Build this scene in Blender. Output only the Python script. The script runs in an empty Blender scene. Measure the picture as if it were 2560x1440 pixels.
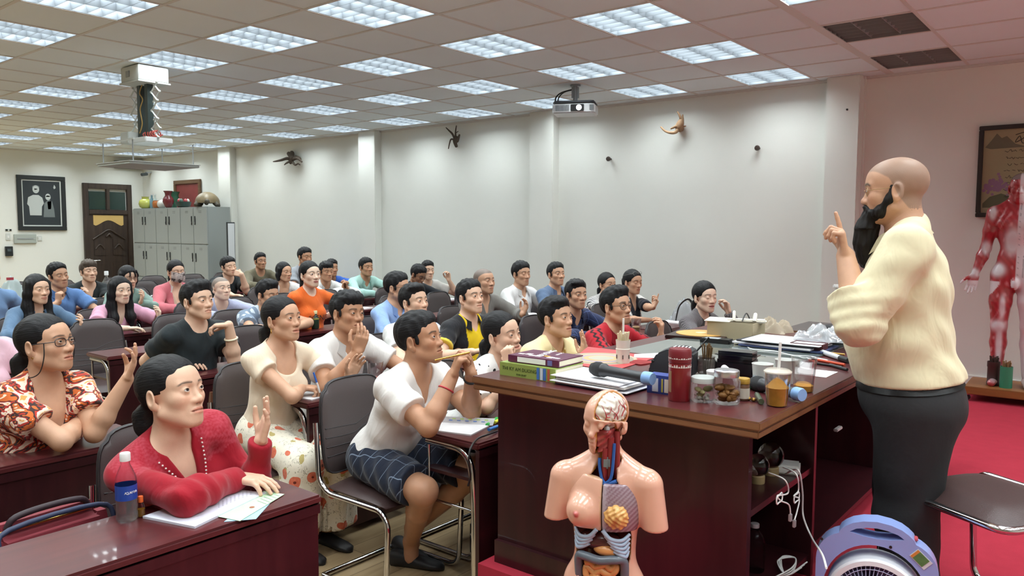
import bpy, bmesh, math, random
import numpy as np
from mathutils import Vector, Matrix
random.seed(7); RNG = np.random.default_rng(7)
PI = math.pi; R = math.radians
SC = bpy.context.scene; COL = SC.collection
# ---------------------------------------------------------------- camera
FPX, YAW, PITCH, ROLL = 1938.0, 2.24967528, -0.0754192096, 0.00384919
CAM = np.array([3.57339, -4.26746, 1.62])
_F = np.array([math.cos(YAW)*math.cos(PITCH), math.sin(YAW)*math.cos(PITCH), math.sin(PITCH)])
_r = np.array([math.sin(YAW), -math.cos(YAW), 0.0]); _u = np.cross(_r, _F)
_R = math.cos(ROLL)*_r + math.sin(ROLL)*_u; _U = -math.sin(ROLL)*_r + math.cos(ROLL)*_u
def ray(px, py): return (_F*FPX + _R*(px-1280) - _U*(py-720))/FPX
def at_x(px, py, x): d = ray(px, py); return CAM + (x-CAM[0])/d[0]*d
def at_y(px, py, y): d = ray(px, py); return CAM + (y-CAM[1])/d[1]*d
def at_z(px, py, z): d = ray(px, py); return CAM + (z-CAM[2])/d[2]*d
def at_d(px, py, t): return CAM + t*ray(px, py)
RT = np.array([_r[0], _r[1], 0.0]); UP = np.array([0, 0, 1.0]); TC = np.array([-math.cos(YAW), -math.sin(YAW), 0.0])
def rut(a, b, c):                      # direction: right / up / toward the viewer's side of the room
    v = a*RT + b*UP + c*TC; return v/np.linalg.norm(v)
cam = bpy.data.cameras.new('camera'); co = bpy.data.objects.new('camera', cam); COL.objects.link(co)
cam.sensor_width = 36; cam.lens = FPX/2560*36; cam.clip_start = .05; cam.clip_end = 100
M = Matrix(((_R[0], _U[0], -_F[0], CAM[0]), (_R[1], _U[1], -_F[1], CAM[1]), (_R[2], _U[2], -_F[2], CAM[2]), (0, 0, 0, 1)))
co.matrix_world = M; SC.camera = co
# ---------------------------------------------------------------- materials
def lin(c):
    if isinstance(c, str): c = tuple(int(c[i:i+2], 16)/255 for i in (0, 2, 4))
    return tuple(((x+.055)/1.055)**2.4 if x > .04045 else x/12.92 for x in c[:3])
MATS = {}
def nodes(m):
    m.use_nodes = True; nt = m.node_tree
    return nt, nt.nodes, nt.links, nt.nodes['Principled BSDF']
def setp(b, **k):
    for n, v in k.items():
        n = {'rough': 'Roughness', 'metal': 'Metallic', 'spec': 'Specular IOR Level', 'trans': 'Transmission Weight', 'ior': 'IOR', 'alpha': 'Alpha', 'coat': 'Coat Weight', 'sheen': 'Sheen Weight', 'em': 'Emission Strength', 'sss': 'Subsurface Weight'}[n]
        b.inputs[n].default_value = v
def mat(name, col, bump=0, bscale=60, var=0, vscale=8, stretch=None, em=None, **k):
    if name in MATS: return MATS[name]
    m = bpy.data.materials.new(name); MATS[name] = m
    nt, N, L, b = nodes(m); c = lin(col)
    b.inputs['Base Color'].default_value = (*c, 1); setp(b, **{**dict(rough=.5), **k})
    m.diffuse_color = (*c, 1)
    if em is not None: b.inputs['Emission Color'].default_value = (*lin(em[0]), 1); b.inputs['Emission Strength'].default_value = em[1]
    if bump or var:
        tc = N.new('ShaderNodeTexCoord'); mp = N.new('ShaderNodeMapping'); L.new(tc.outputs['Object'], mp.inputs[0])
        if stretch: mp.inputs['Scale'].default_value = stretch
    if var:
        nz = N.new('ShaderNodeTexNoise'); nz.inputs['Scale'].default_value = vscale; nz.inputs['Detail'].default_value = 5; L.new(mp.outputs[0], nz.inputs['Vector'])
        mx = N.new('ShaderNodeMix'); mx.data_type = 'RGBA'; L.new(nz.outputs[0], mx.inputs[0])
        mx.inputs[6].default_value = (*[max(0, x*(1-var)) for x in c], 1); mx.inputs[7].default_value = (*[min(1, x*(1+var)) for x in c], 1)
        L.new(mx.outputs[2], b.inputs['Base Color'])
    if bump:
        nz = N.new('ShaderNodeTexNoise'); nz.inputs['Scale'].default_value = bscale; nz.inputs['Detail'].default_value = 3; L.new(mp.outputs[0], nz.inputs['Vector'])
        bp = N.new('ShaderNodeBump'); bp.inputs['Strength'].default_value = bump; bp.inputs['Distance'].default_value = .01
        L.new(nz.outputs[0], bp.inputs['Height']); L.new(bp.outputs[0], b.inputs['Normal'])
    return m
def ramp(N, stops, interp='CONSTANT'):
    r = N.new('ShaderNodeValToRGB'); e = r.color_ramp; e.interpolation = interp
    while len(e.elements) < len(stops): e.elements.new(.5)
    for el, (p, c) in zip(e.elements, stops): el.position = p; el.color = (*lin(c), 1)
    return r
def math_n(N, L, op, a, b=None):
    n = N.new('ShaderNodeMath'); n.operation = op
    for i, v in enumerate((a, b)):
        if v is None: continue
        if hasattr(v, 'is_linked') or hasattr(v, 'links'): L.new(v, n.inputs[i])
        else: n.inputs[i].default_value = v
    return n.outputs[0]
# ---------------------------------------------------------------- object helpers
def link(o, parent=None):
    COL.objects.link(o)
    if parent is not None: o.parent = parent
    return o
def tag(o, label=None, cat=None, group=None, kind=None):
    if label: o['label'] = label
    if cat: o['category'] = cat
    if group: o['group'] = group
    if kind: o['kind'] = kind
    return o
def empty(name, loc=(0, 0, 0), rz=0, label=None, cat=None, group=None):
    o = bpy.data.objects.new(name, None); o.empty_display_size = .05; COL.objects.link(o)
    o.location = loc; o.rotation_euler = (0, 0, rz); return tag(o, label, cat, group)
def shade(me, ang=None):
    me.polygons.foreach_set('use_smooth', [True]*len(me.polygons))
    if ang is not None:
        try: me.set_sharp_from_angle(angle=R(ang))
        except Exception: pass
def obj(name, bm, m, parent=None, smooth=35, label=None):
    if isinstance(bm, bmesh.types.BMesh):
        bmesh.ops.recalc_face_normals(bm, faces=bm.faces)
        me = bpy.data.meshes.new(name); bm.to_mesh(me); bm.free()
    else: me = bm
    for x in (m if isinstance(m, (list, tuple)) else [m]): me.materials.append(x)
    if smooth is not None: shade(me, smooth)
    o = link(bpy.data.objects.new(name, me), parent)
    if label: o['label'] = label
    return o
def B(): return bmesh.new()
def add(bm, verts, faces, mi=0, mx=None):
    vs = [bm.verts.new(mx @ Vector(v) if mx is not None else v) for v in verts]
    for f in faces:
        try: fc = bm.faces.new([vs[i] for i in f]); fc.material_index = mi
        except ValueError: pass
    return vs
def box(bm, c, s, mi=0, mx=None, bev=0):
    x, y, z = c; a, b, d = s[0]/2, s[1]/2, s[2]/2
    t = bmesh.new()
    vs = [t.verts.new((x+i*a, y+j*b, z+k*d)) for i in (-1, 1) for j in (-1, 1) for k in (-1, 1)]
    for f in ((0, 1, 3, 2), (4, 6, 7, 5), (0, 4, 5, 1), (2, 3, 7, 6), (0, 2, 6, 4), (1, 5, 7, 3)): t.faces.new([vs[i] for i in f])
    if bev: bmesh.ops.bevel(t, geom=t.edges[:], offset=min(bev, min(s)*.45), segments=2, affect='EDGES', clamp_overlap=True)
    merge(bm, t, mi, mx)
def merge(bm, t, mi=0, mx=None):
    t.verts.ensure_lookup_table(); mp = {}
    for v in t.verts: mp[v] = bm.verts.new(mx @ v.co if mx is not None else v.co)
    for f in t.faces:
        try: g = bm.faces.new([mp[v] for v in f.verts]); g.material_index = mi
        except ValueError: pass
    t.free()
def lathe(bm, prof, c=(0, 0, 0), seg=32, mi=0, mx=None, cap=True):
    x, y, z = c; rings = []
    for r, h in prof:
        rings.append([(x+r*math.cos(2*PI*i/seg), y+r*math.sin(2*PI*i/seg), z+h) for i in range(seg)])
    vs = [v for r in rings for v in r]; fs = []
    for k in range(len(rings)-1):
        for i in range(seg): j = (i+1) % seg; fs.append((k*seg+i, k*seg+j, (k+1)*seg+j, (k+1)*seg+i))
    if cap: fs.append(tuple(range(seg))[::-1]); fs.append(tuple((len(rings)-1)*seg+i for i in range(seg)))
    add(bm, vs, fs, mi, mx)
def smoothpath(pts, n=6):
    P = [np.array(p, float) for p in pts]; out = []
    for i in range(len(P)-1):
        a, b, c, d = P[max(i-1, 0)], P[i], P[i+1], P[min(i+2, len(P)-1)]
        for t in np.linspace(0, 1, n, endpoint=False):
            out.append(.5*((2*b)+(c-a)*t+(2*a-5*b+4*c-d)*t*t+(3*b-a-3*c+d)*t**3))
    out.append(P[-1]); return out
def tube(bm, pts, r, seg=10, mi=0, smooth=0, cap=True, mx=None, flat=1):
    P = smoothpath(pts, smooth) if smooth else [np.array(p, float) for p in pts]
    n = len(P); rr = r if isinstance(r, (list, tuple)) else None
    T = []
    for i in range(n):
        t = P[min(i+1, n-1)]-P[max(i-1, 0)]; T.append(t/(np.linalg.norm(t)+1e-9))
    up = np.array([0, 0, 1.0]) if abs(T[0][2]) < .9 else np.array([1.0, 0, 0])
    nrm = np.cross(T[0], up); nrm /= np.linalg.norm(nrm); vs = []; fs = []
    for i in range(n):
        nrm = nrm-T[i]*(nrm@T[i]); nrm /= np.linalg.norm(nrm)+1e-9; bn = np.cross(T[i], nrm)
        q = r if rr is None else np.interp(i/(n-1), np.linspace(0, 1, len(rr)), rr)
        for k in range(seg):
            a = 2*PI*k/seg; vs.append(tuple(P[i]+q*(math.cos(a)*nrm+flat*math.sin(a)*bn)))
    for i in range(n-1):
        for k in range(seg): j = (k+1) % seg; fs.append((i*seg+k, i*seg+j, (i+1)*seg+j, (i+1)*seg+k))
    if cap: fs.append(tuple(range(seg))[::-1]); fs.append(tuple((n-1)*seg+k for k in range(seg)))
    add(bm, vs, fs, mi, mx)
def round_corners(pts, rad, n=5):          # polyline with filleted bends
    P = [np.array(p, float) for p in pts]; out = [P[0]]
    for i in range(1, len(P)-1):
        a = P[i-1]-P[i]; b = P[i+1]-P[i]; la, lb = np.linalg.norm(a), np.linalg.norm(b); r_ = min(rad, la*.45, lb*.45)
        s, e = P[i]+a/la*r_, P[i]+b/lb*r_
        for t in np.linspace(0, 1, n): out.append((1-t)**2*s+2*t*(1-t)*P[i]+t*t*e)
    out.append(P[-1]); return out
def prism(bm, poly, z0, z1, mi=0, mx=None):
    n = len(poly); vs = [(x, y, z0) for x, y in poly]+[(x, y, z1) for x, y in poly]
    add(bm, vs, [tuple(range(n))[::-1], tuple(range(n, 2*n))]+[(i, (i+1) % n, n+(i+1) % n, n+i) for i in range(n)], mi, mx)
def ball(bm, c, r, seg=16, mi=0, mx=None):
    r = (r, r, r) if not isinstance(r, (tuple, list)) else r; vs = []; fs = []; ring = seg//2
    for i in range(ring+1):
        for k in range(seg):
            t, a = PI*i/ring, 2*PI*k/seg
            vs.append((c[0]+r[0]*math.sin(t)*math.cos(a), c[1]+r[1]*math.sin(t)*math.sin(a), c[2]+r[2]*math.cos(t)))
    for i in range(ring):
        for k in range(seg): j = (k+1) % seg; fs.append((i*seg+k, (i+1)*seg+k, (i+1)*seg+j, i*seg+j))
    t = bmesh.new(); add(t, vs, fs); bmesh.ops.remove_doubles(t, verts=t.verts, dist=1e-6); merge(bm, t, mi, mx)
def axes(fx, up=(0, 0, 1), loc=(0, 0, 0)):
    x = Vector(fx).normalized(); y = Vector(up).cross(x).normalized(); z = x.cross(y)
    return Matrix(((x[0], y[0], z[0], loc[0]), (x[1], y[1], z[1], loc[1]), (x[2], y[2], z[2], loc[2]), (0, 0, 0, 1)))
def TR(loc=(0, 0, 0), rz=0, rx=0, ry=0): return Matrix.Translation(Vector(loc)) @ Matrix.Rotation(rz, 4, 'Z') @ Matrix.Rotation(ry, 4, 'Y') @ Matrix.Rotation(rx, 4, 'X')
def copy_tree(o, parent=None):
    c = o.copy(); COL.objects.link(c)
    if parent is not None: c.parent = parent
    for ch in [x for x in o.children]: copy_tree(ch, c)
    return c
def text(body, m, size, mx, parent=None, name='lettering', ext=.0004, align='CENTER'):
    cu = bpy.data.curves.new(name, 'FONT'); cu.body = body; cu.size = size; cu.extrude = ext; cu.align_x = align; cu.align_y = 'CENTER'; cu.resolution_u = 3
    t = bpy.data.objects.new(name, cu); dg = bpy.context.evaluated_depsgraph_get()
    COL.objects.link(t); dg.update(); me = bpy.data.meshes.new_from_object(t.evaluated_get(dg)); bpy.data.objects.remove(t)
    me.transform(mx); me.materials.clear(); me.materials.append(m)
    return link(bpy.data.objects.new(name, me), parent)
# ---------------------------------------------------------------- implicit surfaces -> meshes
f32 = np.float32
def A(*v): return np.array(v, f32)
def ell(p, c, r, Mx=None):
    q = p-np.asarray(c, f32)
    if Mx is not None: q = q @ np.asarray(Mx, f32)
    r = np.asarray(r, f32); k0 = np.sqrt(((q/r)**2).sum(-1)); k1 = np.sqrt(((q/(r*r))**2).sum(-1))+1e-9
    return k0*(k0-1)/k1
def cap(p, a, b, ra, rb=None):
    rb = ra if rb is None else rb
    a = np.asarray(a, f32); b = np.asarray(b, f32); ba = b-a; pa = p-a
    h = np.clip(pa @ ba/(ba @ ba+1e-9), 0, 1)
    d = pa-h[..., None]*ba
    return np.sqrt((d*d).sum(-1))-(ra+(rb-ra)*h).astype(f32)
def sph(p, c, r): d = p-np.asarray(c, f32); return np.sqrt((d*d).sum(-1))-f32(r)
def rbox(p, c, half, rr, Mx=None):
    q = p-np.asarray(c, f32)
    if Mx is not None: q = q @ np.asarray(Mx, f32)
    q = np.abs(q)-(np.asarray(half, f32)-rr)
    return np.sqrt((np.maximum(q, 0)**2).sum(-1))+np.minimum(q.max(-1), 0)-f32(rr)
def smin(a, b, k):
    h = np.clip(.5+.5*(b-a)/k, 0, 1).astype(f32); return b+(a-b)*h-f32(k)*h*(1-h)
def smax(a, b, k): return -smin(-a, -b, k)
def chain(p, pts, rs, k=.01):
    d = None
    for i in range(len(pts)-1):
        e = cap(p, pts[i], pts[i+1], rs[i], rs[i+1]); d = e if d is None else smin(d, e, k)
    return d
_E = [(a, b) for a in range(8) for b in range(a+1, 8) if bin(a ^ b).count('1') == 1]
_O = np.array([[(i >> 2) & 1, (i >> 1) & 1, i & 1] for i in range(8)])
def mesh_sdf(fn, lo, hi, h, newton=1):
    lo = np.array(lo, float); n = np.ceil((np.array(hi)-lo)/h/4).astype(int)+1
    cx = [lo[i]+4*h*np.arange(n[i]+1) for i in range(3)]
    G = np.stack(np.meshgrid(*cx, indexing='ij'), -1).astype(f32); D0 = fn(G.reshape(-1, 3)).reshape(G.shape[:3])
    mn = D0[:-1, :-1, :-1].copy(); mx = mn.copy()
    for o in _O[1:]:
        s = D0[o[0]:n[0]+o[0], o[1]:n[1]+o[1], o[2]:n[2]+o[2]]; mn = np.minimum(mn, s); mx = np.maximum(mx, s)
    act = (mn < 4.4*h) & (mx > -4.4*h)
    D = np.where(np.repeat(np.repeat(np.repeat(mn > 0, 4, 0), 4, 1), 4, 2), f32(1), f32(-1)).astype(f32)
    D = np.pad(D, ((0, 1),)*3, mode='edge')
    need = np.zeros(D.shape, bool); bl = np.argwhere(act)
    o5 = np.stack(np.meshgrid(*[np.arange(5)]*3, indexing='ij'), -1).reshape(-1, 3)
    idx = (bl[:, None, :]*4+o5[None]).reshape(-1, 3); need[idx[:, 0], idx[:, 1], idx[:, 2]] = True
    ii = np.argwhere(need); pts = (lo+ii*h).astype(f32)
    for s in range(0, len(pts), 60000): q = ii[s:s+60000]; D[q[:, 0], q[:, 1], q[:, 2]] = fn(pts[s:s+60000])
    D[[0, -1]] = np.maximum(D[[0, -1]], 1e-4); D[:, [0, -1]] = np.maximum(D[:, [0, -1]], 1e-4); D[:, :, [0, -1]] = np.maximum(D[:, :, [0, -1]], 1e-4)
    S = D < 0; sh = np.array(D.shape)-1
    cnt = np.zeros(sh, np.int8)
    for o in _O: cnt += S[o[0]:sh[0]+o[0], o[1]:sh[1]+o[1], o[2]:sh[2]+o[2]]
    cells = np.argwhere((cnt > 0) & (cnt < 8))
    if len(cells) == 0: return np.zeros((0, 3)), []
    vid = -np.ones(sh, np.int64); vid[cells[:, 0], cells[:, 1], cells[:, 2]] = np.arange(len(cells))
    cv = np.stack([D[cells[:, 0]+o[0], cells[:, 1]+o[1], cells[:, 2]+o[2]] for o in _O], 1)
    acc = np.zeros((len(cells), 3)); c = np.zeros(len(cells))
    for a, b in _E:
        m = (cv[:, a] < 0) != (cv[:, b] < 0); t = cv[:, a]/(cv[:, a]-cv[:, b]+1e-12)
        P_ = _O[a]+t[:, None]*(_O[b]-_O[a]); acc[m] += P_[m]; c[m] += 1
    V = lo+(cells+acc/c[:, None])*h
    F_ = []
    for ax in range(3):
        u, v = (ax+1) % 3, (ax+2) % 3
        sl = [slice(1, -1)]*3; sl[ax] = slice(0, -1); s2 = list(sl); s2[ax] = slice(1, None)
        a, b = S[tuple(sl)], S[tuple(s2)]; e = np.argwhere(a != b); 
        if len(e) == 0: continue
        flip = a[e[:, 0], e[:, 1], e[:, 2]]
        off = np.ones(3, int); off[ax] = 0; e = e+off
        du = np.zeros(3, int); du[u] = 1; dv = np.zeros(3, int); dv[v] = 1
        g = lambda q: vid[q[:, 0], q[:, 1], q[:, 2]]
        Q = np.stack([g(e-du-dv), g(e-dv), g(e), g(e-du)], 1); Q[~flip] = Q[~flip][:, ::-1]
        F_.append(Q[(Q >= 0).all(1)])
    F_ = np.concatenate(F_)
    for _ in range(newton):
        Vf = V.astype(f32); d = fn(Vf); e = f32(h*.35)
        g = np.stack([fn(Vf+np.eye(3, dtype=f32)[i]*e)-fn(Vf-np.eye(3, dtype=f32)[i]*e) for i in range(3)], 1)/(2*e)
        g2 = (g*g).sum(1); st = np.clip(d/np.maximum(g2, .25), -h*.6, h*.6); V = V-st[:, None]*g
    return V, F_
def pymesh(name, parts, attrs=None):
    """parts: list of (V, quads, material index); attrs: {name: (type, list of per-part arrays)}"""
    Vs = []; Fs = []; mi = []; nv = 0
    for V, F_, m in parts:
        if len(V) == 0: continue
        Vs.append(V); Fs.append(np.asarray(F_)+nv); mi.append(np.full(len(F_), m, np.int32)); nv += len(V)
    V = np.concatenate(Vs).astype(f32); Q = np.concatenate(Fs).astype(np.int32); mi = np.concatenate(mi)
    me = bpy.data.meshes.new(name); me.vertices.add(len(V)); me.vertices.foreach_set('co', V.ravel())
    me.loops.add(len(Q)*4); me.loops.foreach_set('vertex_index', Q.ravel())
    me.polygons.add(len(Q)); me.polygons.foreach_set('loop_start', np.arange(0, len(Q)*4, 4, dtype=np.int32))
    me.polygons.foreach_set('material_index', mi)
    for k, (typ, arrs) in (attrs or {}).items():
        a = me.attributes.new(k, typ, 'POINT'); x = np.concatenate([q for q in arrs if len(q)])
        if typ == 'FLOAT_COLOR': x = np.concatenate([x, np.ones((len(x), 1))], 1); a.data.foreach_set('color', x.astype(f32).ravel())
        else: a.data.foreach_set('vector', x.astype(f32).ravel())
    me.update(calc_edges=True); me.validate(); return me
# ---------------------------------------------------------------- people
def attr_mat(name, rough=.5, bump=.15, bscale=300, var=.12, vscale=40, **k):
    if name in MATS: return MATS[name]
    m = bpy.data.materials.new(name); MATS[name] = m; nt, N, L, b = nodes(m); setp(b, rough=rough, **k)
    at = N.new('ShaderNodeAttribute'); at.attribute_name = 'Col'; tc = N.new('ShaderNodeTexCoord')
    nz = N.new('ShaderNodeTexNoise'); nz.inputs['Scale'].default_value = vscale; nz.inputs['Detail'].default_value = 4; L.new(tc.outputs['Object'], nz.inputs['Vector'])
    v = math_n(N, L, 'ADD', math_n(N, L, 'MULTIPLY', nz.outputs[0], var*2), 1-var)
    mx = N.new('ShaderNodeMix'); mx.data_type = 'RGBA'; mx.blend_type = 'MULTIPLY'; mx.inputs[0].default_value = 1
    L.new(at.outputs['Color'], mx.inputs[6]); L.new(v, mx.inputs[7]); L.new(mx.outputs[2], b.inputs['Base Color'])
    if bump:
        n2 = N.new('ShaderNodeTexNoise'); n2.inputs['Scale'].default_value = bscale; L.new(tc.outputs['Object'], n2.inputs['Vector'])
        bp = N.new('ShaderNodeBump'); bp.inputs['Strength'].default_value = bump; bp.inputs['Distance'].default_value = .002; L.new(n2.outputs[0], bp.inputs['Height']); L.new(bp.outputs[0], b.inputs['Normal'])
    return m
SKIN = attr_mat('skin', .48, .12, 350, .1, 30, spec=.4)
EYE = attr_mat('eye', .12, 0, 1, .02, 10)
def hair_mat(name, col, rough=.5):
    if name in MATS: return MATS[name]
    m = bpy.data.materials.new(name); MATS[name] = m; nt, N, L, b = nodes(m); setp(b, rough=rough, spec=.22)
    at = N.new('ShaderNodeAttribute'); at.attribute_name = 'pc'
    mp = N.new('ShaderNodeMapping'); mp.inputs['Scale'].default_value = (160, 160, 14); L.new(at.outputs['Vector'], mp.inputs[0])
    nz = N.new('ShaderNodeTexNoise'); nz.inputs['Scale'].default_value = 1; nz.inputs['Detail'].default_value = 3; L.new(mp.outputs[0], nz.inputs['Vector'])
    c = lin(col); r = N.new('ShaderNodeMix'); r.data_type = 'RGBA'; r.inputs[6].default_value = (*[x*.45 for x in c], 1); r.inputs[7].default_value = (*[min(1, x*1.7) for x in c], 1)
    L.new(nz.outputs[0], r.inputs[0]); L.new(r.outputs[2], b.inputs['Base Color'])
    bp = N.new('ShaderNodeBump'); bp.inputs['Strength'].default_value = .55; bp.inputs['Distance'].default_value = .004; L.new(nz.outputs[0], bp.inputs['Height']); L.new(bp.outputs[0], b.inputs['Normal'])
    return m
HAIR = {'black': hair_mat('hair_black', '161517'), 'brown': hair_mat('hair_brown', '3a2f2a'), 'tip': hair_mat('hair_light', '4a4038'), 'beard': hair_mat('hair_beard', '1a1716', .55)}
def cloth(name, kind, cols, sc=1.0, rough=.8, bump=.25):
    """fabric whose woven or printed pattern lives in the wearer's own coordinates"""
    if name in MATS: return MATS[name]
    m = bpy.data.materials.new(name); MATS[name] = m; nt, N, L, b = nodes(m); setp(b, rough=rough, spec=.2, sheen=.15)
    at = N.new('ShaderNodeAttribute'); at.attribute_name = 'pc'; P = at.outputs['Vector']
    sx = N.new('ShaderNodeSeparateXYZ'); L.new(P, sx.inputs[0]); X, Y, Z = sx.outputs
    def mixc(f, a, c):
        r = N.new('ShaderNodeMix'); r.data_type = 'RGBA'; L.new(f, r.inputs[0])
        for i, v in ((6, a), (7, c)):
            if isinstance(v, (str, tuple)): r.inputs[i].default_value = (*lin(v), 1)
            else: L.new(v, r.inputs[i])
        return r.outputs[2]
    def band(src, per, duty, ph=0): return math_n(N, L, 'LESS_THAN', math_n(N, L, 'FRACT', math_n(N, L, 'ADD', math_n(N, L, 'MULTIPLY', src, 1/per), ph)), duty)
    def vor(scale, out='Distance', wob=0):
        v = N.new('ShaderNodeTexVoronoi'); v.inputs['Scale'].default_value = scale; s = P
        if wob:
            nz = N.new('ShaderNodeTexNoise'); nz.inputs['Scale'].default_value = scale*.8; L.new(P, nz.inputs['Vector'])
            vm = N.new('ShaderNodeVectorMath'); vm.operation = 'MULTIPLY_ADD'; L.new(nz.outputs['Color'], vm.inputs[0]); vm.inputs[1].default_value = (wob,)*3; L.new(P, vm.inputs[2]); s = vm.outputs[0]
        L.new(s, v.inputs['Vector']); return v.outputs[out]
    out = None
    if kind == 'hstripe': out = mixc(band(Z, .022*sc, cols[2] if len(cols) > 2 else .5), cols[0], cols[1])
    elif kind == 'vstripe': out = mixc(band(Y, .02*sc, .5), cols[0], cols[1])
    elif kind == 'plaid':
        out = mixc(band(Y, .045*sc, cols[2]), cols[0], cols[1]); c2 = mixc(band(Y, .045*sc, cols[2]), cols[1], cols[1])
        out = mixc(band(Z, .045*sc, cols[2]), out, c2)
    elif kind == 'shortplaid':
        g = math_n(N, L, 'MAXIMUM', band(Y, .062, .04), band(X, .062, .04)); out = mixc(g, cols[0], cols[1])
    elif kind == 'dots': out = mixc(math_n(N, L, 'LESS_THAN', vor(34*sc, wob=.02), .27), cols[0], cols[1])
    elif kind == 'leaf':
        r = ramp(N, [(0, cols[0]), (.2, cols[1]), (.36, cols[2]), (.5, cols[3]), (.62, cols[4]), (.74, cols[0]), (.86, cols[5])])
        sp = N.new('ShaderNodeSeparateColor'); mp = N.new('ShaderNodeMapping'); mp.inputs['Scale'].default_value = (1, .8, 1.4); mp.inputs['Rotation'].default_value = (.6, .3, .5)
        nz = N.new('ShaderNodeTexNoise'); nz.inputs['Scale'].default_value = 8.5; nz.inputs['Distortion'].default_value = 2.6; nz.inputs['Detail'].default_value = 2
        L.new(P, mp.inputs[0]); L.new(mp.outputs[0], nz.inputs['Vector'])
        f = math_n(N, L, 'MULTIPLY', math_n(N, L, 'SUBTRACT', nz.outputs[0], .28), 2.3); L.new(f, r.inputs[0]); out = r.outputs[0]
    elif kind == 'flower':
        nz = N.new('ShaderNodeTexNoise'); nz.inputs['Scale'].default_value = 28; nz.inputs['Distortion'].default_value = 2; L.new(P, nz.inputs['Vector'])
        tw = math_n(N, L, 'LESS_THAN', math_n(N, L, 'ABSOLUTE', math_n(N, L, 'SUBTRACT', nz.outputs[0], .62)), .014)
        d = vor(10.5, wob=.045); pet = math_n(N, L, 'LESS_THAN', d, .34); core = math_n(N, L, 'LESS_THAN', d, .10)
        lf = math_n(N, L, 'LESS_THAN', vor(13, wob=.09), .17)
        out = mixc(tw, cols[0], cols[3]); out = mixc(lf, out, cols[2]); 
        n2 = N.new('ShaderNodeTexNoise'); n2.inputs['Scale'].default_value = 45; L.new(P, n2.inputs['Vector'])
        pc_ = mixc(n2.outputs[0], cols[1], 'e8896a'); out = mixc(pet, out, pc_); out = mixc(core, out, '6b2a1e')
    else:
        a2 = N.new('ShaderNodeAttribute'); a2.attribute_name = 'Col'; out = a2.outputs['Color']
    mp = N.new('ShaderNodeMapping'); mp.inputs['Scale'].default_value = (1, 1, .45); L.new(P, mp.inputs[0])
    nz = N.new('ShaderNodeTexNoise'); nz.inputs['Scale'].default_value = 11; nz.inputs['Detail'].default_value = 3; nz.inputs['Distortion'].default_value = .8; L.new(mp.outputs[0], nz.inputs['Vector'])
    v = math_n(N, L, 'ADD', math_n(N, L, 'MULTIPLY', nz.outputs[0], .16), .92)
    mx = N.new('ShaderNodeMix'); mx.data_type = 'RGBA'; mx.blend_type = 'MULTIPLY'; mx.inputs[0].default_value = 1; L.new(out, mx.inputs[6]); L.new(v, mx.inputs[7]); L.new(mx.outputs[2], b.inputs['Base Color'])
    bp = N.new('ShaderNodeBump'); bp.inputs['Strength'].default_value = bump*2; bp.inputs['Distance'].default_value = .02; L.new(nz.outputs[0], bp.inputs['Height']); L.new(bp.outputs[0], b.inputs['Normal'])
    return m
PLAIN = lambda: cloth('fabric', 'attr', None)
PANTS = mat('trouser_fabric', '23252c', rough=.85, bump=.2, bscale=25)
SHOE = mat('shoe_black', '17171a', rough=.5)
STEELGLASS = None
# ---- head, in its own frame (x forward, y left, z up; metres for an adult)
def head_sdf(q, S):
    w = S.get('w', 1.0); j = S.get('jaw', 1.0); fem = S.get('fem', False)
    p = q.copy(); p[:, 1] = np.abs(p[:, 1])/w
    d = ell(p, A(-.012, 0, .034), A(.098, .074, .084))
    d = smin(d, ell(p, A(.035, 0, .036), A(.054, .060, .056)), .03)
    d = smin(d, ell(p, A(.034, 0, -.038), A(.056, .056*j, .066)), .03)
    d = smin(d, cap(p, A(.004, .051*j, -.055), A(.062, .017, -.094), .020, .019), .025)
    d = smin(d, sph(p, A(.068, 0, -.094), .019 if not fem else .017), .022)
    d = smin(d, ell(p, A(.055, .040, -.020), A(.027, .022, .022)), .022)
    d = smin(d, cap(p, A(.080, .010, .021), A(.070, .042, .022), .010, .009), .018)           # brow
    d = smax(d, -ell(p, A(.095, .031, .005), A(.016, .019, .011)), .018)                      # eye socket
    n0 = cap(p, A(.081, 0, .012), A(.0985, 0, -.027), .0072, .0100)
    n0 = smin(n0, sph(p, A(.1005, 0, -.031), .0112), .008); n0 = smin(n0, ell(p, A(.092, .0130, -.034), A(.011, .0080, .0082)), .008)
    d = smin(d, n0, .012)
    d = smax(d, -sph(p, A(.097, .0065, -.0435), .0038), .004)                                 # nostril
    d = smin(d, ell(p, A(.074, 0, -.066), A(.020, .026, .020)), .018)                         # muzzle
    o = S.get('open', 0)*.006
    up = np.minimum(chain(p, [A(.0925, 0, -.0585), A(.0885, .013, -.0595), A(.078, .025, -.0645)], [.0058, .0056, .003], .004), 9)
    lo = chain(p, [A(.0905, 0, -.0695-o), A(.0875, .012, -.069-o), A(.078, .024, -.0655)], [.0070, .0062, .003], .004)
    d = smin(d, up, .005); d = smin(d, lo, .005)
    if S.get('fine', 1): d = smax(d, -chain(p, [A(.0985, 0, -.0638-o*.5), A(.0925, .013, -.0640-o*.5), A(.083, .025, -.0652)], [.0022+o*.6, .0022+o*.4, .0012], .002), .004)
    d = smin(d, sph(p, A(.0765, .0315, .004), .0146), .007)                                    # lids over the ball
    # ear
    E_ = np.array([[.94, .34, 0], [-.34, .94, 0], [0, 0, 1]], f32).T
    ear = ell(p, A(-.012, .079, -.006), A(.020, .0085, .032), E_); ear = smin(ear, ell(p, A(-.004, .075, -.030), A(.011, .008, .013)), .008)
    ear = smax(ear, -ell(p, A(-.008, .088, -.002), A(.0125, .008, .020), E_), .004)
    d = smin(d, ear, .009)
    return d*.95
def sm(x, a, b): t = np.clip((x-a)/(b-a), 0, 1); return t*t*(3-2*t)
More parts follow.
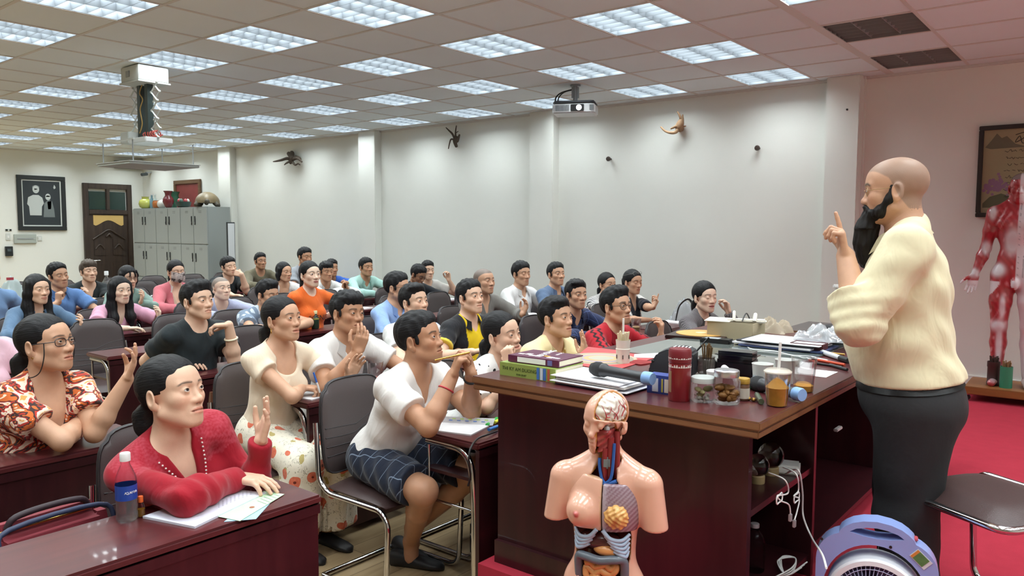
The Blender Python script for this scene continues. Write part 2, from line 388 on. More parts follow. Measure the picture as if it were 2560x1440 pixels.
def mixv(c, c2, m): return c+(np.array(c2)-c)*m[:, None]
def head_color(q, S, skin):
    c = np.tile(np.array(skin), (len(q), 1)); w = S.get('w', 1); y = np.abs(q[:, 1])/w; x, z = q[:, 0], q[:, 2]
    front = sm(x, .05, .07)
    blush = np.exp(-(((y-.042)/.022)**2+((z+.022)/.02)**2))*front; c = mixv(c, np.array(skin)*[1.06, .86, .82], blush*.5)
    c = mixv(c, np.array(skin)*[1.0, .84, .8], np.exp(-(((y)/.014)**2+((z+.034)/.014)**2))*front*.5)
    lip = np.maximum(1-np.abs((y/.026)**2+((z+.0642)/.0115)**2)**2, 0)**.6*sm(x, .07, .08)
    c = mixv(c, S.get('lip', np.array(skin)*[.86, .55, .55]), np.clip(lip*1.5, 0, 1)*(.9 if S.get('fem') else .6))
    c = mixv(c, np.array([.08, .02, .02]), np.exp(-((z+.0640+S.get('open', 0)*.003)/(.0016 if S.get('fine', 1) else .0026))**2)*(y < .023)*sm(x, .07, .08)*.75)
    by = .0245+.0045*np.cos((y-.034)/.030*1.6)-.004*sm(y, .04, .056)
    th = S.get('brow', .0034 if not S.get('fem') else .0026)
    br = np.exp(-((z-by)/th)**2)*sm(y, .010, .016)*(1-sm(y, .050, .058))*sm(x, .045, .055)
    c = mixv(c, np.array([.035, .028, .025]), np.clip(br*1.15, 0, .9))
    e = np.array([.0765, .0315, .004]); cl = S.get('lid', .0058); gy = (y-e[1])/.0155; gz = z-e[2]
    edge = cl*np.sqrt(np.clip(1-gy**2, 0, 1))
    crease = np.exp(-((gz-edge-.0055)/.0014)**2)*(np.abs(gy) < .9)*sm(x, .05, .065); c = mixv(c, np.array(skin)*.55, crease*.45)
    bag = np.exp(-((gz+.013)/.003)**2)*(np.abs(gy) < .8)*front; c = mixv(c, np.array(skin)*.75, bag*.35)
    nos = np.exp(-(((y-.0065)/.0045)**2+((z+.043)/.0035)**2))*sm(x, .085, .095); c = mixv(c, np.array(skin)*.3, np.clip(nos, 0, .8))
    st = S.get('stubble', 0)
    if st:
        m = (np.maximum(np.exp(-((z+.05)/.006)**2)*(y < .024)*sm(x, .08, .09), sm(-z, .072, .085)*front*.7)); c = mixv(c, np.array(skin)*.42, np.clip(m, 0, 1)*st)
    bz = S.get('buzz', 0)
    if bz:
        hl = .068-.03*sm(-x, -.07, .0)-.055*sm(-x, -.02, .02)-.06*sm(-x, .0, .06); m = sm(z, hl, hl+.008)*(1-sm(x, .085, .09))
        c = mixv(c, np.array([.10, .095, .09]), m*bz)
    return c
def hair_sdf(q, S):
    st = S['hair']; p = q.copy(); p[:, 1] /= S.get('w', 1.0); x, y, z = p[:, 0], p[:, 1], p[:, 2]; ay = np.abs(y)
    n = (np.sin(x*95+2*np.sin(y*60))*np.sin(y*110+1.3)+.6*np.sin(y*230+x*60))*.0022
    t = S.get('t', .012)
    base = ell(p, A(-.014, 0, .038), A(.098+t, .075+t*.75, .086+t))
    fr = S.get('line', .070)                                                     # front hairline height
    face = ell(p, A(.098, 0, -.022), A(.070, .092, fr+.022))                      # the opening for the face
    low = (z+.045)*.75-(x+.03)*-.62                                              # nape-to-temple cut, below is bare
    if st in ('short', 'fade', 'quiff', 'mop', 'side'):
        tp = {'short': .016, 'fade': .014, 'quiff': .028, 'mop': .02, 'side': .02}[st]
        base = ell(p, A(-.014, 0, .040), A(.100+t*.6, .0755+t*.45, .088+t))
        top = ell(p, A(.022, .006, .086), A(.070, .060, .030+tp)); d = smin(base, top, .02)
        if st == 'quiff': d = smin(d, ell(p, A(.060, .008, .108), A(.034, .050, .026)), .02)
        if st == 'mop':
            d = smin(d, ell(p, A(.056, 0, .086), A(.046, .068, .040)), .015); face = ell(p, A(.105, 0, -.03), A(.072, .080, .078+.012*0)); n = n*1.6
        if st == 'side': d = smin(d, ell(p, A(.055, -.02, .100), A(.040, .050, .026)), .02)
        d = smax(d+n, -face, .012)
        cut = -(z-(-.012-.85*np.minimum(x-.03, 0)*-1*0)) if False else None
        lowz = np.where(x > .0, .012+.35*x, np.where(x > -.03, .026+x*.4, -.040-(-.03-x)*.35+.05*sm(x, -.06, -.03)))
        d = smax(d, (lowz-z)*.7, .012)
        if S.get('sideburn', 1): d = smin(d, smax(cap(p*A(1, 1, 1), A(.018, .0755, .02), A(.014, .0755, -.012), .006, .004) if False else ell(np.stack([x, ay, z], 1), A(.020, .0715, .004), A(.011, .005, .022)), (-.02-z), .003), .006)
        return d
    if st in ('tied', 'bun', 'pony', 'long', 'bob'):
        lw = np.where(x > -.005, .030+.3*x, -.075+.0*x); d = base
        d = smax(d+n*.35, -face, .013)
        if st in ('tied', 'bun', 'pony'):
            lowz = .004-1.1*np.clip(-x, 0, .075); lowz = np.where(x > .02, .012, lowz); d = smax(d, (lowz-z)*.75, .012)
        else:
            d = smax(d, (-.07-z)*.8, .02)
        if st == 'bun': d = smin(d, ell(p, A(-.105, .0, .055), A(.045, .050, .042))+n, .012)
        if st in ('pony', 'tied'):
            d = smin(d, chain(p, [A(-.085, 0, .03 if st == 'pony' else -.03), A(-.118, 0, .01 if st == 'pony' else -.055), A(-.118, .0, -.09), A(-.105, .0, -.19)], [.030, .033, .032, .018], .02)+n, .015)
        if st == 'long':
            for s in (1, -1):
                c = np.stack([x, y*s, z], 1)
                d = smin(d, chain(c, [A(.016, .066, .05), A(.0, .074, -.03), A(-.018, .078, -.13), A(.012, .076, -.24), A(.03, .07, -.31)], [.028, .034, .042, .040, .018], .03)+n, .035)
            d = smin(d, chain(p, [A(-.075, 0, .03), A(-.085, 0, -.10), A(-.075, 0, -.24)], [.055, .062, .05], .02)+n, .03)
            d = smax(d, -ell(p, A(.105, 0, -.05), A(.075, .068, .115)), .012)
        if st == 'bob':
            for s in (1, -1):
                c = np.stack([x, y*s, z], 1); d = smin(d, chain(c, [A(.012, .072, .04), A(-.012, .080, -.03), A(-.02, .076, -.085)], [.024, .030, .022], .02)+n, .02)
            d = smin(d, chain(p, [A(-.07, 0, .02), A(-.075, 0, -.085)], [.05, .045], .02)+n, .02)
            d = smax(d, -ell(p, A(.110, 0, -.04), A(.082, .078, .105)), .012)
        for b_ in S.get('bangs', []):
            d = smin(d, chain(p, [A(.085, b_, .085), A(.103, b_*1.25, .045), A(.100, b_*1.5, .012)], [.010, .007, .003], .006), .006)
        return d
    if st == 'rim':      # shaved scalp: a hair's breadth of stubble
        return base
def beard_sdf(q, wy=1.0):
    p = q.copy(); p[:, 1] = np.abs(p[:, 1])/np.where(p[:, 2] > -.13, wy, 1); x, z = p[:, 0], p[:, 2]
    n = (np.sin(p[:, 1]*240+np.sin(z*50)*2)*np.sin(x*190+z*30))*.0025
    d = chain(p, [A(.006, .067, .012), A(.012, .063, -.03), A(.045, .046, -.070), A(.084, 0, -.085)], [.006, .012, .019, .023], .02)
    d = smin(d, chain(p, [A(.078, 0, -.092), A(.094, 0, -.13), A(.100, .0, -.18), A(.098, 0, -.235), A(.094, 0, -.275)], [.030, .036, .036, .026, .008], .025)*.9, .02)
    d = smin(d, chain(p, [A(.101, 0, -.0505), A(.094, .016, -.053), A(.082, .028, -.066), A(.070, .032, -.085)], [.0062, .0065, .008, .009], .006), .008)
    return d+n
# ---- hands
def hand_chain(W, d, n, thumb_s, s, curl, spread=.06, tcurl=.3):
    """finger joints for a wrist at W, fingers along d, palm facing n"""
    d = d/np.linalg.norm(d); n = n-d*(n @ d); n /= np.linalg.norm(n); t = np.cross(d, n)*thumb_s
    out = []; offs = (.029, .0095, -.010, -.028); lens = (.070, .078, .072, .057); cl = curl if isinstance(curl, (tuple, list)) else (curl,)*4
    for i in range(4):
        sp = spread*(1.5-i); b = W+s*(d*(.088-.006*abs(i-1.2))+t*offs[i]); dirv = d*math.cos(sp)+t*math.sin(sp); pts = [b-s*d*.02, b]; a = 0
        for L_, k in zip((.45, .30, .25), (75, 95, 55)):
            a += R(k)*cl[i]; pts.append(pts[-1]+s*lens[i]*L_*(dirv*math.cos(a)+n*math.sin(a)))
        out.append((pts, [s*.0095, s*.0092, s*.0082, s*.0074, s*.0064]))
    b = W+s*(d*.022+t*.022+n*.006); d0 = d*.62+t*.72+n*.30; d0 /= np.linalg.norm(d0); d1 = d*.85+t*(.45-tcurl*.9)+n*(.25+tcurl*.5); d1 /= np.linalg.norm(d1); d2 = d*(.9-tcurl*.3)+t*(.15-tcurl*1.1)+n*(.2+tcurl*.6); d2 /= np.linalg.norm(d2)
    out.append(([b, b+s*d0*.040, b+s*(d0*.040+d1*.032), b+s*(d0*.040+d1*.032+d2*.026)], [s*.014, s*.0115, s*.0098, s*.0075]))
    Mx = np.stack([d, t, n], 1)
    return out, Mx
def hand_sdf(p, W, H, s):
    fs, Mx = H; d_, t, n = Mx[:, 0], Mx[:, 1], Mx[:, 2]
    r = rbox(p, W+s*d_*.048, A(.043, .036, .0125)*s, .011*s, Mx)
    r = smin(r, ell(p, W+s*(d_*.035+t*.022+n*.007), A(.032, .016, .014)*s, Mx), .012*s)
    for pts, rs in fs: r = smin(r, chain(p, pts, rs, .003*s), .005*s)
    return r
def ik(S_, W, l1, l2, hint):
    v = W-S_; L_ = np.linalg.norm(v); 
    if L_ > (l1+l2)*.995: W = S_+v/L_*(l1+l2)*.995; v = W-S_; L_ = np.linalg.norm(v)
    L_ = max(L_, abs(l1-l2)+.02); u = v/np.linalg.norm(v); a = (l1*l1-l2*l2+L_*L_)/(2*L_); h = math.sqrt(max(l1*l1-a*a, 1e-6))
    hp = hint-u*(hint @ u); hp /= np.linalg.norm(hp)+1e-9
    return S_+u*a+hp*h, W
SKINS = {'fair': '#e8c7b0', 'light': '#ddb59b', 'mid': '#cc9f82', 'tan': '#b98a6c', 'dark': '#9d7258'}
SKINS = {k: np.array(lin(v[1:])) for k, v in SKINS.items()}
def bounds(pts, rs, pad): P = np.array(pts); return P.min(0)-rs-pad, P.max(0)+rs+pad
def person(label, head, phi, pitch=8, roll=0, s=.96, skin='mid', hair='short', fem=False, face=None, top=None, arms=(None, None), q=1.5, byaw=None, hcol='black',
           group=None, fat=0, gl=None, extras=(), pants=None, seat=.45, legs='seat', swing=None, stand=None, hip=None, hands=(1, 1), lowres=1.0):
    face = dict(face or {}); face['fem'] = fem; face['fine'] = q < 1.2; face['hair'] = hair; top = top or {}
    H = at_x(*head) if len(head) == 3 else np.array(head[3]); al = math.atan2(CAM[1]-H[1], CAM[0]-H[0]); psi = al+R(phi); th = R(pitch)
    fw = np.array([math.cos(psi)*math.cos(th), math.sin(psi)*math.cos(th), math.sin(th)]); lf = np.array([-math.sin(psi), math.cos(psi), 0]); upv = np.cross(fw, lf)
    c, sn = math.cos(R(roll)), math.sin(R(roll)); lf, upv = c*lf+sn*upv, -sn*lf+c*upv
    HM = np.stack([fw, lf, upv], 1).astype(f32); Hf = H.astype(f32)
    beta = byaw if byaw is not None else .35*(((psi+PI) % (2*PI))-PI)
    fh = np.array([math.cos(beta), math.sin(beta), 0]); lh = np.array([-math.sin(beta), math.cos(beta), 0])
    N_ = H+s*(fw*-.030+upv*-.150)*.55+s*(.45*np.array([0, 0, -.150])-.45*.03*fh) if stand is None else H+s*np.array([0, 0, -.150])-.03*fh
    L_ = .48*s if stand is None else .56*s
    hz = seat+.11 if stand is None else stand
    if hip is not None: P0 = np.array(hip, float); L_ = np.linalg.norm(N_-P0)
    else:
        dz = N_[2]-hz; 
        if dz > L_*.995: hz = N_[2]-L_*.995; dz = N_[2]-hz
        lam = math.acos(np.clip(dz/L_, .45, .999)); P0 = N_-L_*(math.cos(lam)*np.array([0, 0, 1])+math.sin(lam)*fh)
    u = (N_-P0)/np.linalg.norm(N_-P0); l = lh-u*(lh @ u); l /= np.linalg.norm(l); f = np.cross(l, u)
    TM = np.stack([f, l, u], 1).astype(f32); k = L_/.48 if stand is None and hip is None else s*1.0; zs = L_/(.50*s)   # vertical stretch of the trunk
    P0f = P0.astype(f32); sw = .158 if fem else .178
    J = [P0+s*(f*.0+sd*l*sw)+u*(L_-.055*s) for sd in (1, -1)]
    def tl(p): return ((p-P0f) @ TM)/f32(s)
    def trunk(p, off=0.0):
        t = tl(p).copy(); t[:, 2] /= f32(zs); y = t.copy(); y[:, 1] = np.abs(y[:, 1]); F_ = fat
        d = ell(y, A(0, 0, .02), A(.125+F_*.5, .165+F_*.6, .12)); d = smin(d, ell(y, A(.015+F_*.5, 0, .16), A(.108+F_, .135+F_, .16)), .06)
        d = smin(d, ell(y, A(.0, 0, .33), A(.105+F_*.4, .148+F_*.4 if not fem else .132+F_*.4, .15)), .06)
        if fem: d = smin(d, ell(y, A(.082+F_*.3, .065, .295), A(.048, .058, .056)), .04)
        d = smin(d, cap(y, A(-.012, 0, .435), A(-.005, sw-.012, .445), .058, .052), .05)
        d = smin(d, cap(y, A(-.02, 0, .515), A(-.012, sw-.05, .462), .050, .040), .04)
        return d*s-off
    neckA, neckB = N_-u*.06-f*.005, H+(fw*-.022+upv*-.055)*s; nr = (.047 if fem else .055)*s*(1+fat*2)
    def neck(p): return cap(p, neckA, neckB, nr*1.08, nr)
    # arms
    AR = []
    for i, sd in enumerate((1, -1)):
        a = dict(arms[i] or {}); l1, l2 = .285*s, .245*s
        if 'w' in a: W = at_x(*a['w']) if len(a['w']) == 3 else np.array(a['w'][3])
        elif a.get('rest') == 'lap': W = P0+fh*.30+lh*sd*.10+np.array([0, 0, .10])
        elif a.get('rest') == 'hip': W = P0+lh*sd*.22*s+fh*.02+UP*.16
        elif a.get('rest') == 'side': W = J[i]+np.array([0, 0, -.5*s])+fh*.05
        else: W = N_+fh*.30*s+lh*sd*.07; W[2] = max(.80, min(N_[2]-.22, .80))
        hint = np.array(a.get('e', -.2*fh+lh*sd*.75-.8*UP), float)
        if 'et' in a: hint = at_x(*a['et'])-(J[i]+W)/2
        E_, W = ik(J[i], W, l1, l2, hint)
        if stand is None and W[2] > .76 and E_[2] < .80 and 'et' not in a:        # keep the elbow on the desk, not through it
            best = None; ax = (W-J[i])/np.linalg.norm(W-J[i])
            for an_ in range(-180, 180, 6):
                h2 = np.array(Matrix.Rotation(R(an_), 3, Vector(ax)) @ Vector(hint)); E2, _ = ik(J[i], W, l1, l2, h2)
                sc_ = abs(an_)+max(0, .80-E2[2])*4000+(60 if (E2-P0) @ lh*sd < .05 else 0)
                if best is None or sc_ < best[0]: best = (sc_, E2)
            E_ = best[1]
        hd = a.get('d'); hn = a.get('n')
        fa = (W-E_)/np.linalg.norm(W-E_)
        if hd is None: hd = fa*.7+lh*(-sd)*.3
        if hn is None: hn = np.array([0, 0, -1.0])
        Hc = hand_chain(W, np.array(hd, float), np.array(hn, float), 1 if sd < 0 else -1, s*(.93 if fem else 1), a.get('curl', .25), a.get('spread', .05), a.get('t', .3))
        AR.append((J[i], E_, W, Hc, i))
    ak = (.86 if fem else 1.0)*(1+fat*3); hs = s*(.93 if fem else 1)
    def arm(p, a):
        J_, E_, W, Hc, i = a
        d = cap(p, J_, E_, .050*s*ak, .040*s*ak); fa = W-E_
        d = smin(d, chain(p, [E_, E_+fa*.28, W], [.038*s*ak, .041*s*ak, .0265*s*ak], .02), .02)
        if hands[i]: d = smin(d, hand_sdf(p, W, Hc, hs), .014*s)
        return d
    root = empty('person', (float(P0[0]), float(P0[1]), 0.3 if stand is not None else 0), 0, label, 'person', group)
    off = np.array(root.location)
    inv = lambda V: V-off
    skc = SKINS[skin]; parts = []; cols = []
    def headneck(p):
        hq = ((p-Hf) @ HM)/f32(s); return smin(head_sdf(hq, face)*s, neck(p), .022*s)
    lo, hi = bounds([H+fw*.12*s, H-fw*.12*s, H+upv*.135*s, H-upv*.13*s, H+lf*.1*s, H-lf*.1*s, neckA], 0, .015)
    V, F_ = mesh_sdf(headneck, lo, hi, .0034*q); hq = ((V-H) @ HM)/s; parts.append((inv(V), F_, 0)); cols.append(head_color(hq, face, skc))
    slt = top.get('sleeve', 'short')
    torso_skin = lambda p: smin(trunk(p, 0), neck(p), .03)
    lo, hi = bounds([N_, P0+u*.28*s, *J], .13*s, .03)
    V, F_ = mesh_sdf(torso_skin, lo, hi, .008*max(q, 1.2)); parts.append((inv(V), F_, 0)); cols.append(np.tile(skc, (len(V), 1)))
    for a in AR:
        pts = [a[0], a[1], a[2]]+[x for ch, _ in a[3][0] for x in ch]
        start = a[0] if slt in ('short', 'none', 'cap') else a[1]
        lo, hi = bounds([start, a[1], a[2]]+([x for ch, _ in a[3][0] for x in ch] if hands[a[4]] else []), .05*s, .01)
        V, F_ = mesh_sdf(lambda p: arm(p, a), lo, hi, .0034*q*(1.25 if q > 1.3 else 1.1)); c_ = np.tile(skc*.97, (len(V), 1))
        for ch, rs in a[3][0][:4]:       # nails
            tip = np.array(ch[-1]); dv = (tip-ch[-2])/np.linalg.norm(tip-ch[-2]); m = np.exp(-(np.linalg.norm(V-(tip-a[3][1][:, 2]*.006*s), axis=1)/(.006*s))**2); c_ = mixv(c_, skc*[1.12, 1.0, 1.0], np.clip(m, 0, .8))
        parts.append((inv(V), F_, 0)); cols.append(c_)
    # eyes: the almond of the ball that shows between the lids, and the lids' rims
    g_ = face.get('gaze', (0, 0)); gd = np.array([1, g_[0], g_[1]]); gd = gd/np.linalg.norm(gd); cl = face.get('lid', .0052); wf = face.get('w', 1)
    for sd in (1, -1):
        e0 = np.array([.0765, .0315*sd*wf, .004]); nu, nw = 25, 9; gr = gd.copy()
        def on(az, el, r): return e0+r*np.array([math.cos(el)*math.cos(az), math.cos(el)*math.sin(az), math.sin(el)])
        azs = [sd*(-.72+1.62*i/(nu-1)) for i in range(nu)]; tt = [(i/(nu-1))*2-1 for i in range(nu)]
        up_ = [cl/.0152*1.05*max(0, 1-abs(t)**2.2)+.05*t for t in tt]; lo_ = [-cl/.0152*.78*max(0, 1-abs(t)**2.6)+.05*t for t in tt]
        if cl < .002: up_ = [-.22+.06*t+.10*abs(t)**2 for t in tt]; lo_ = [x-.001 for x in up_]
        vs = []; ec = []
        for i in range(nu):
            for j in range(nw):
                P_ = on(azs[i], lo_[i]+(up_[i]-lo_[i])*j/(nw-1), .0153); vs.append(H+s*(HM @ P_)); ang = math.acos(np.clip((P_-e0)/.0153 @ gr, -1, 1))
                ec.append((.004,)*3 if ang < .17 else ((.018, .010, .007) if ang < .43 else (.55, .51, .48)))
        F2 = [(i*nw+j, (i+1)*nw+j, (i+1)*nw+j+1, i*nw+j+1) for i in range(nu-1) for j in range(nw-1)]
        if sd < 0: F2 = [f_[::-1] for f_ in F2]
        if cl >= .002: parts.append((inv(np.array(vs)), np.array(F2), 1)); cols.append(np.array(ec))
        for cu, dz, r_, c_ in ((up_, .05, .0019, skc*.80), (up_, -.005, .0010 if fem else .0008, np.array([.02, .015, .014])), (lo_, -.06, .0013, skc*.9)):
            if cl < .002 and c_[0] > .03: continue
            vs = []; n_ = 6
            for i in range(nu):
                tp = .35+.65*(1-abs(tt[i])**3); c0 = on(azs[i], cu[i]+dz, .0151); ax1 = (c0-e0)/np.linalg.norm(c0-e0); ax2 = np.array([0, 0, 1.0])
                for k_ in range(n_): a_ = 2*PI*k_/n_; vs.append(H+s*(HM @ (c0+r_*tp*(ax1*math.cos(a_)+ax2*math.sin(a_)))))
            F2 = [(i*n_+k_, (i+1)*n_+k_, (i+1)*n_+(k_+1) % n_, i*n_+(k_+1) % n_) for i in range(nu-1) for k_ in range(n_)]
            parts.append((inv(np.array(vs)), np.array(F2), 0)); cols.append(np.tile(c_, (len(vs), 1)))
    me = pymesh('body', parts, {'Col': ('FLOAT_COLOR', cols)}); body = obj('body', me, [SKIN, EYE], root, None); shade(me)
    # hair
    if hair not in ('bald', None):
        lo, hi = bounds([H+fw*.13*s, H-fw*.17*s, H+upv*.16*s, H-upv*(.34 if hair == 'long' else (.22 if hair in ('tied', 'pony') else .13))*s, H+lf*.13*s, H-lf*.13*s], 0, .02)
        V, F_ = mesh_sdf(lambda p: hair_sdf(((p-Hf) @ HM)/f32(s), face)*s, lo, hi, .0045*q); hq = ((V-H) @ HM)/s
        if len(V):
            pcv = hq[:, [1, 2, 0]]; me = pymesh('hair', [(inv(V), F_, 0)], {'pc': ('FLOAT_VECTOR', [pcv])}); obj('hair', me, HAIR[hcol], root, None); shade(me)
    if face.get('beard'):
        lo, hi = bounds([H+fw*.15*s, H-upv*.30*s, H+upv*.02*s, H+lf*.11*s, H-lf*.11*s], 0, .01)
        V, F_ = mesh_sdf(lambda p: beard_sdf(((p-Hf) @ HM)/f32(s), face.get('w', 1)*face.get('jaw', 1)**.6)*s, lo, hi, .004*q); me = pymesh('beard', [(inv(V), F_, 0)], {'pc': ('FLOAT_VECTOR', [((V-H) @ HM)/s*A(1, 1, .6)])}); obj('beard', me, HAIR['beard'], root, None); shade(me)
    # upper garment
    sl = {'short': .62, 'cap': .34, 'none': 0, 'long': 1, 'rolled': 1, 'half': .95}[slt]; rs_ = top.get('loose', .014)*s
    nv = top.get('neck', 'round'); hem = top.get('hem', -.08); na = u; nc = N_-u*.012
    ph = RNG.uniform(0, 6, 4); kk = .0085*max(q, 1)
    def shirt(p):
        t = tl(p); d = trunk(p, .011*s+top.get('puff', 0))
        fold = (np.sin(t[:, 2]*46+3.2*np.sin(t[:, 1]*13+ph[0])+ph[1])*np.sin(t[:, 1]*17+t[:, 0]*19+ph[2]))*.0042*s*top.get('fold', 1)
        for a in AR:
            J_, E_, W = a[:3]; ua = E_-J_; l1 = np.linalg.norm(ua); ua = ua/l1
            if sl == 0: continue
            if sl < 1:
                tt = (p-J_.astype(f32)) @ ua.astype(f32); e = cap(p, J_, J_+ua*l1*sl, .054*s*ak+rs_*.6, .050*s*ak+rs_*1.25)
                e = smax(e+np.sin(tt*85+ph[3])*.0016, tt-l1*sl, kk*.7)
            else:
                fa = W-E_; end = 1.0 if slt == 'long' else top.get('roll', .35); We = E_+fa*end; fl = np.linalg.norm(fa); fu = fa/fl
                tt = (p-E_.astype(f32)) @ fu.astype(f32)
                e = cap(p, J_, E_, .054*s*ak+rs_*.6, .045*s*ak+rs_*.7); g = chain(p, [E_, E_+fa*.28, We+fu*.03], [.048*s*ak+rs_*.7, .049*s*ak+rs_*.6, ((.032 if slt == 'long' else .046)*s*ak+rs_*.5)], .02)
                if slt == 'rolled': g = np.minimum(g, smax(cap(p, We-fu*.05, We, .050*s*ak+rs_*.7, .050*s*ak+rs_*.9), -(tt-(fl*end-.055)), .004))
                g = smax(g, tt-fl*end, kk*.7); rr = np.sqrt(((p-E_.astype(f32))**2).sum(1)); w_ = np.exp(-(rr/(.10*s))**2)
                e = smin(e, g, .025)+w_*np.sin(tt*105+ph[3]+p[:, 2]*40)*.0042*s+np.sin(tt*60+ph[0])*.0018*s
            d = smin(d, e, .026*s)
        d = d+fold*np.clip(1.2-np.abs(t[:, 2]-.2)*1.2, .3, 1)
        # neck opening
        hole = cap(p, nc-u*.015+f*.004, nc+u*.30+f*.05, nr*1.13+.004*s+(.022*s if nv == 'scoop' else 0), nr*1.9)
        if nv in ('v', 'shirt'): dv = (.13 if nv == 'v' else .085)*s; hole = smin(hole, cap(p, nc+f*.065*s, nc-u*dv+f*(.13+fat)*s, .040*s, .007*s), .012)
        if nv == 'deepv': hole = smin(hole, cap(p, nc+f*.07*s, nc-u*.19*s+f*.15*s, .070*s, .012*s), .02)
        if nv == 'scoop': hole = smin(hole, ell(p, nc-u*.05*s+f*.09*s, A(.07, .075, .055)*s, TM), .02)
        d = smax(d, -hole, kk)
        return smax(d, (f32(hem)-t[:, 2]/f32(zs))*s, kk)
    ex = [a[1] for a in AR]+([a[2] for a in AR] if sl == 1 else [])
    lo, hi = bounds([N_+u*.03, P0-u*.1*s, P0+f*(.15+fat)*s, *J, *ex], .11*s+rs_+fat*.6, .03+top.get('puff', 0))
    V, F_ = mesh_sdf(shirt, lo, hi, .0060*max(q, 1)*lowres, 2); t = (V-P0) @ TM/s
    cc = np.tile(np.array(lin(top.get('col', 'ffffff'))), (len(V), 1))
    if 'paint' in top: cc = top['paint'](cc, t, V, AR, s, zs)
    me = pymesh(top.get('name', 't_shirt'), [(inv(V), F_, 0)], {'pc': ('FLOAT_VECTOR', [t]), 'Col': ('FLOAT_COLOR', [cc])})
    sho = obj(top.get('name', 't_shirt'), me, top.get('mat') or PLAIN(), root, None, top.get('label')); shade(me)
    if top.get('collar'):
        bm = B(); n_ = 22; op = top.get('copen', .55); rows = []
        for iu in range(n_+1):
            a_ = op+(2*PI-2*op)*iu/n_; fr_ = math.exp(-min(iu, n_-iu)/3.2); dirv = f*math.cos(a_)+l*math.sin(a_)
            top_h = .030*(1-.35*fr_); r0 = nr+.007*s; base = nc+u*.016*s-u*.030*s*max(0, math.cos(a_))+f*.006*s
            i0 = base+dirv*(r0+.004*s); i1 = base+u*top_h*s+dirv*(r0+.006*s); o1 = i1+dirv*.007*s+u*.001; o2 = base-u*(.010+.030*fr_)*s+dirv*(r0+.034*s+.018*s*fr_)
            rows.append([i0, i1, o1, o2])
        vs = [tuple(inv(v)) for r_ in rows for v in r_]; add(bm, vs, [(i*4+j, i*4+j+1, i*4+j+5, i*4+j+4) for i in range(n_) for j in range(3)])
        bmesh.ops.solidify(bm, geom=bm.faces[:], thickness=.003)
        cm = mat('collar_'+str(top['collar']), top['collar'], rough=.8); obj('collar', bm, cm, sho, 60)
    # glasses
    if gl:
        gm = mat('frame_'+gl['col'], gl['col'], rough=.3); bm = B(); rr = gl.get('r', .021); zz = gl.get('z', .002); xx = gl.get('x', .094)
        def G(x, y, z): return tuple(inv(H+s*(fw*x+lf*y*face.get('w', 1)+upv*z)))
        for sd in (1, -1):
            pts = [G(xx-.010*(abs(math.cos(a))*0+.5+.5*math.cos(a)), sd*(.032+(rr*1.12)*(math.cos(a) if not gl.get('sq') else math.copysign(abs(math.cos(a))**.7, math.cos(a)))), zz+gl.get('h', rr*.82)*(math.sin(a) if not gl.get('sq') else math.copysign(abs(math.sin(a))**.55, math.sin(a)))) for a in np.linspace(0, 2*PI, 25)]
            tube(bm, pts, gl.get('t', .0013)*s, 6, cap=False)
            tube(bm, [G(xx-.010, sd*(.033+rr*1.1), zz+.004), G(.03, sd*.0765, zz+.006), G(-.012, sd*.077, zz+.004), G(-.024, sd*.074, zz-.02)] if not gl.get('up') else [G(xx-.01, sd*.055, zz), G(.0, sd*.085, zz-.02), G(-.05, sd*.085, zz-.03)], gl.get('t', .0013)*s*1.1, 6, smooth=3)
        tube(bm, [G(xx, .010, zz+.004), G(xx+.006, 0, zz+.007), G(xx, -.010, zz+.004)], .0013*s, 6)
        go = obj('eyeglasses', bm, gm, root, 60)
        bm = B()
        for sd in (1, -1):
            ring = [G(xx-.010*(.5+.5*math.cos(a)), sd*(.032+rr*1.1*math.cos(a)), zz+gl.get('h', rr*.82)*math.sin(a)) for a in np.linspace(0, 2*PI, 20, endpoint=False)]
            add(bm, ring, [tuple(range(20))])
        obj('lens', bm, LENS, go, None)
    # legs
    if legs:
        pts = []
        for i, sd in enumerate((1, -1)):
            hp = P0+lh*sd*.085*s+np.array([0, 0, -.01])
            if stand is not None: kn = hp+np.array([.02, 0, -.40*s]); an = np.array([hp[0]-.0, hp[1], .40])+lh*sd*.02
            else:
                sw_ = (swing or (0, 0))[i]; Xr = min([X for X in (1.53, .40, -.70, -1.80, -2.85, -3.90, -4.95, -6.0) if X > P0[0]+.15] or [9]); kn = hp+min(.40*s, max(.2, Xr-.13-hp[0]))*(fh*math.cos(sw_)+lh*math.sin(sw_)); kn[2] = seat+.075; an = kn-fh*.10-lh*math.sin(sw_)*.12; an[2] = .09
            pts.append((hp, kn, an))
        if legs == 'own': return dict(root=root, pts=pts, off=off, P0=P0, fh=fh, lh=lh, tl=tl, s=s, H=H, HM=HM, AR=AR, N=N_, TM=TM, L=L_, trunk=trunk, zs=zs, u=u, f=f, l=l, shirt=sho)
        def leg(p):
            t = tl(p); d = ell(np.stack([t[:, 0], t[:, 1], t[:, 2]], 1), A(0, 0, .0), A(.13+fat*.5, .172+fat*.6, .12))*s
            for hp, kn, an in pts: d = smin(d, chain(p, [hp, kn, an], [.090*s, .070*s, .058*s], .03), .03)
            return smax(d, f32(.085)-p[:, 2], .005)
        lo, hi = bounds([P0, *[x for y in pts for x in y]], .14, .05); V, F_ = mesh_sdf(leg, lo, hi, .016)
        me = pymesh('trousers', [(inv(V), F_, 0)]); obj('trousers', me, pants or PANTS, root, None); shade(me)
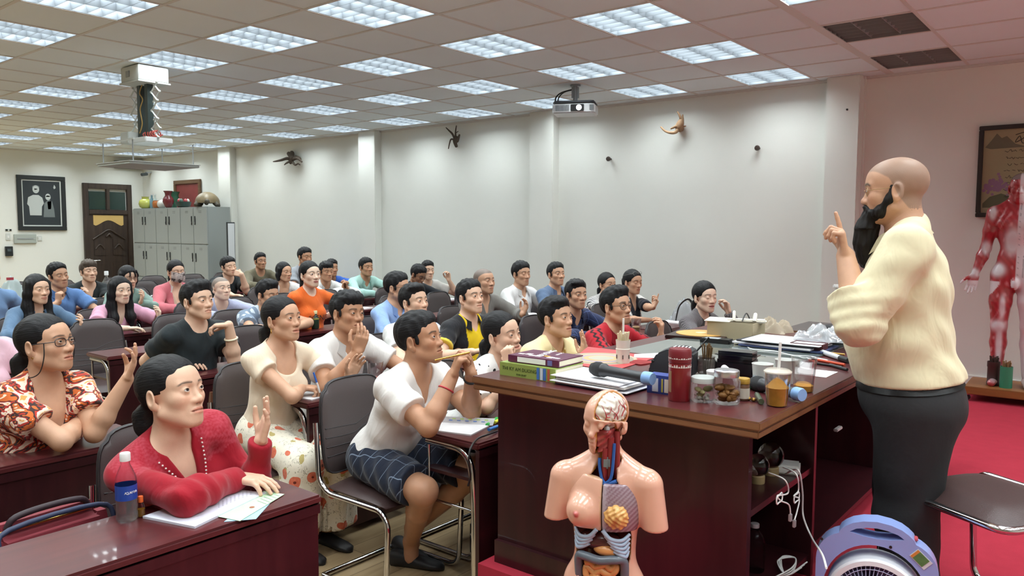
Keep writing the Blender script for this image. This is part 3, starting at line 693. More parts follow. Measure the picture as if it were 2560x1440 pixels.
        for hp, kn, an in pts:
            bm = B(); a_ = np.array([an[0], an[1], 0])-off; ball(bm, tuple(a_+fh*.06+np.array([0, 0, .045])), (.05, .05, .044), 12)
            bm2 = B(); t_ = axes(fh, loc=tuple(a_)); ball(bm2, (.055, 0, .045), (.135*s, .048*s, .045), 14, mx=t_); bm.free(); obj('shoe', bm2, SHOE, root, 60)
    return dict(root=root, off=off, P0=P0, fh=fh, lh=lh, s=s, H=H, HM=HM, AR=AR, N=N_, TM=TM, u=u, f=f, l=l, tl=tl, shirt=sho, fw=fw, lf=lf, upv=upv)
LENS = mat('lens_glass', 'ffffff', rough=.02, trans=1, ior=1.05, alpha=.35)
def ring_on(d, arm_i, frac, rad, r, m, name, label=None):
    J_, E_, W, Hc, i = d['AR'][arm_i]; c = E_+(W-E_)*frac; ax_ = (W-E_)/np.linalg.norm(W-E_); x = np.cross(ax_, [0, 0, 1.0]); x /= np.linalg.norm(x); y = np.cross(ax_, x)
    bm = B(); tube(bm, [c+rad*(x*math.cos(a)+y*math.sin(a))-d['off'] for a in np.linspace(0, 2*PI, 25)], r, 8, cap=False); return obj(name, bm, m, d['root'], 60, label)
# ---------------------------------------------------------------- the class, from the front rows back
def W4(v): return (0, 0, 0, v)
def wz(px, py, z): return W4(at_z(px, py, z))
OPN = dict(curl=(.10, .08, .10, .16), t=.05, spread=.04); REL = dict(curl=(.30, .36, .42, .48), t=.35); FST = dict(curl=.92, t=.9); PNT = dict(curl=(.03, .75, .85, .9), t=.8); FLT = dict(curl=.12, t=.2, spread=.06)
UPF = lambda a=.2, b=1, c=.05: rut(a, b, c)
GROUP = 'students seated at the desks'
LEAF = cloth('leaf_print', 'leaf', ['ecd2b8', 'd06a34', '41302f', 'b53a2e', 'f0dfcd', 'dd9a55'])
FLOWER = cloth('flower_print', 'flower', ['e9e2d0', 'b8432c', 'b9a86c', '8a8470'])
DOTS = cloth('dot_print', 'dots', ['ecebe8', '1f1f22'], .8)
def zone(fn): return fn
def paint_polo(cc, t, V, AR, s, zs):
    y = np.abs(t[:, 1]); m = ((y < .088) & (t[:, 0] > -.02)).astype(float); cc = mixv(cc, lin('e3c21c'), m)
    for a in AR:
        ua = a[1]-a[0]; l1 = np.linalg.norm(ua); tt = (V-a[0]) @ (ua/l1)/l1; r = np.linalg.norm(V-a[0]-np.outer(tt*l1, ua/l1), axis=1); cc = mixv(cc, lin('d9c24a'), ((tt > .55) & (r < .09) & (y > .13)).astype(float))
    return cc
def paint_red(cc, t, V, AR, s, zs):
    for a in AR:
        ua = a[1]-a[0]; l1 = np.linalg.norm(ua); ua = ua/l1; tt = (V-a[0]) @ ua/l1; q = V-a[0]-np.outer(tt*l1, ua); nn = np.cross(ua, [0, 0, 1.0]); nn = nn/np.linalg.norm(nn); o = np.cross(nn, ua)
        ang = np.arctan2(q @ nn, q @ o); w = np.abs(((ang+.0)*9/PI+.35*np.sin(tt*40)) % 2-1); band = (np.abs(ang) < .62) & (np.linalg.norm(q, axis=1) > .04) & (tt > -.25) & (tt < .62) & (t[:, 2] > .30*zs)
        cc = mixv(cc, lin('1c1418'), (band & (w < .42)).astype(float))
    return cc
def paint_panel(col, x0=.0, y1=.075):
    def f(cc, t, V, AR, s, zs): return mixv(cc, lin(col), ((np.abs(t[:, 1]) < y1) & (t[:, 0] > x0)).astype(float))
    return f
def paint_band(col, z0, z1):
    def f(cc, t, V, AR, s, zs): return mixv(cc, lin(col), ((t[:, 2] > z0) & (t[:, 2] < z1)).astype(float))
    return f
def paint_lace(cc, t, V, AR, s, zs):
    m = ((np.abs(t[:, 1]) > .065) & (t[:, 2] > .375*zs) & (np.abs(t[:, 1]) < .19) & (t[:, 0] < .09)).astype(float); n = .5+.5*np.sin(V[:, 0]*330+2*np.sin(V[:, 1]*210))*np.sin(V[:, 2]*300+V[:, 1]*250)
    return mixv(cc, lin('b84858'), m*np.clip(n, 0, 1)*.75)
GOLD = mat('gold', 'caa45a', rough=.25, metal=1); PEARL = mat('pearl', 'e8ddd8', rough=.2); IVORY = mat('ivory_bead', 'e3d9bd', rough=.4); BLACKR = mat('black_rubber', '15161a', rough=.55)
def earrings(d, m=GOLD, r=.0045, drop=0):
    bm = B()
    for sd in (1, -1):
        e = d['H']+d['s']*(d['HM'] @ np.array([-.004, sd*.083, -.043]))-d['off']; ball(bm, tuple(e), r, 10)
        if drop: ball(bm, tuple(e-np.array([0, 0, drop])), (r*.9, r*.9, drop*.7), 10)
    return obj('earrings', bm, m, d['root'], 60)
def P(label, *a, **k): k.setdefault('group', GROUP); return person(label, *a, **k)
# --- front desk, left block
p = P('woman in long-sleeved red blouse with beaded neckline, one palm raised, at the nearest desk', (430, 985, 1.13), 50, 12, -3, 1.02, 'light', 'tied', True, dict(lid=.0060, w=1.04, line=.078, t=.008, gaze=(-.1, .25), jaw=1.05),
    dict(name='blouse', col='9c1728', sleeve='long', neck='v', paint=paint_lace, fold=1.1, loose=.012), (dict(w=(652, 1104, 1.30), et=(604, 1190, 1.18), d=UPF(.28, 1, .05), n=rut(-.85, .25, .45), **OPN), dict(w=wz(594, 1194, .795), e=rut(-1, .05, .5), d=rut(1, -.02, .30), n=A(0, 0, -1), curl=(.2, .22, .22, .3), t=.25, spread=.1)), q=1.0, fat=.0, hip=at_x(452, 1275, .97))
bm = B()
for sd in (1, -1):
    for i in range(16):
        f_ = i/15; a = p['N']-p['u']*(.005+.145*f_)*.96+p['l']*sd*(.066*(1-f_)+.010)+p['f']*(.058+.086*math.sin(min(1, f_*1.25)*1.35)); ball(bm, tuple(a-p['off']), .0036, 8)
obj('neckline_beads', bm, PEARL, p['shirt'], 60)
RED = p
p = P('woman in orange leaf-print blouse and cord glasses resting her forearm on the desk', (115, 862, .20), 54, 9, -2, .98, 'mid', 'tied', True, dict(w=1.08, jaw=1.14, line=.078, t=.008, lid=.005, gaze=(-.1, .2)), dict(name='blouse', mat=LEAF, neck='deepv', sleeve='short', loose=.022),
    (dict(w=(318, 948, .42), e=rut(.1, -1, .1), d=UPF(.42, 1, 0), n=rut(-.75, .45, .4), curl=(.35, .12, .12, .15), t=.6), dict(w=wz(212, 1042, .84), e=rut(-1, -.6, .3), d=rut(1, .35, 0), n=rut(0, -1, -.3), curl=.6)), q=1.0, fat=.035, gl=dict(col='2b2a2e', sq=1, h=.0155, r=.0215, t=.0016))
bm = B(); G = lambda x, y, z: tuple(p['H']+p['s']*(p['HM'] @ np.array([x, y, z]))-p['off'])
for sd in (1, -1): tube(bm, [G(.055, sd*.086, .006), G(.05, sd*.092, -.05), G(.02, sd*.09, -.105), G(-.035, sd*.075, -.12), G(-.09, sd*.03, -.10)], .0022, 6, smooth=6)
obj('glasses_cord', bm, BLACKR, p['root'], 60); earrings(p)
p = P('person in pale pink top cut off by the left edge of the picture', (-62, 790, -1.0), 45, 5, 0, .96, 'light', 'tied', True, {}, dict(name='blouse', col='dcb6c4', sleeve='half', neck='round', loose=.03), (None, None), q=1.8, fat=.03)
# --- front desks, middle block
PEN = []
SKIRTW = P('woman in cream cap-sleeve blouse and floral skirt, turning to the front with a pen', (705, 800, .20), 48, 8, -2, .96, 'mid', 'tied', True, dict(line=.078, t=.010, lid=.0052, open=.5, gaze=(-.1, .2)), dict(name='blouse', col='e2d0b8', sleeve='cap', neck='scoop', loose=.02, hem=-.02),
    (dict(w=(872, 945, .48), e=rut(.2, -1, .2), d=UPF(.5, 1, -.2), n=rut(.55, .1, .8), curl=.2, t=.1), dict(w=wz(758, 968, .80), e=rut(-.6, -1, .4), d=rut(1, -.05, .2), n=A(0, 0, -1), curl=(.5, .55, .6, .65), t=.6)), q=1.0, legs='own')
earrings(SKIRTW, GOLD, .004, .014)
SHORTS = P('man in white v-neck t-shirt and dark plaid shorts clasping a pen with both hands', (1050, 850, 1.08), 64, 12, 0, .98, 'tan', 'fade', False, dict(lid=.0058, stubble=.5, gaze=(-.15, .3), w=.98), dict(col='dedad6', sleeve='short', neck='v', loose=.02, hem=-.10),
    (dict(w=(1178, 935, 1.36), e=rut(.5, -1, .1), d=rut(-.25, .9, .2), n=rut(-.9, .1, -.3), curl=.75, t=.7), dict(w=(1132, 938, 1.33), e=rut(-.1, -1, .45), d=rut(.35, .9, .1), n=rut(.9, .1, -.2), curl=.7, t=.7)), q=1.0, legs='own', fat=.012)
ring_on(SHORTS, 1, .72, .033, .004, mat('red_band', 'b8323c', rough=.5), 'bracelet', 'red printed wristband'); ring_on(SHORTS, 0, .88, .030, .006, BLACKR, 'watch')
p = P('woman in white blouse with black dots leaning her cheek on her fist', (1255, 838, 1.12), 52, 6, 6, .95, 'light', 'tied', True, dict(line=.080, t=.009, lid=.0046, open=.6, jaw=.95), dict(name='blouse', mat=DOTS, neck='v', sleeve='half', loose=.025),
    (None, dict(w=(1278, 912, 1.30), e=rut(.1, -1, .4), d=rut(-.35, 1, -.2), n=rut(.5, .2, -.8), **FST)), q=1.1)
p = P('man in pale yellow collared shirt raising an open hand behind the stacked books', (1390, 797, 1.0), 54, 8, 0, .96, 'mid', 'side', False, dict(lid=.0052, open=.4), dict(name='shirt', col='e3d2a2', collar='e6d6a8', neck='shirt', sleeve='long'), (dict(w=(1458, 898, 1.25), e=rut(.2, -1, .2), d=UPF(.05, 1, 0), n=rut(-.9, 0, .2), **OPN), None), q=1.15)
p = P('man in red polo with black chain print, round glasses, hand raised', (1540, 768, 1.04), 50, 8, 0, .97, 'mid', 'quiff', False, dict(stubble=.5, open=.5, w=.97), dict(name='polo_shirt', col='b01f2c', collar='a51a28', neck='shirt', sleeve='short', paint=paint_red), (dict(w=(1652, 842, 1.26), e=rut(.2, -1, .1), d=UPF(.05, 1, .1), n=rut(-.9, .1, -.3), curl=(.45, .5, .5, .5), t=.6), None), q=1.1, gl=dict(col='16161a', r=.0235, h=.021), hcol='black')
p = P('woman in grey pinstriped hooded top beside the cardboard box, hand lifted', (1762, 744, 1.08), 36, 2, 0, .95, 'fair', 'tied', True, dict(lid=.0005, line=.074, open=.3, lip=lin('a04a48')), dict(name='hooded_top', mat=cloth('grey_pin', 'vstripe', ['4a4649', '7b7678'], .45), neck='shirt', sleeve='long', loose=.02, collar='55504f'), (dict(w=(1822, 782, 1.22), e=rut(.7, -1, .1), d=UPF(-.25, 1, 0), n=rut(-1, .1, .2), curl=(.55, .45, .4, .4), t=.4), None), q=1.15)
# --- second row
p = P('young man in black t-shirt and ivory bangle, chin on the back of his hand', (493, 754, -.92), 42, 6, 0, .97, 'light', 'quiff', False, dict(lid=.0044, w=1.04), dict(col='20272a', neck='round', sleeve='short', loose=.02), (dict(w=(572, 812, -.72), e=rut(.35, -1, .2), d=rut(-1, -.05, .15), n=rut(0, -1, 0), curl=.45, t=.2), dict(w=wz(460, 905, .80), e=rut(-1, -.7, .4), d=rut(1, 0, .2))), q=1.15)
ring_on(p, 0, .62, .036, .006, IVORY, 'bangle')
p = P('man in white polo shirt with bowl-cut hair holding his palm before his mouth', (868, 785, .17), 42, 4, -4, .97, 'tan', 'mop', False, dict(lid=.0050), dict(name='polo_shirt', col='dcd9d6', collar='dedbd8', neck='shirt', sleeve='short', loose=.02), (None, dict(w=(893, 880, .44), e=rut(-.1, -1, .4), d=UPF(.35, 1, 0), n=rut(-.5, .1, -.8), curl=(.2, .25, .3, .3), t=.3)), q=1.1, fat=.01)
p = P('young man in white t-shirt with swept dark fringe, behind the man in shorts', (1035, 757, -.08), 46, 10, 0, .95, 'light', 'side', False, dict(lid=.0052), dict(col='dad8d6', neck='round', sleeve='short'), (None, None), q=1.2)
p = P('man in yellow and black polo shirt looking up to the front', (1175, 745, .12), 42, 10, 0, .95, 'light', 'fade', False, dict(lid=.0056, brow=.004, open=.4, w=.97), dict(name='polo_shirt', col='1f2024', collar='1d1e22', neck='shirt', sleeve='short', paint=paint_polo), (None, dict(w=(1180, 880, .40), e=rut(-1, -.7, .4), d=rut(1, .2, 0))), q=1.15)
p = P('man in navy windowpane-check shirt seated behind the red polo', (1440, 738, .12), 34, 4, 0, .95, 'mid', 'side', False, dict(lid=.0050), dict(name='shirt', mat=cloth('navy_check', 'plaid', ['232c4c', '4a5884', .07]), neck='shirt', collar='252f50', sleeve='long'), (None, None), q=1.25)
p = P('woman in black-and-white striped top half hidden behind the red polo', (1518, 712, -.62), 38, 4, 0, .97, 'mid', 'tied', True, dict(line=.078), dict(name='blouse', mat=cloth('bw_stripe', 'vstripe', ['e4e2de', '34343a'], .8), sleeve='half'), (None, None), q=1.5, fat=.02)
p = P('woman with spectacles pushed onto her hair, white cardigan over black, arm pointing forward', (1582, 706, -.10), 40, -2, 0, .93, 'mid', 'pony', True, dict(lid=.0005, line=.076), dict(name='cardigan', col='dcdad7', sleeve='half', neck='v', paint=paint_panel('22222a', .03, .07)), (dict(w=(1640, 772, .28), e=rut(.3, -1, .1), d=UPF(.5, 1, 0), n=rut(-.9, .2, .1), curl=(.05, .55, .65, .7), t=.5), None), q=1.3, gl=dict(col='9a9690', up=1, z=.098, x=.075, r=.022))
# --- third row
p = P('man in light blue shirt and thin glasses seen behind the swept-fringe man', (993, 720, -.98), 62, 2, 0, .96, 'mid', 'short', False, dict(t=.014), dict(name='shirt', col='8fabd8', collar='94b0dc', neck='shirt', sleeve='long'), (None, None), q=1.25, gl=dict(col='232327'))
p = P('shaven-headed man in grey robe with a raised palm', (1210, 704, -.98), 44, 6, 0, .99, 'mid', 'bald', False, dict(buzz=.85, jaw=1.12, w=1.06, lid=.0036, open=.5), dict(name='robe', col='726f6a', neck='v', sleeve='long', loose=.03), (dict(w=(1306, 786, -.68), e=rut(.3, -1, .1), d=UPF(.45, 1, 0), n=rut(-.7, .4, .4), curl=(.35, .35, .3, .3), t=.3), None), q=1.25, fat=.02)
p = P('man in white open-collar shirt with eyes closed, by the wall', (1303, 686, -1.02), 38, 3, 0, .95, 'mid', 'short', False, dict(lid=.0005, open=.3, t=.016), dict(name='shirt', col='dad9d8', collar='dddcda', neck='shirt', sleeve='long'), (None, None), q=1.3)
p = P('man in blue-grey polo with striped sleeve sitting upright by the wall', (1390, 687, -.84), 34, 8, 0, .94, 'mid', 'fade', False, dict(lid=.0048), dict(name='polo_shirt', col='5f7390', collar='66799a', neck='shirt', sleeve='short'), (None, None), q=1.3)
p = P('young woman in bright orange printed t-shirt with ponytail', (775, 688, -2.05), 32, 6, 0, .97, 'fair', 'pony', True, dict(line=.072, t=.011, lid=.0054, lip=lin('b06058')), dict(col='e2692a', neck='round', sleeve='short', fold=.7), (dict(w=wz(812, 792, .82), d=rut(-1, .1, 0), n=A(0, 0, -1), curl=.5), dict(w=wz(770, 800, .82), d=rut(1, .1, 0), n=A(0, 0, -1), curl=.5)), q=1.2)
ORANGE = p
p = P('man in grey checked shirt looking down behind the cream blouse', (668, 738, -2.08), 44, -4, 0, .97, 'mid', 'quiff', False, dict(lid=.0005), dict(name='shirt', mat=cloth('grey_check', 'plaid', ['c3ccd6', '76869a', .5], 1.3), neck='shirt', collar='c8d0d8', sleeve='short', loose=.02), (None, None), q=1.2)
p = P('shaven-headed person in pale lilac jacket', (553, 722, -3.12), 30, 6, 0, .95, 'fair', 'bald', False, dict(buzz=.8, jaw=1.03, lid=.0052), dict(name='jacket', col='a9adc6', neck='v', sleeve='long', loose=.03), (None, None), q=1.3)
p = P('young woman in pink top with long straight black hair', (300, 727, -3.1), 28, 2, 0, .95, 'fair', 'long', True, dict(lid=.0046, open=.4, line=.072), dict(col='d7a0b8', neck='v', sleeve='short', loose=.02), (dict(w=(398, 800, -2.85), e=rut(.5, -1, 0), d=UPF(.1, 1, 0), n=rut(-.8, .2, .4), **REL), None), q=1.25)
p = P('woman in blue denim shirt with long dark hair and a lifted hand', (93, 725, -3.05), 30, 2, 0, .95, 'light', 'long', True, dict(lid=.0036, line=.074), dict(name='shirt', col='5a7490', collar='5f7a96', neck='shirt', sleeve='long', loose=.02), (dict(w=(196, 826, -2.8), e=rut(.5, -1, 0), d=UPF(.45, 1, 0), n=rut(-.8, .3, .3), **REL), None), q=1.25)
# --- back rows
p = P('man in blue polo shirt leaning his cheek on his fist', (145, 690, -4.3), 30, 2, 8, .97, 'mid', 'fade', False, dict(lid=.0036, line=.085), dict(name='polo_shirt', col='5a7db0', collar='5f84b8', neck='shirt', sleeve='short', loose=.02), (None, dict(w=(146, 756, -4.1), e=rut(0, -1, .4), d=rut(.05, 1, 0), n=rut(.4, .1, -.9), **FST)), q=1.4)
p = P('young man in black t-shirt with long wavy fringe, hand before his chest', (222, 680, -5.25), 20, 6, 0, .97, 'light', 'mop', False, dict(lid=.0036, t=.02, jaw=.96), dict(col='23282a', neck='v', sleeve='short'), (dict(w=(221, 748, -5.0), e=rut(.5, -1, .1), d=UPF(-.1, 1, 0), n=rut(-.9, .1, .3), **REL), None), q=1.4, hcol='tip')
p = P('woman in sage-green cardigan and glasses behind the long-haired woman in pink', (320, 695, -4.25), 28, -4, 0, .95, 'light', 'bob', True, dict(bangs=[.02, -.025, .04], lid=.003), dict(name='cardigan', col='7f978e', neck='round', sleeve='long', loose=.02), (dict(w=(352, 756, -4.0), e=rut(.5, -1, .2), d=UPF(.4, 1, 0), n=rut(-.8, .3, .3), **REL), None), q=1.4, gl=dict(col='6a5a58', r=.022))
MASK = P('woman in pink jacket with white collar wearing a patterned face mask', (440, 680, -4.2), 22, -2, 0, .97, 'light', 'tied', True, dict(lid=.002, line=.074), dict(name='jacket', col='c96f78', collar='e8dcd8', copen=.75, neck='deepv', sleeve='long', loose=.03, paint=paint_panel('c9ad98', .05, .06)), (None, None), q=1.4)
p = P('man in black t-shirt resting his jaw on his fist beside the lockers', (571, 667, -5.4), 34, 0, 6, 1.0, 'light', 'fade', False, dict(lid=.002, jaw=1.12, w=1.06), dict(col='1f2427', neck='round', sleeve='short'), (dict(w=(604, 686, -5.15), e=rut(.5, -1, .2), d=rut(-1, .25, 0), n=rut(-.3, -.2, -.9), **FST), dict(w=wz(585, 741, .80), e=rut(-1, -.6, .3), d=rut(1, 0, 0))), q=1.5, fat=.02)
p = P('man in olive long-sleeved top farthest back before the white wall', (651, 654, -6.3), 24, 4, 0, 1.0, 'tan', 'short', False, dict(open=.4, w=.96), dict(name='henley', col='6b6552', neck='round', sleeve='long', loose=.02), (None, None), q=1.5)
p = P('woman in white t-shirt with chin-length black bob', (710, 681, -4.3), 38, 2, 0, .96, 'mid', 'bob', True, dict(t=.012, line=.082), dict(col='dedcda', neck='scoop', sleeve='half', loose=.03), (None, None), q=1.4)
p = P('tall man in grey t-shirt behind the woman in orange, eyes lowered', (762, 643, -5.3), 36, -2, 0, 1.04, 'tan', 'fade', False, dict(lid=.001), dict(col='8f9298', neck='round', sleeve='short'), (None, None), q=1.5)
p = P('man in white shirt behind the woman in orange, fingers laced by his face', (815, 680, -4.15), 28, 0, 0, .98, 'tan', 'mop', False, dict(lid=.004, t=.012), dict(name='shirt', col='dcdbd9', collar='dfdedc', neck='shirt', sleeve='long'), (dict(w=(868, 722, -3.9), e=rut(.6, -1, .2), d=UPF(-.15, 1, 0), n=rut(-.9, 0, .2), curl=.6), dict(w=(856, 724, -3.92), e=rut(-.2, -1, .5), d=UPF(.2, 1, 0), n=rut(.9, 0, 0), curl=.6)), q=1.4)
p = P('man in bright blue shirt mostly hidden behind the man with laced fingers', (829, 671, -5.3), 30, 2, 0, 1.0, 'tan', 'short', False, {}, dict(name='shirt', col='3a66c0', neck='round', sleeve='short'), (None, None), q=1.6)
p = P('man in mint-green collared shirt against the white wall', (915, 669, -4.2), 34, 2, 0, .98, 'tan', 'short', False, dict(lid=.0046, t=.014), dict(name='shirt', col='a3c9c0', collar='a9cec5', neck='shirt', sleeve='long'), (None, None), q=1.4)
p = P('man in black with glasses bowing his head over his notes', (1045, 688, -3.05), 46, -22, -3, .97, 'dark', 'short', False, dict(lid=.0005, t=.014), dict(col='1c1d22', neck='round', sleeve='long', loose=.025), (None, None), q=1.4, gl=dict(col='26262a'))
p = P('young man in pale grey t-shirt lifting a hand beside his head', (1069, 677, -3.25), 24, 2, 0, .96, 'light', 'short', False, dict(lid=.004, open=.5), dict(col='c2bfba', neck='round', sleeve='short'), (dict(w=(1122, 700, -3.1), e=rut(.2, -1, 0), d=UPF(-.1, 1, 0), n=rut(-.6, .2, .7), curl=.55, t=.5), dict(w=wz(1068, 741, .80), e=rut(-1, -.6, .3), d=rut(1, 0, 0))), q=1.4)
p = P('person in blue shirt whose head is beyond the left edge, forearm on a desk', (-28, 690, -4.15), 30, 0, 0, .97, 'light', 'short', False, {}, dict(name='shirt', col='6f8db4', neck='round', sleeve='half', loose=.02), (dict(w=wz(14, 792, .80), e=rut(.8, -.8, .3), d=rut(-1, 0, 0)), None), q=1.6)
# face mask of the woman in the pink jacket
d = MASK; bm = B(); nu, nv = 13, 9; vs = []
for i in range(nu):
    for j in range(nv):
        a = -1.05+2.1*i/(nu-1); z = -.006-.105*j/(nv-1); r = .083+.020*math.cos(a*1.4)*math.sin(PI*min(1, (j+1.2)/(nv-1)*.8))
        if j == nv-1: r -= .012
        vs.append(tuple(d['H']+d['s']*(d['HM'] @ np.array([r*math.cos(a)+.016, .078*math.sin(a)/math.sin(1.05)*.95, z+.02*abs(a)])) - d['off']))
add(bm, vs, [(i*nv+j, (i+1)*nv+j, (i+1)*nv+j+1, i*nv+j+1) for i in range(nu-1) for j in range(nv-1)]); bmesh.ops.solidify(bm, geom=bm.faces[:], thickness=.002)
mm = mat('mask_print', 'd6ccc8', rough=.8); nt, N_, L_, b_ = nodes(mm); tc = N_.new('ShaderNodeTexCoord'); v_ = N_.new('ShaderNodeTexNoise'); v_.inputs['Scale'].default_value = 26; L_.new(tc.outputs['Object'], v_.inputs['Vector'])
r_ = ramp(N_, [(0, '55504f'), (.40, '8a8280'), (.45, 'd6ccc8'), (.62, 'ece4e0')]); L_.new(v_.outputs[0], r_.inputs[0]); L_.new(r_.outputs[0], b_.inputs['Base Color'])
mk = obj('face_mask', bm, mm, d['root'], 70)
# ---------------------------------------------------------------- the room
CEIL = 3.0; YW = 3.20; XB = -11.9; XF = 6.6; YL = -7.2; PZ = .30
def wallmat(name, col, rough=.75):
    if name in MATS: return MATS[name]
    m = bpy.data.materials.new(name); MATS[name] = m; nt, N, L, b = nodes(m); setp(b, rough=rough, spec=.25)
    tc = N.new('ShaderNodeTexCoord'); nz = N.new('ShaderNodeTexNoise'); nz.inputs['Scale'].default_value = 1.3; nz.inputs['Detail'].default_value = 6; L.new(tc.outputs['Object'], nz.inputs['Vector'])
    c = lin(col); r = N.new('ShaderNodeMix'); r.data_type = 'RGBA'; r.inputs[6].default_value = (*[x*.94 for x in c], 1); r.inputs[7].default_value = (*[min(1, x*1.05) for x in c], 1); L.new(nz.outputs[0], r.inputs[0]); L.new(r.outputs[2], b.inputs['Base Color'])
    n2 = N.new('ShaderNodeTexNoise'); n2.inputs['Scale'].default_value = 90; L.new(tc.outputs['Object'], n2.inputs['Vector']); bp = N.new('ShaderNodeBump'); bp.inputs['Strength'].default_value = .05; bp.inputs['Distance'].default_value = .005; L.new(n2.outputs[0], bp.inputs['Height']); L.new(bp.outputs[0], b.inputs['Normal'])
    return m
WALL = wallmat('wall_paint', 'dfe0da'); TILE = wallmat('ceiling_tile', 'dfe8ed', .9)
def wood(name, c1, c2, axis='x', rough=.3, scale=1.0, plank=None, coat=0):
    if name in MATS: return MATS[name]
    m = bpy.data.materials.new(name); MATS[name] = m; nt, N, L, b = nodes(m); setp(b, rough=rough, coat=coat)
    tc = N.new('ShaderNodeTexCoord'); mp = N.new('ShaderNodeMapping'); L.new(tc.outputs['Object'], mp.inputs[0])
    mp.inputs['Scale'].default_value = {'x': (1.2*scale, 14*scale, 14*scale), 'y': (14*scale, 1.2*scale, 14*scale), 'z': (14*scale, 14*scale, 1.2*scale)}[axis]
    nz = N.new('ShaderNodeTexNoise'); nz.inputs['Scale'].default_value = 1.6; nz.inputs['Detail'].default_value = 6; nz.inputs['Distortion'].default_value = .6; L.new(mp.outputs[0], nz.inputs['Vector'])
    r = ramp(N, [(.25, c1), (.75, c2)], 'LINEAR'); L.new(nz.outputs[0], r.inputs[0]); out = r.outputs[0]
    if plank:
        br = N.new('ShaderNodeTexBrick'); br.inputs['Scale'].default_value = 1; br.inputs['Brick Width'].default_value = 1.2; br.inputs['Row Height'].default_value = .13; br.inputs['Mortar Size'].default_value = .002
        mp2 = N.new('ShaderNodeMapping'); mp2.inputs['Rotation'].default_value = (0, 0, PI/2 if axis == 'y' else 0); L.new(tc.outputs['Object'], mp2.inputs[0]); L.new(mp2.outputs[0], br.inputs['Vector'])
        br.inputs['Color1'].default_value = (.78, .78, .78, 1); br.inputs['Color2'].default_value = (1.1, 1.1, 1.1, 1); br.inputs['Mortar'].default_value = (.3, .28, .25, 1)
        mx = N.new('ShaderNodeMix'); mx.data_type = 'RGBA'; mx.blend_type = 'MULTIPLY'; mx.inputs[0].default_value = 1; L.new(out, mx.inputs[6]); L.new(br.outputs[0], mx.inputs[7]); out = mx.outputs[2]
    L.new(out, b.inputs['Base Color']); return m
FLOOR = wood('floor_laminate', '98805f', 'b8a07c', 'y', .32, plank=True)
CARPET = mat('red_carpet', 'aa3242', rough=.95, bump=.4, bscale=700, var=.12, vscale=14, spec=.1)
DESKW = wood('desk_redwood', '42191d', '5c2829', 'y', .33, coat=.22); DESKX = wood('desk_panel', '2a0f14', '3a171b', 'z', .3, coat=.15); EDGE = wood('desk_edge', '6b4630', '86603f', 'x', .35)
CHROME = mat('chrome', 'c8c8ca', rough=.12, metal=1); WHITE = mat('white_plastic', 'dedfdd', rough=.4); BLACK = mat('black_plastic', '17181a', rough=.4); GREY = mat('grey_plastic', '8b8f90', rough=.45)
PAPER = mat('paper', 'e9e8ea', rough=.85); GLASS = mat('clear_glass', 'ffffff', rough=.02, trans=1, ior=1.45); PLASTIC = mat('clear_plastic', 'f4f6f8', rough=.08, trans=1, ior=1.18, alpha=.55)
LEATHER = mat('chair_leather', '4a4141', rough=.42, bump=.12, bscale=420); LEATHER2 = mat('seat_leather', '42302f', rough=.40, bump=.14, bscale=300); PIPING = mat('chair_piping', '2b2729', rough=.5)
def S(name, bm, m, kind='structure', smooth=None): o = obj(name, bm, m, None, smooth); o['kind'] = kind; return o
bm = B(); box(bm, ((XB+1.6)/2+0, (YL+YW)/2, -.05), (1.6-XB, YW-YL, .1)); box(bm, (4.1, (YL+YW+.1)/2, -.05), (5.0, YW-YL+.1, .1)); S('floor', bm, FLOOR)
bm = B(); prism(bm, [(1.6, -2.03), (1.98, -2.03), (1.98, -3.0), (4.9, -3.0), (4.9, YW+.04), (1.6, YW+.0)], 0.001, PZ); st_ = S('floor_stage', bm, CARPET); st_['label'] = 'raised stage covered in red carpet'  # unseen outer edges drawn in to lessen the red bounce
bm = B(); box(bm, ((XB+1.6)/2, YW+.1, 1.6), (1.6-XB, .2, 3.2)); S('wall_right', bm, WALL)
bm = B(); box(bm, ((XF+1.6)/2, YW+.15, 1.6), (XF-1.6, .2, 3.2)); S('wall_stage', bm, wallmat('wall_stage_paint', 'e4e2dc'))
bm = B(); box(bm, (XB-.1, (YL+YW)/2, 1.6), (.2, YW-YL+.4, 3.2)); S('wall_back', bm, WALL)
bm = B(); box(bm, ((XB+XF)/2, YL-.1, 1.6), (XF-XB, .2, 3.2)); S('wall_left', bm, WALL)
bm = B(); box(bm, (XF+.1, (YL+YW)/2, 1.6), (.2, YW-YL+.4, 3.2)); S('wall_front', bm, WALL)
for i, (x0, x1) in enumerate([(-8.92, -8.54), (-5.20, -4.845), (-2.10, -1.755), (1.30, 1.59)]):
    bm = B(); box(bm, ((x0+x1)/2, YW-.02, 1.5), (x1-x0, .20, 3.0), bev=.006); S('pillar', bm, WALL)
# ceiling of 60 cm tiles, open where the light fittings sit
CELLS = [(i, j) for i in range(-8, 5, 2) for j in range(-10, 19, 2)]; OPEN_ = set(CELLS)  # stage-end columns out of view are added to brighten the stage wall
bm = B(); i0, i1, j0, j1 = -12, 6, -11, 20
for i in range(i0, i1):
    for j in range(j0, j1):
        if (i, j) in OPEN_: continue
        y0, y1 = .6*i, min(.6*(i+1), YW+.05); x0, x1 = max(-.6*(j+1), XB), min(-.6*j, XF)
        if y0 < YL: continue
        if y1 > y0 and x1 > x0: add(bm, [(x0, y0, CEIL), (x1, y0, CEIL), (x1, y1, CEIL), (x0, y1, CEIL)], [(3, 2, 1, 0)])
bmesh.ops.remove_doubles(bm, verts=bm.verts, dist=1e-4); me = bpy.data.meshes.new('ceiling'); bm.to_mesh(me); bm.free(); me.materials.append(TILE); c_ = link(bpy.data.objects.new('ceiling', me)); c_['kind'] = 'structure'
bm = B()
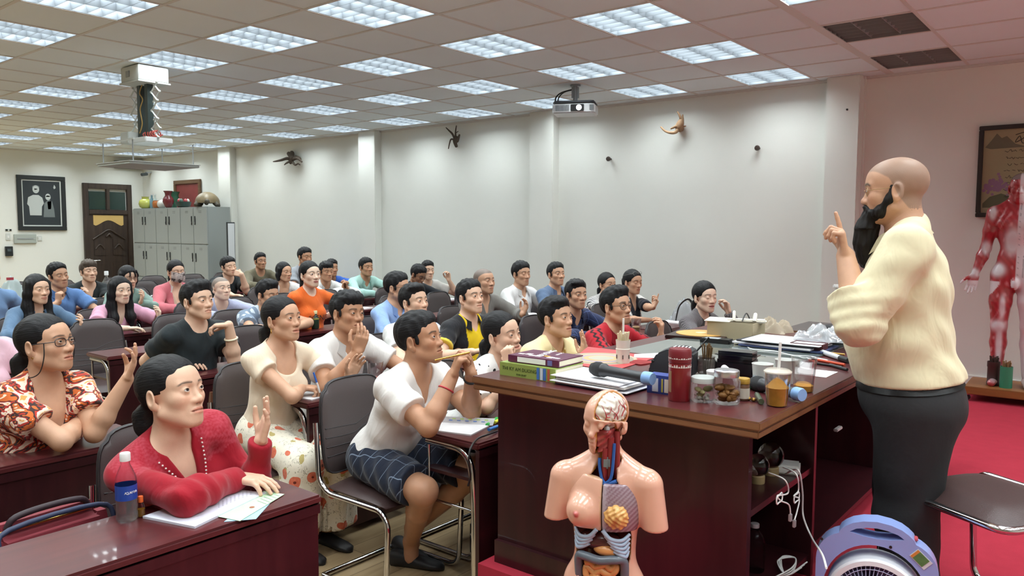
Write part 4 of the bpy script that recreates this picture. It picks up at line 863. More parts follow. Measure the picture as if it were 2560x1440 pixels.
for i in range(i0, i1+1):
    y = .6*i
    if YL < y < YW: box(bm, ((XB+XF)/2, y, CEIL-.002), (XF-XB, .022, .006))
for j in range(j0, j1+1):
    x = -.6*j
    if XB < x < XF: box(bm, (x, (YL+YW)/2, CEIL-.0025), (.022 if j != -3 else .06, YW-YL, .006))
S('trim_1', bm, mat('ceiling_grid', 'cfccc8', rough=.6))
bm = B(); box(bm, ((XB+1.6)/2, YW-.012, CEIL-.012), (1.6-XB, .024, .022)); box(bm, (XB+.012, (YL+YW)/2, CEIL-.012), (.024, YW-YL, .022)); box(bm, ((1.6+XF)/2, YW+.038, CEIL-.012), (XF-1.6, .024, .022)); S('trim_2', bm, MATS['ceiling_grid'])
bm = B(); box(bm, ((1.6+XF)/2, YW+.044, PZ+.05), (XF-1.6, .012, .1)); S('baseboard_stage', bm, MATS['wall_stage_paint'])
bm = B(); box(bm, ((XB+1.6)/2, YW-.006, .05), (1.6-XB, .012, .1)); S('baseboard_right', bm, WALL)
# light fittings: bright tray behind a louvre of curved white blades
TRAY = mat('lamp_tray', 'ffffff', em=('ecf6f8', 1.0)); TRAY.node_tree.nodes['Principled BSDF'].inputs['Emission Strength'].default_value = 27
OFFT = mat('lamp_tray_off', '75767a', rough=.4); LOUV = mat('louvre_white', '62676c', rough=.35); LOUVD = mat('louvre_grey', '8d8a8b', rough=.35)
def fixture(lit):
    rt = empty('ceiling_light'); h = .285
    bm = B(); add(bm, [(-h, -h, .055), (h, -h, .055), (h, h, .055), (-h, h, .055)], [(3, 2, 1, 0)]); obj('light_tray', bm, TRAY if lit else OFFT, rt, None)
    bm = B()
    for s in (-1, 1): box(bm, (s*.292, 0, .027), (.014, .598, .058)); box(bm, (0, s*.292, .027), (.598, .014, .058))
    obj('frame', bm, LOUV if lit else LOUVD, rt, None)
    bm = B()
    def blade(p0, p1, n, t=.016, d=.05):
        # parabolic blade: wide at the top, thin at the bottom edge
        dx = Vector((p1[0]-p0[0], p1[1]-p0[1], 0)).normalized(); w = Vector((-dx.y, dx.x, 0)); pr = [(-t, d), (-t*.45, d*.5), (-.0012, .0), (.0012, .0), (t*.45, d*.5), (t, d)]
        vs = [tuple(Vector((p[0], p[1], 0))+w*a+Vector((0, 0, z+.004))) for p in (p0, p1) for a, z in pr]; add(bm, vs, [(i, i+1, 7+i, 6+i) for i in range(5)])
    for k in (-1, 1): blade((k*.095, -h), (k*.095, h), 0)
    for k in range(-2, 3): blade((-h, k*.0965), (h, k*.0965), 0, .009)
    obj('louvre', bm, LOUV if lit else LOUVD, rt, 60); return rt
_lit = fixture(True); _off = fixture(False); used = {True: False, False: False}
ROWN = {4: 'row nearest the long wall', 2: 'second row from the long wall', 0: 'third row from the long wall', -2: 'fourth row from the long wall', -4: 'fifth row from the long wall', -6: 'sixth row from the long wall', -8: 'seventh row from the long wall'}
ORD = ['first', 'second', 'third', 'fourth', 'fifth', 'sixth', 'seventh', 'eighth', 'ninth', 'tenth', 'eleventh', 'twelfth', 'thirteenth', 'fourteenth', 'fifteenth', 'sixteenth']
for n_, (i, j) in enumerate(CELLS):
    lit = not (i in (2, 4) and j in (-4, -6)); x, y = -.6*j-.3, .6*i+.3
    src = _lit if lit else _off
    o = src if not used[lit] else copy_tree(src); used[lit] = True; o.location = (x, y, CEIL)
    k = (j+10)//2
    tag(o, f"{'lit' if lit else 'unlit grey'} louvred ceiling panel, {ORD[k]} from the stage end, {ROWN[i]}", 'ceiling light', 'louvred ceiling lights' if lit else 'unlit ceiling panels')
# ---------------------------------------------------------------- desks and chairs of the class
ROWX = [1.53, .40, -.70, -1.80, -2.85, -3.90, -4.95, -6.0, -7.05]; TD = .34; TZ = .75
def make_table():
    t = empty('student_desk')
    bm = B(); box(bm, (-TD/2, .6, TZ-.015), (TD, 1.198, .03), bev=.008); obj('tabletop', bm, DESKW, t)
    bm = B(); box(bm, (-.018, .6, .385), (.02, 1.17, .69)); box(bm, (-.012, .6, TZ-.045), (.02, 1.18, .03)); obj('modesty_panel', bm, DESKX, t)
    bm = B(); box(bm, (-.20, .6, TZ-.17), (.26, 1.14, .014)); obj('under_shelf', bm, DESKX, t)
    for y in (.03, 1.17):
        bm = B(); tube(bm, round_corners([(-TD+.02, y, TZ-.045), (-.075, y, TZ-.045), (-.045, y, TZ-.25), (-.045, y, .0)], .14, 8), .0135, 10, flat=1.3); obj('leg', bm, CHROME, t, 60)
        bm = B(); tube(bm, [(-TD+.03, y, TZ-.05), (-TD+.03, y, TZ-.30), (-.05, y, TZ-.30)], .007, 8); obj('side_rail', bm, CHROME, t, 60)
    return t
def make_chair():
    c = empty('chair')
    # seat pad with a soft front roll
    bm = B(); nx, ny = 9, 9; top = []; bot = []
    for i in range(nx):
        for j in range(ny):
            u, v = -1+2*i/(nx-1), -1+2*j/(ny-1); su = math.copysign(abs(u)**.8, u); w = .215-.012*(1-u)*.5
            e = (1-abs(u)**4)*(1-abs(v)**4); x = su*.215*(1-.06*abs(v)**3); y = v*w*(1-.05*abs(u)**4)
            top.append((x, y, .425+.035*e**.5-.012*max(0, u)**3)); bot.append((x*.98, y*.98, .415))
    n = nx*ny; F_ = [(i*ny+j, (i+1)*ny+j, (i+1)*ny+j+1, i*ny+j+1) for i in range(nx-1) for j in range(ny-1)]
    fs = F_+[tuple(n+k for k in f[::-1]) for f in F_]
    for i in range(nx-1): fs += [(i*ny, n+i*ny, n+(i+1)*ny, (i+1)*ny), ((i+1)*ny+ny-1, n+(i+1)*ny+ny-1, n+i*ny+ny-1, i*ny+ny-1)]
    for j in range(ny-1): fs += [(j+1, n+j+1, n+j, j), ((nx-1)*ny+j, n+(nx-1)*ny+j, n+(nx-1)*ny+j+1, (nx-1)*ny+j+1)]
    add(bm, top+bot, fs); obj('seat', bm, LEATHER2, c, 60)
    # backrest: rounded trapezoid, gently curved and raked
    def bp(u, v, d): # u -1..1 across, v 0..1 up, d thickness offset
        w = .220-.030*v-.012*(1-v)*(1-v); z = .475+.43*v; x = -.205-.075*v-.022*(1-u*u)+.02*(v-.3)**2*2
        return (x+d, u*w, z)
    bm = B(); nu, nv = 15, 13
    def mapuv(i, j):
        u, v = -1+2*i/(nu-1), j/(nv-1); r = .62
        # superellipse rounding of the corners
        uu, vv = u, 2*v-1; m = max(abs(uu), abs(vv)); k = m/((abs(uu)**7+abs(vv)**7)**(1/7)+1e-9) if m > 0 else 1
        lim = 1-.10*(abs(uu)*max(0, vv))**3; return uu*k*lim, (vv*k*lim+1)/2
    fr = []; bk = []
    for i in range(nu):
        for j in range(nv):
            u, v = mapuv(i, j); e = max(0, (1-abs(-1+2*i/(nu-1))**6)*(1-abs(2*j/(nv-1)-1)**6))**.5
            seam = 0
            if v < .52: seam = .004*max(abs(math.sin((v-.06)*PI*5.2))**.35-0, 0)-.004
            fr.append(bp(u, v, .004+.022*e+seam)); bk.append(bp(u, v, -.004-.022*e))
    n = nu*nv; F_ = [(i*nv+j, (i+1)*nv+j, (i+1)*nv+j+1, i*nv+j+1) for i in range(nu-1) for j in range(nv-1)]; fs = F_+[tuple(n+k for k in f[::-1]) for f in F_]
    for i in range(nu-1): fs += [(i*nv, n+i*nv, n+(i+1)*nv, (i+1)*nv), ((i+1)*nv+nv-1, n+(i+1)*nv+nv-1, n+i*nv+nv-1, i*nv+nv-1)]
    for j in range(nv-1): fs += [(j+1, n+j+1, n+j, j), ((nu-1)*nv+j, n+(nu-1)*nv+j, n+(nu-1)*nv+j+1, (nu-1)*nv+j+1)]
    add(bm, fr+bk, fs); bo = obj('backrest', bm, LEATHER, c, 60)
    edge = [mapuv(i, 0) for i in range(nu)]+[mapuv(nu-1, j) for j in range(1, nv)]+[mapuv(i, nv-1) for i in range(nu-2, -1, -1)]+[mapuv(0, j) for j in range(nv-2, -1, -1)]
    bm = B()
    for dd in (.006, -.006): tube(bm, [bp(u, v, dd) for u, v in edge], .0042, 6, cap=False)
    obj('piping', bm, PIPING, bo, 60)
    bm = B()
    for dd in (.0245, -.0255):
        for path in ([(-.93, .50), (0.0, .475)], [(.0, .475), (.45, .56), (.95, .60)], [(-.93, .40), (-.12, .385), (.3, .45), (.93, .47)], [(-.93, .30), (.10, .29), (.93, .33)], [(-.93, .20), (.93, .21)]):
            tube(bm, [bp(u, v, dd*(1-abs(u)**6)**.5 if abs(u) < 1 else 0) for u, v in smoothpath([(a, b, 0) for a, b in path], 5) for u, v in [(u, v)]] if False else [bp(q[0], q[1], dd*max(.2, 1-abs(q[0])**6)**.5) for q in smoothpath([(a, b, 0) for a, b in path], 6)], .0026, 5)
    obj('seam', bm, PIPING, bo, 60)
    bm = B()
    for s in (-1, 1):
        y = s*.232; tube(bm, round_corners([(-.262, y*.93, .72), (-.225, y, .46), (-.16, y, .412), (.20, y, .412), (.245, y, .36), (.225, y, .018), (-.20, y, .014)], .07, 6), .0125, 10)
    tube(bm, [(-.20, -.238, .014), (-.20, .238, .014)], .0125, 10); tube(bm, [(.13, -.23, .405), (.13, .23, .405)], .009, 8); tube(bm, [(-.16, -.23, .405), (-.16, .23, .405)], .009, 8)
    obj('frame', bm, CHROME, c, 60); return c
TABLE = make_table(); CHAIR = make_chair(); _tu = [0]; _cu = [0]
def table(x, y, label):
    o = TABLE if not _tu[0] else copy_tree(TABLE); _tu[0] = 1; o.location = (x, y, 0); tag(o, label, 'desk', 'dark red desks in rows'); return o
def chair(x, y, rz, label, z=0):
    o = CHAIR if not _cu[0] else copy_tree(CHAIR); _cu[0] = 1; o.location = (x, y, z); o.rotation_euler = (0, 0, rz); tag(o, label, 'chair', 'dark leather and chrome chairs'); return o
PEOPLE = [o for o in bpy.data.objects if o.get('category') == 'person' and o.get('group') == GROUP]
taken = []
RN = ['front row', 'second row', 'third row', 'fourth row', 'fifth row', 'sixth row', 'seventh row', 'eighth row', 'last row']
for o in PEOPLE:
    x, y = o.location.x, o.location.y; lab = o['label']; short = lab.split(' in ')[0]+' in '+' '.join(lab.split(' in ')[1].split()[:5]) if ' in ' in lab else lab
    short = ' '.join(lab.split()[:11]).rstrip(',')
    chair(x+.055, y, random.uniform(-.05, .05), 'chair of the '+short); taken.append((x, y))
TN = ['nearest the aisle', 'second from the aisle', 'third from the aisle', 'by the long wall']
for k, X in enumerate(ROWX):
    for b_ in range(4):
        y0 = -1.95+1.225*b_
        if b_ == 3 and k < 1: continue
        if k < 8: table(X, y0, f'dark red-brown desk {TN[b_]}, {RN[k]} of the middle block')
        for e in (.3, .9):
            y = y0+e; x = X-.62
            if any(abs(px-x) < .55 and abs(py-y) < .47 for px, py in taken): continue
            if y > 2.75: continue
            seat_n = int(round((y+1.65)/.61))+1
            chair(x+random.uniform(-.10, .08), y+random.uniform(-.05, .05), random.uniform(-.12, .12), f'empty dark chair, {ORD[seat_n-1]} seat from the aisle, {RN[k]}')
    if k < 3:
        for b_ in range(1 if k < 2 else 1):
            y0 = -2.72-1.2-1.225*b_; table(X, y0, f'dark red-brown desk left of the aisle, {RN[k]}')
            for e in (.9, .3):
                y = y0+e; x = X-.62
                if any(abs(px-x) < .6 and abs(py-y) < .45 for px, py in taken): continue
                chair(x, y, random.uniform(-.1, .1), f'empty dark chair left of the aisle, {RN[k]}, {"near" if e > .5 else "far"} seat')
# ---------------------------------------------------------------- lower halves that show: shorts, skirt; the lecturer
def fin(name, fn, lo, hi, h, off, m, root, tl=None, attrs=True, label=None):
    V, F_ = mesh_sdf(fn, lo, hi, h); at = {}
    if tl is not None: at = {'pc': ('FLOAT_VECTOR', [tl(V.astype(f32))]), 'Col': ('FLOAT_COLOR', [np.tile([.5, .5, .5], (len(V), 1))])}
    me = pymesh(name, [(V-off, F_, 0)], at); o = obj(name, me, m, root, None, label); shade(me); return o
def shoe(root, off, a, fwd, s=1.0, m=SHOE, z0=0.0):
    bm = B(); mx = axes((fwd[0], fwd[1], 0), loc=(a[0]-off[0], a[1]-off[1], z0-off[2])); n = 12
    secs = [(-.085, .030, .075), (-.06, .036, .085), (0, .036, .075), (.06, .042, .058), (.12, .046, .045), (.165, .036, .036), (.182, .012, .022)]
    vs = []; fs = []
    for x, w, h in secs:
        for k in range(n): t = 2*PI*k/n; z = max(0, h*.5+h*.5*math.sin(t)) if math.sin(t) > -.5 else 0; vs.append((x*s, w*s*math.cos(t), z*s))
    for i in range(len(secs)-1):
        for k in range(n): j = (k+1) % n; fs.append((i*n+k, i*n+j, (i+1)*n+j, (i+1)*n+k))
    fs += [tuple(range(n))[::-1], tuple((len(secs)-1)*n+k for k in range(n))]; add(bm, vs, fs, 0, mx); return obj('shoe', bm, m, root, 60)
d = SHORTS; s = d['s']; off = d['off']; P0 = d['P0']; lh, fh = d['lh'], d['fh']
hpL, hpR = P0+lh*.085, P0-lh*.085; knR = at_x(1058, 1228, 1.26); knL = at_x(1192, 1172, 1.36); anR = at_z(1028, 1352, .13); anL = anR+lh*.07-fh*.05+np.array([0, 0, .03])
def bare(p): return smin(chain(p, [hpR, knR, knR+(anR-knR)*.35, anR, anR-UP*.08], [.075, .062, .055, .036, .036], .02), chain(p, [hpL, knL, knL+(anL-knL)*.35, anL, anL-UP*.08], [.075, .062, .055, .036, .036], .02), .004)
V, F_ = mesh_sdf(bare, *bounds([hpL, hpR, knL, knR, anL, anR, anR-UP*.09], .09, .02), .007)
me = pymesh('legs', [(V-off, F_, 0)], {'Col': ('FLOAT_COLOR', [np.tile(SKINS['tan']*.93, (len(V), 1))])}); obj('legs', me, SKIN, d['root'], None); shade(me)
def shorts(p):
    t = d['tl'](p); r = ell(t, A(0, 0, .01), A(.142, .182, .135))*s
    for hp, kn in ((hpL, knL), (hpR, knR)):
        v = (kn-hp); L_ = np.linalg.norm(v); u_ = v/L_; tt = (p-hp.astype(f32)) @ u_.astype(f32)
        r = smin(r, smax(cap(p, hp, hp+u_*L_*.93, .098, .093)+.004*np.sin(tt*70+p[:, 2]*50), tt-L_*.86, .008), .03)
    return smax(r, (p-P0.astype(f32)) @ (UP*.9-fh*.42).astype(f32)-.095, .012)
fin('shorts', shorts, *bounds([hpL, hpR, knL, knR, P0], .13, .04), .008, off, cloth('short_plaid', 'shortplaid', ['1b2233', '6f7d90']), d['root'], d['tl'])
shoe(d['root'], off, anR-fh*.02, fh*.9+lh*.3); shoe(d['root'], off, anL-fh*.06+lh*.02, fh*.9-lh*.25)
bm = B(); w_ = d['AR'][1][2]; tube(bm, [w_+rut(-.5, .45, .1)*.10-off, w_+rut(.55, .75, .1)*.125-off], .0042, 8); obj('pen', bm, GOLD, d['root'], 60)
d = SKIRTW; s = d['s']; off = d['off']; P0 = d['P0']; lh, fh = d['lh'], d['fh']; kn = P0+fh*.40*s; kn[2] = .50
def skirt(p):
    t = d['tl'](p); r = ell(t, A(0, 0, .02), A(.135, .178, .14))*s; ang = np.arctan2((p-kn.astype(f32)) @ lh.astype(f32), (p-kn.astype(f32)) @ fh.astype(f32))
    for sd in (1, -1): r = smin(r, chain(p, [P0+lh*sd*.08, kn+lh*sd*.10-UP*.02, kn+lh*sd*.13-fh*.06-UP*.38], [.098, .092, .12], .04), .05)
    return smax(smax(r+.010*np.sin(ang*11+p[:, 2]*5)*np.clip((.5-p[:, 2])*3, 0, 1), f32(.10)-p[:, 2], .01), (p-P0.astype(f32)) @ (UP*.9-fh*.42).astype(f32)-.13, .01)
fin('skirt', skirt, *bounds([P0, kn+lh*.15, kn-lh*.15, kn-UP*.4-fh*.1], .18, .04), .010, off, FLOWER, d['root'], d['tl'])
for sd in (1, -1):
    a_ = kn+lh*sd*.09-fh*.05; bm = B(); tube(bm, [a_-off-np.array([0, 0, .42]), a_-off-np.array([0, 0, .30])], .036, 10); obj('ankle', bm, SKIN if False else mat('ankle_skin', 'a9805f', rough=.5), d['root'], 60); shoe(d['root'], off, a_, fh, .92)
# lecturer
LECT = person('bald bearded man in pale yellow shirt on the stage, index finger raised', (2238, 478, 2.90), -93, -3, 0, .99, 'mid', 'bald', False,
    dict(buzz=.5, beard=True, w=1.10, jaw=1.15, lid=.0045, brow=.004, gaze=(0, -.1)), dict(name='shirt', col='ded5b2', collar='e0d8b6', neck='shirt', sleeve='rolled', roll=.42, loose=.034, hem=.035, fold=1.1, copen=.42, puff=.006),
    (dict(w=W4(at_d(2114, 640, 2.66)), e=rut(.3, -1, .75), d=rut(-.22, 1, 0), n=rut(-.9, -.2, -.35), **PNT), dict(rest='hip')), q=1.0, byaw=R(194), fat=.052, gl=dict(col='b09060', r=.019, t=.0011), stand=1.02, legs='own')
d = LECT; s = d['s']; off = d['off']; P0 = d['P0']; lh, fh = d['lh'], d['fh']
LP = []
for sd in (1, -1):
    hp = P0+lh*sd*.105-UP*.05; kn = hp-UP*.36+fh*.015; an = kn-UP*.33-fh*.03; an[2] = PZ+.07; LP.append((hp, kn, an))
def trous(p):
    t = d['tl'](p); r = ell(t, A(.018, 0, .0), A(.168, .195, .165))*s; r = smin(r, ell(t, A(-.045, 0, -.06), A(.115, .175, .12))*s, .05)
    for hp, kn, an in LP:
        r = smin(r, chain(p, [hp, kn, an], [.132, .100, .092], .03), .04)
    r = r+.004*np.sin(p[:, 2]*34+3*np.sin(p[:, 0]*16+p[:, 1]*14))*np.clip((1.0-p[:, 2])*2, .2, 1)
    return smax(smax(r, t[:, 2]*s-.055, .008), f32(PZ+.035)-p[:, 2], .008)
fin('trousers', trous, *bounds([P0]+[x for y in LP for x in y], .24, .05), .0095, off, mat('lecturer_trousers', '1b1c1f', rough=.8, bump=.15, bscale=30), d['root'])
for hp, kn, an in LP: shoe(d['root'], off, an, fh, 1.05, z0=PZ)
# belt: a band that hugs the waist of the trousers
bm = B(); vs = []; n = 48
for i in range(n):
    a = 2*PI*i/n; dirv = d['f']*math.cos(a)+d['l']*math.sin(a); 
    for z in (.022, .056):
        o_ = P0+d['u']*z; lo_, hi_ = .05, .4
        for _ in range(22):
            mid = (lo_+hi_)/2
            if trous((o_+dirv*mid)[None].astype(f32)-0)[0] < 0 if z < .05 else ((ell(d['tl']((o_+dirv*mid)[None].astype(f32)), A(.018, 0, .0), A(.168, .195, .165))*s)[0] < 0): lo_ = mid
            else: hi_ = mid
        vs.append(tuple(o_+dirv*(lo_+.006)-off))
add(bm, vs, [(2*i, 2*((i+1) % n), 2*((i+1) % n)+1, 2*i+1) for i in range(n)]); bmesh.ops.solidify(bm, geom=bm.faces[:], thickness=.006); obj('belt', bm, BLACK, d['root'], 60)
# ---------------------------------------------------------------- the big desk on the stage
DZ = 1.06
def D(px, py, z=DZ): return at_z(px, py, z)
bm = B(); X0, X1, Y0, Y1 = 1.61, 2.74, -2.08, .02
def slab(bm, x0, x1, y0, y1, z0, z1):
    t = bmesh.new(); box(t, ((x0+x1)/2, (y0+y1)/2, (z0+z1)/2), (x1-x0, y1-y0, z1-z0), bev=.004); bm2 = t
    for f in t.faces: f.normal_update()
    t.verts.ensure_lookup_table(); mp = {v: bm.verts.new(v.co) for v in t.verts}
    for f in t.faces: g = bm.faces.new([mp[v] for v in f.verts]); g.material_index = 0 if f.normal.z > .9 else 1
    t.free()
desk = empty('lecture_desk', (0, 0, PZ), 0, 'large dark red lecture desk with brown edges covered in clutter', 'desk')
def Dk(name, bm, m, parent=desk):
    bmesh.ops.translate(bm, verts=bm.verts, vec=(0, 0, -PZ)); return obj(name, bm, m, parent)
slab(bm, X0, X1, Y0, Y1, DZ-.027, DZ); slab(bm, X0+.004, X1-.004, Y0+.004, Y1-.004, DZ-.052, DZ-.0285); Dk('desk_top', bm, [DESKW, EDGE])
bm = B(); box(bm, (2.15, -1.94, (PZ+DZ-.05)/2), (1.02, .03, DZ-.05-PZ)); Dk('end_panel', bm, DESKX)
bm = B(); box(bm, (2.15, -.06, (PZ+DZ-.05)/2), (1.02, .03, DZ-.05-PZ)); Dk('end_panel', bm, DESKX)
bm = B(); box(bm, (1.665, -1.0, (PZ+DZ-.05)/2), (.03, 1.86, DZ-.05-PZ)); Dk('front_panel', bm, DESKX)
bm = B(); box(bm, (2.17, -1.966, PZ+.045), (1.06, .02, .09)); Dk('skirting', bm, DESKX)
bm = B(); box(bm, (2.17, -1.30, (PZ+DZ-.05)/2), (.98, .025, DZ-.05-PZ)); Dk('divider', bm, DESKX)
for z in (.725, .385):
    bm = B(); box(bm, (2.17, -1.61, z-.011), (.96, .62, .022)); Dk('shelf', bm, DESKX)
bm = B(); box(bm, (2.17, -.68, .40), (.96, 1.2, .02)); Dk('shelf', bm, DESKX)
gp = [D(1600, 868), D(1735, 838), D(2005, 885), D(1900, 938)]
bm = B(); prism(bm, [(1.74, -1.22), (2.50, -1.22), (2.50, -.22), (1.74, -.22)], DZ+.001, DZ+.007); gt = obj('glass_sheet', bm, mat('desk_glass', '6e7672', rough=.06, spec=.8, coat=.6)); tag(gt, 'grey-green glass sheet lying on the lecture desk', 'glass sheet')
# second desk behind
t2 = empty('side_desk', (0, 0, PZ), 0, 'second dark desk standing behind the lecture desk near the wall pillar', 'desk'); bm = B(); slab(bm, 2.0, 2.72, .10, .62, 1.03, DZ-.002); bmesh.ops.translate(bm, verts=bm.verts, vec=(0, 0, -PZ)); obj('desk_top', bm, [mat('desk_dull', '4a4140', rough=.35), EDGE], t2)
for x in (2.06, 2.66): bm = B(); box(bm, (x, .36, .365), (.03, .46, .73)); obj('leg', bm, DESKX, t2)
def thing(name, bm, m, label, cat, group=None, smooth=35): o = obj(name, bm, m, None, smooth); return tag(o, label, cat, group)
def root_at(name, p, rz, label, cat, group=None): return empty(name, tuple(p), rz, label, cat, group)
# books
def book(name, x0, y0, w, dp, h, z, rz, cov, label, spine=None, cover=None, flip=False):
    r = root_at(name, (x0, y0, z), rz, label, 'book'); cm = mat(name+cov, cov, rough=.35)
    bm = B(); box(bm, (w/2, dp/2, h/2), (w*.985, dp*.98, h-.005)); obj('pages', bm, mat('pages', 'dfd8bf', rough=.85, bump=.2, bscale=5, stretch=(1, 1, 120)), r)
    bm = B(); box(bm, (w/2, dp/2, .0015), (w, dp, .003)); box(bm, (w/2, dp/2, h-.0015), (w, dp, .003)); box(bm, (w/2, -.0005, h/2), (w, .004, h)); c = obj('cover', bm, cm, r)
    return r, c
r, c = book('green_book', 1.675, -1.985, .262, .185, .050, DZ, .01, '8ea052', 'thick green book at the bottom of the stack on the lecture desk')
FR = lambda x, y, z: Matrix.Translation((x, y, z)) @ Matrix.Rotation(PI/2, 4, 'X')
text('THI KY AM DUONG', mat('ink_dark', '3a4a20'), .0185, FR(.095, -.0032, .029), c); text('KHAI QUAT', mat('ink_dark', '3a4a20'), .009, FR(.105, -.0032, .010), c)
for i, (x, w, cl_) in enumerate([(.184, .012, '3f6fb5'), (.200, .012, 'c9d3de'), (.214, .012, '3f6fb5'), (.232, .010, 'b65a40')]): bm = B(); box(bm, (x, -.0035, .025), (w, .0016, .044)); obj('spine_stripe', bm, mat('stripe'+cl_, cl_), c)
r, c = book('purple_book', 1.70, -1.965, .235, .165, .026, DZ+.052, .03, '5b2342', 'purple paperback lying on the green book')
bm = B(); box(bm, (.110, -.003, .013), (.130, .0016, .019)); obj('spine_label', bm, PAPER, c)
bm = B(); box(bm, (.195, -.0034, .013), (.02, .0016, .019)); obj('spine_label', bm, mat('stripe_blue', '6a6aa8'), c)
def TP(x, y, z, rz): return Matrix.Translation((x, y, z)) @ Matrix.Rotation(rz, 4, 'Z')
text('DUONG', PAPER, .040, TP(.10, .118, .0266, PI/2+.2), c); text('VOI CAC', PAPER, .016, TP(.15, .13, .0266, PI/2+.2), c)
for i in range(7): bm = B(); box(bm, (.03+.028*i, .045+.012*math.sin(i*2), .0266), (.024, .016+.01*(i % 2), .0008)); obj('cover_print', bm, PAPER if i != 4 else mat('yellow_print', 'd9a53a'), c)
# paper stack: separate sheets and folders
shc = [('e8e8ee', .29, .21), ('dcdce4', .30, .21), ('efeff2', .28, .205), ('cfcbc6', .29, .21), ('f0f0f4', .29, .21), ('ececf2', .29, .21)]
stk_n = ['blue-backed folder lowest in the paper stack beside the green book', 'grey sheet second from the bottom of the paper stack on the lecture desk', 'white sheet in the middle of the paper stack on the lecture desk', 'beige folder under the two top sheets of the paper stack', 'white sheet just under the top of the paper stack', 'white printed sheet topmost of the paper stack under the microphone']
for i, (cl_, w, h) in enumerate(shc):
    bm = B(); th = .004 if i in (0, 3) else .0025; z = DZ+.001+.0062*i; box(bm, (w/2, h/2, th/2), (w, h, th)); o = thing('paper_sheet', bm, mat('sheet'+cl_, cl_ if i else '5a6c9a', rough=.8), stk_n[i], 'paper', 'papers in the stack on the lecture desk'); o.location = (1.945+.012*math.sin(i*2.3), -2.005+.010*math.cos(i*1.7), z); o.rotation_euler = (0, .012*i/6, -.03+.05*math.sin(i*3.1))
# microphones
def mic(label, p0, p1, ring='7fa6d8'):
    p0, p1 = np.array(p0), np.array(p1); r = root_at('microphone', p0, 0, label, 'microphone', 'black microphones on the lecture desk'); u = (p1-p0); L_ = np.linalg.norm(u); mx = axes(u/L_)
    bm = B(); lathe(bm, [(.004, -.004), (.019, .004), (.026, .022), (.027, .040), (.024, .052)], seg=24, mx=mx @ Matrix.Rotation(PI/2, 4, 'Y')); obj('grille', bm, mat('mic_grille', '1d1e21', rough=.6, bump=.6, bscale=900), r, 50)
    bm = B(); lathe(bm, [(.0245, .052), (.0245, .062), (.019, .075), (.0185, L_*.80), (.020, L_*.86)], seg=24, mx=mx @ Matrix.Rotation(PI/2, 4, 'Y')); obj('handle', bm, mat('mic_body', '2b2c30', rough=.35), r, 50)
    bm = B(); lathe(bm, [(.0215, L_*.865), (.0225, L_*.88), (.0225, L_*.97), (.020, L_)], seg=24, mx=mx @ Matrix.Rotation(PI/2, 4, 'Y')); obj('end_ring', bm, mat('mic_ring'+ring, ring, rough=.4), r, 50); return r
mic('black microphone with blue end lying across the paper stack', D(1478, 920, DZ+.065), D(1632, 948, DZ+.062)); mic('black microphone with blue end behind the orange drink', D(1880, 955, DZ+.026), D(2006, 988, DZ+.026))
# grey rounded device and blue carton
p = D(1668, 940); bm = B()
for i, (x, w, h) in enumerate([(0, .06, .03)]): pass
prof = [(-.085, 0), (-.085, .030), (-.055, .085), (-.01, .105), (.05, .11), (.085, .095), (.085, 0)]
vs = [(x, y, z) for y in (-.055, .055) for x, z in prof]; n = len(prof); add(bm, vs, [tuple(range(n)), tuple(range(n, 2*n))[::-1]]+[(i, (i+1) % n, n+(i+1) % n, n+i) for i in range(n)]); bmesh.ops.bevel(bm, geom=bm.edges[:], offset=.008, segments=2, affect='EDGES')
r = root_at('desk_device', (p[0]+.0, p[1]+.05, DZ), .25, 'dark grey rounded plastic device with grille between microphone and red flask', 'device'); obj('housing', bm, mat('dark_shell', '2c2e33', rough=.4), r)
bm = B()
for i in range(5):
    for j in range(4): ball(bm, (.005+.014*i, -.03+.018*j, .1085), (.004, .004, .002), 8)
obj('grille', bm, CHROME, r); bm = B(); ball(bm, (-.068, -.0555, .055), (.006, .002, .006), 10); obj('button', bm, BLACK, r)
p = D(1612, 982); r = root_at('carton', (p[0], p[1]+.01, DZ), .05, 'small blue printed carton in front of the grey device', 'carton'); bm = B(); box(bm, (.055, .03, .032), (.108, .055, .064)); cb = obj('box', bm, mat('carton_blue', '2c3f86', rough=.5), r)
for x, w, c_ in [(.084, .036, 'd8cdc0'), (.032, .022, 'c9ccd8'), (.058, .006, 'b8a94a')]: bm = B(); box(bm, (x, .002, .03), (w, .0012, .046)); obj('print', bm, mat('cp'+c_, c_), cb)
# red flask
p = D(1698, 1000); r = root_at('flask', p, 0, 'tall dark red flask with white brush marks', 'flask'); bm = B(); lathe(bm, [(.034, 0), (.0365, .004), (.0365, .125)], seg=36); fb = obj('body', bm, mat('flask_red', '7c141d', rough=.3, coat=.3), r, 40)
bm = B(); lathe(bm, [(.0362, .126), (.0375, .130), (.0375, .165), (.034, .172), (.01, .173)], seg=36); obj('cap', bm, mat('flask_cap', '701722', rough=.4), r, 40)
bm = B()
for z, hh in ((.112, .010), (.140, .005)):
    for i in range(30):
        a = 2*PI*i/30; h = hh*(.4+.6*abs(math.sin(i*2.1))); rr = .0372 if z < .12 else .0381
        add(bm, [(rr*math.cos(a+q), rr*math.sin(a+q), z+w) for q, w in ((0, 0), (.19, 0), (.15, h), (.05, h))], [(0, 1, 2, 3)])
obj('brush_marks', bm, mat('mark_white', 'd8cfca'), fb, None)
bm = B(); a0 = -2.35; add(bm, [(.0369*math.cos(a0+q), .0369*math.sin(a0+q), z) for z in (.03, .055, .08, .10) for q in (0, .25, .45)], [(i*3+j, i*3+j+1, i*3+j+4, i*3+j+3) for i in range(3) for j in range(2)]); obj('worn_patch', bm, mat('worn', '8a6a4e', rough=.6), fb, None)
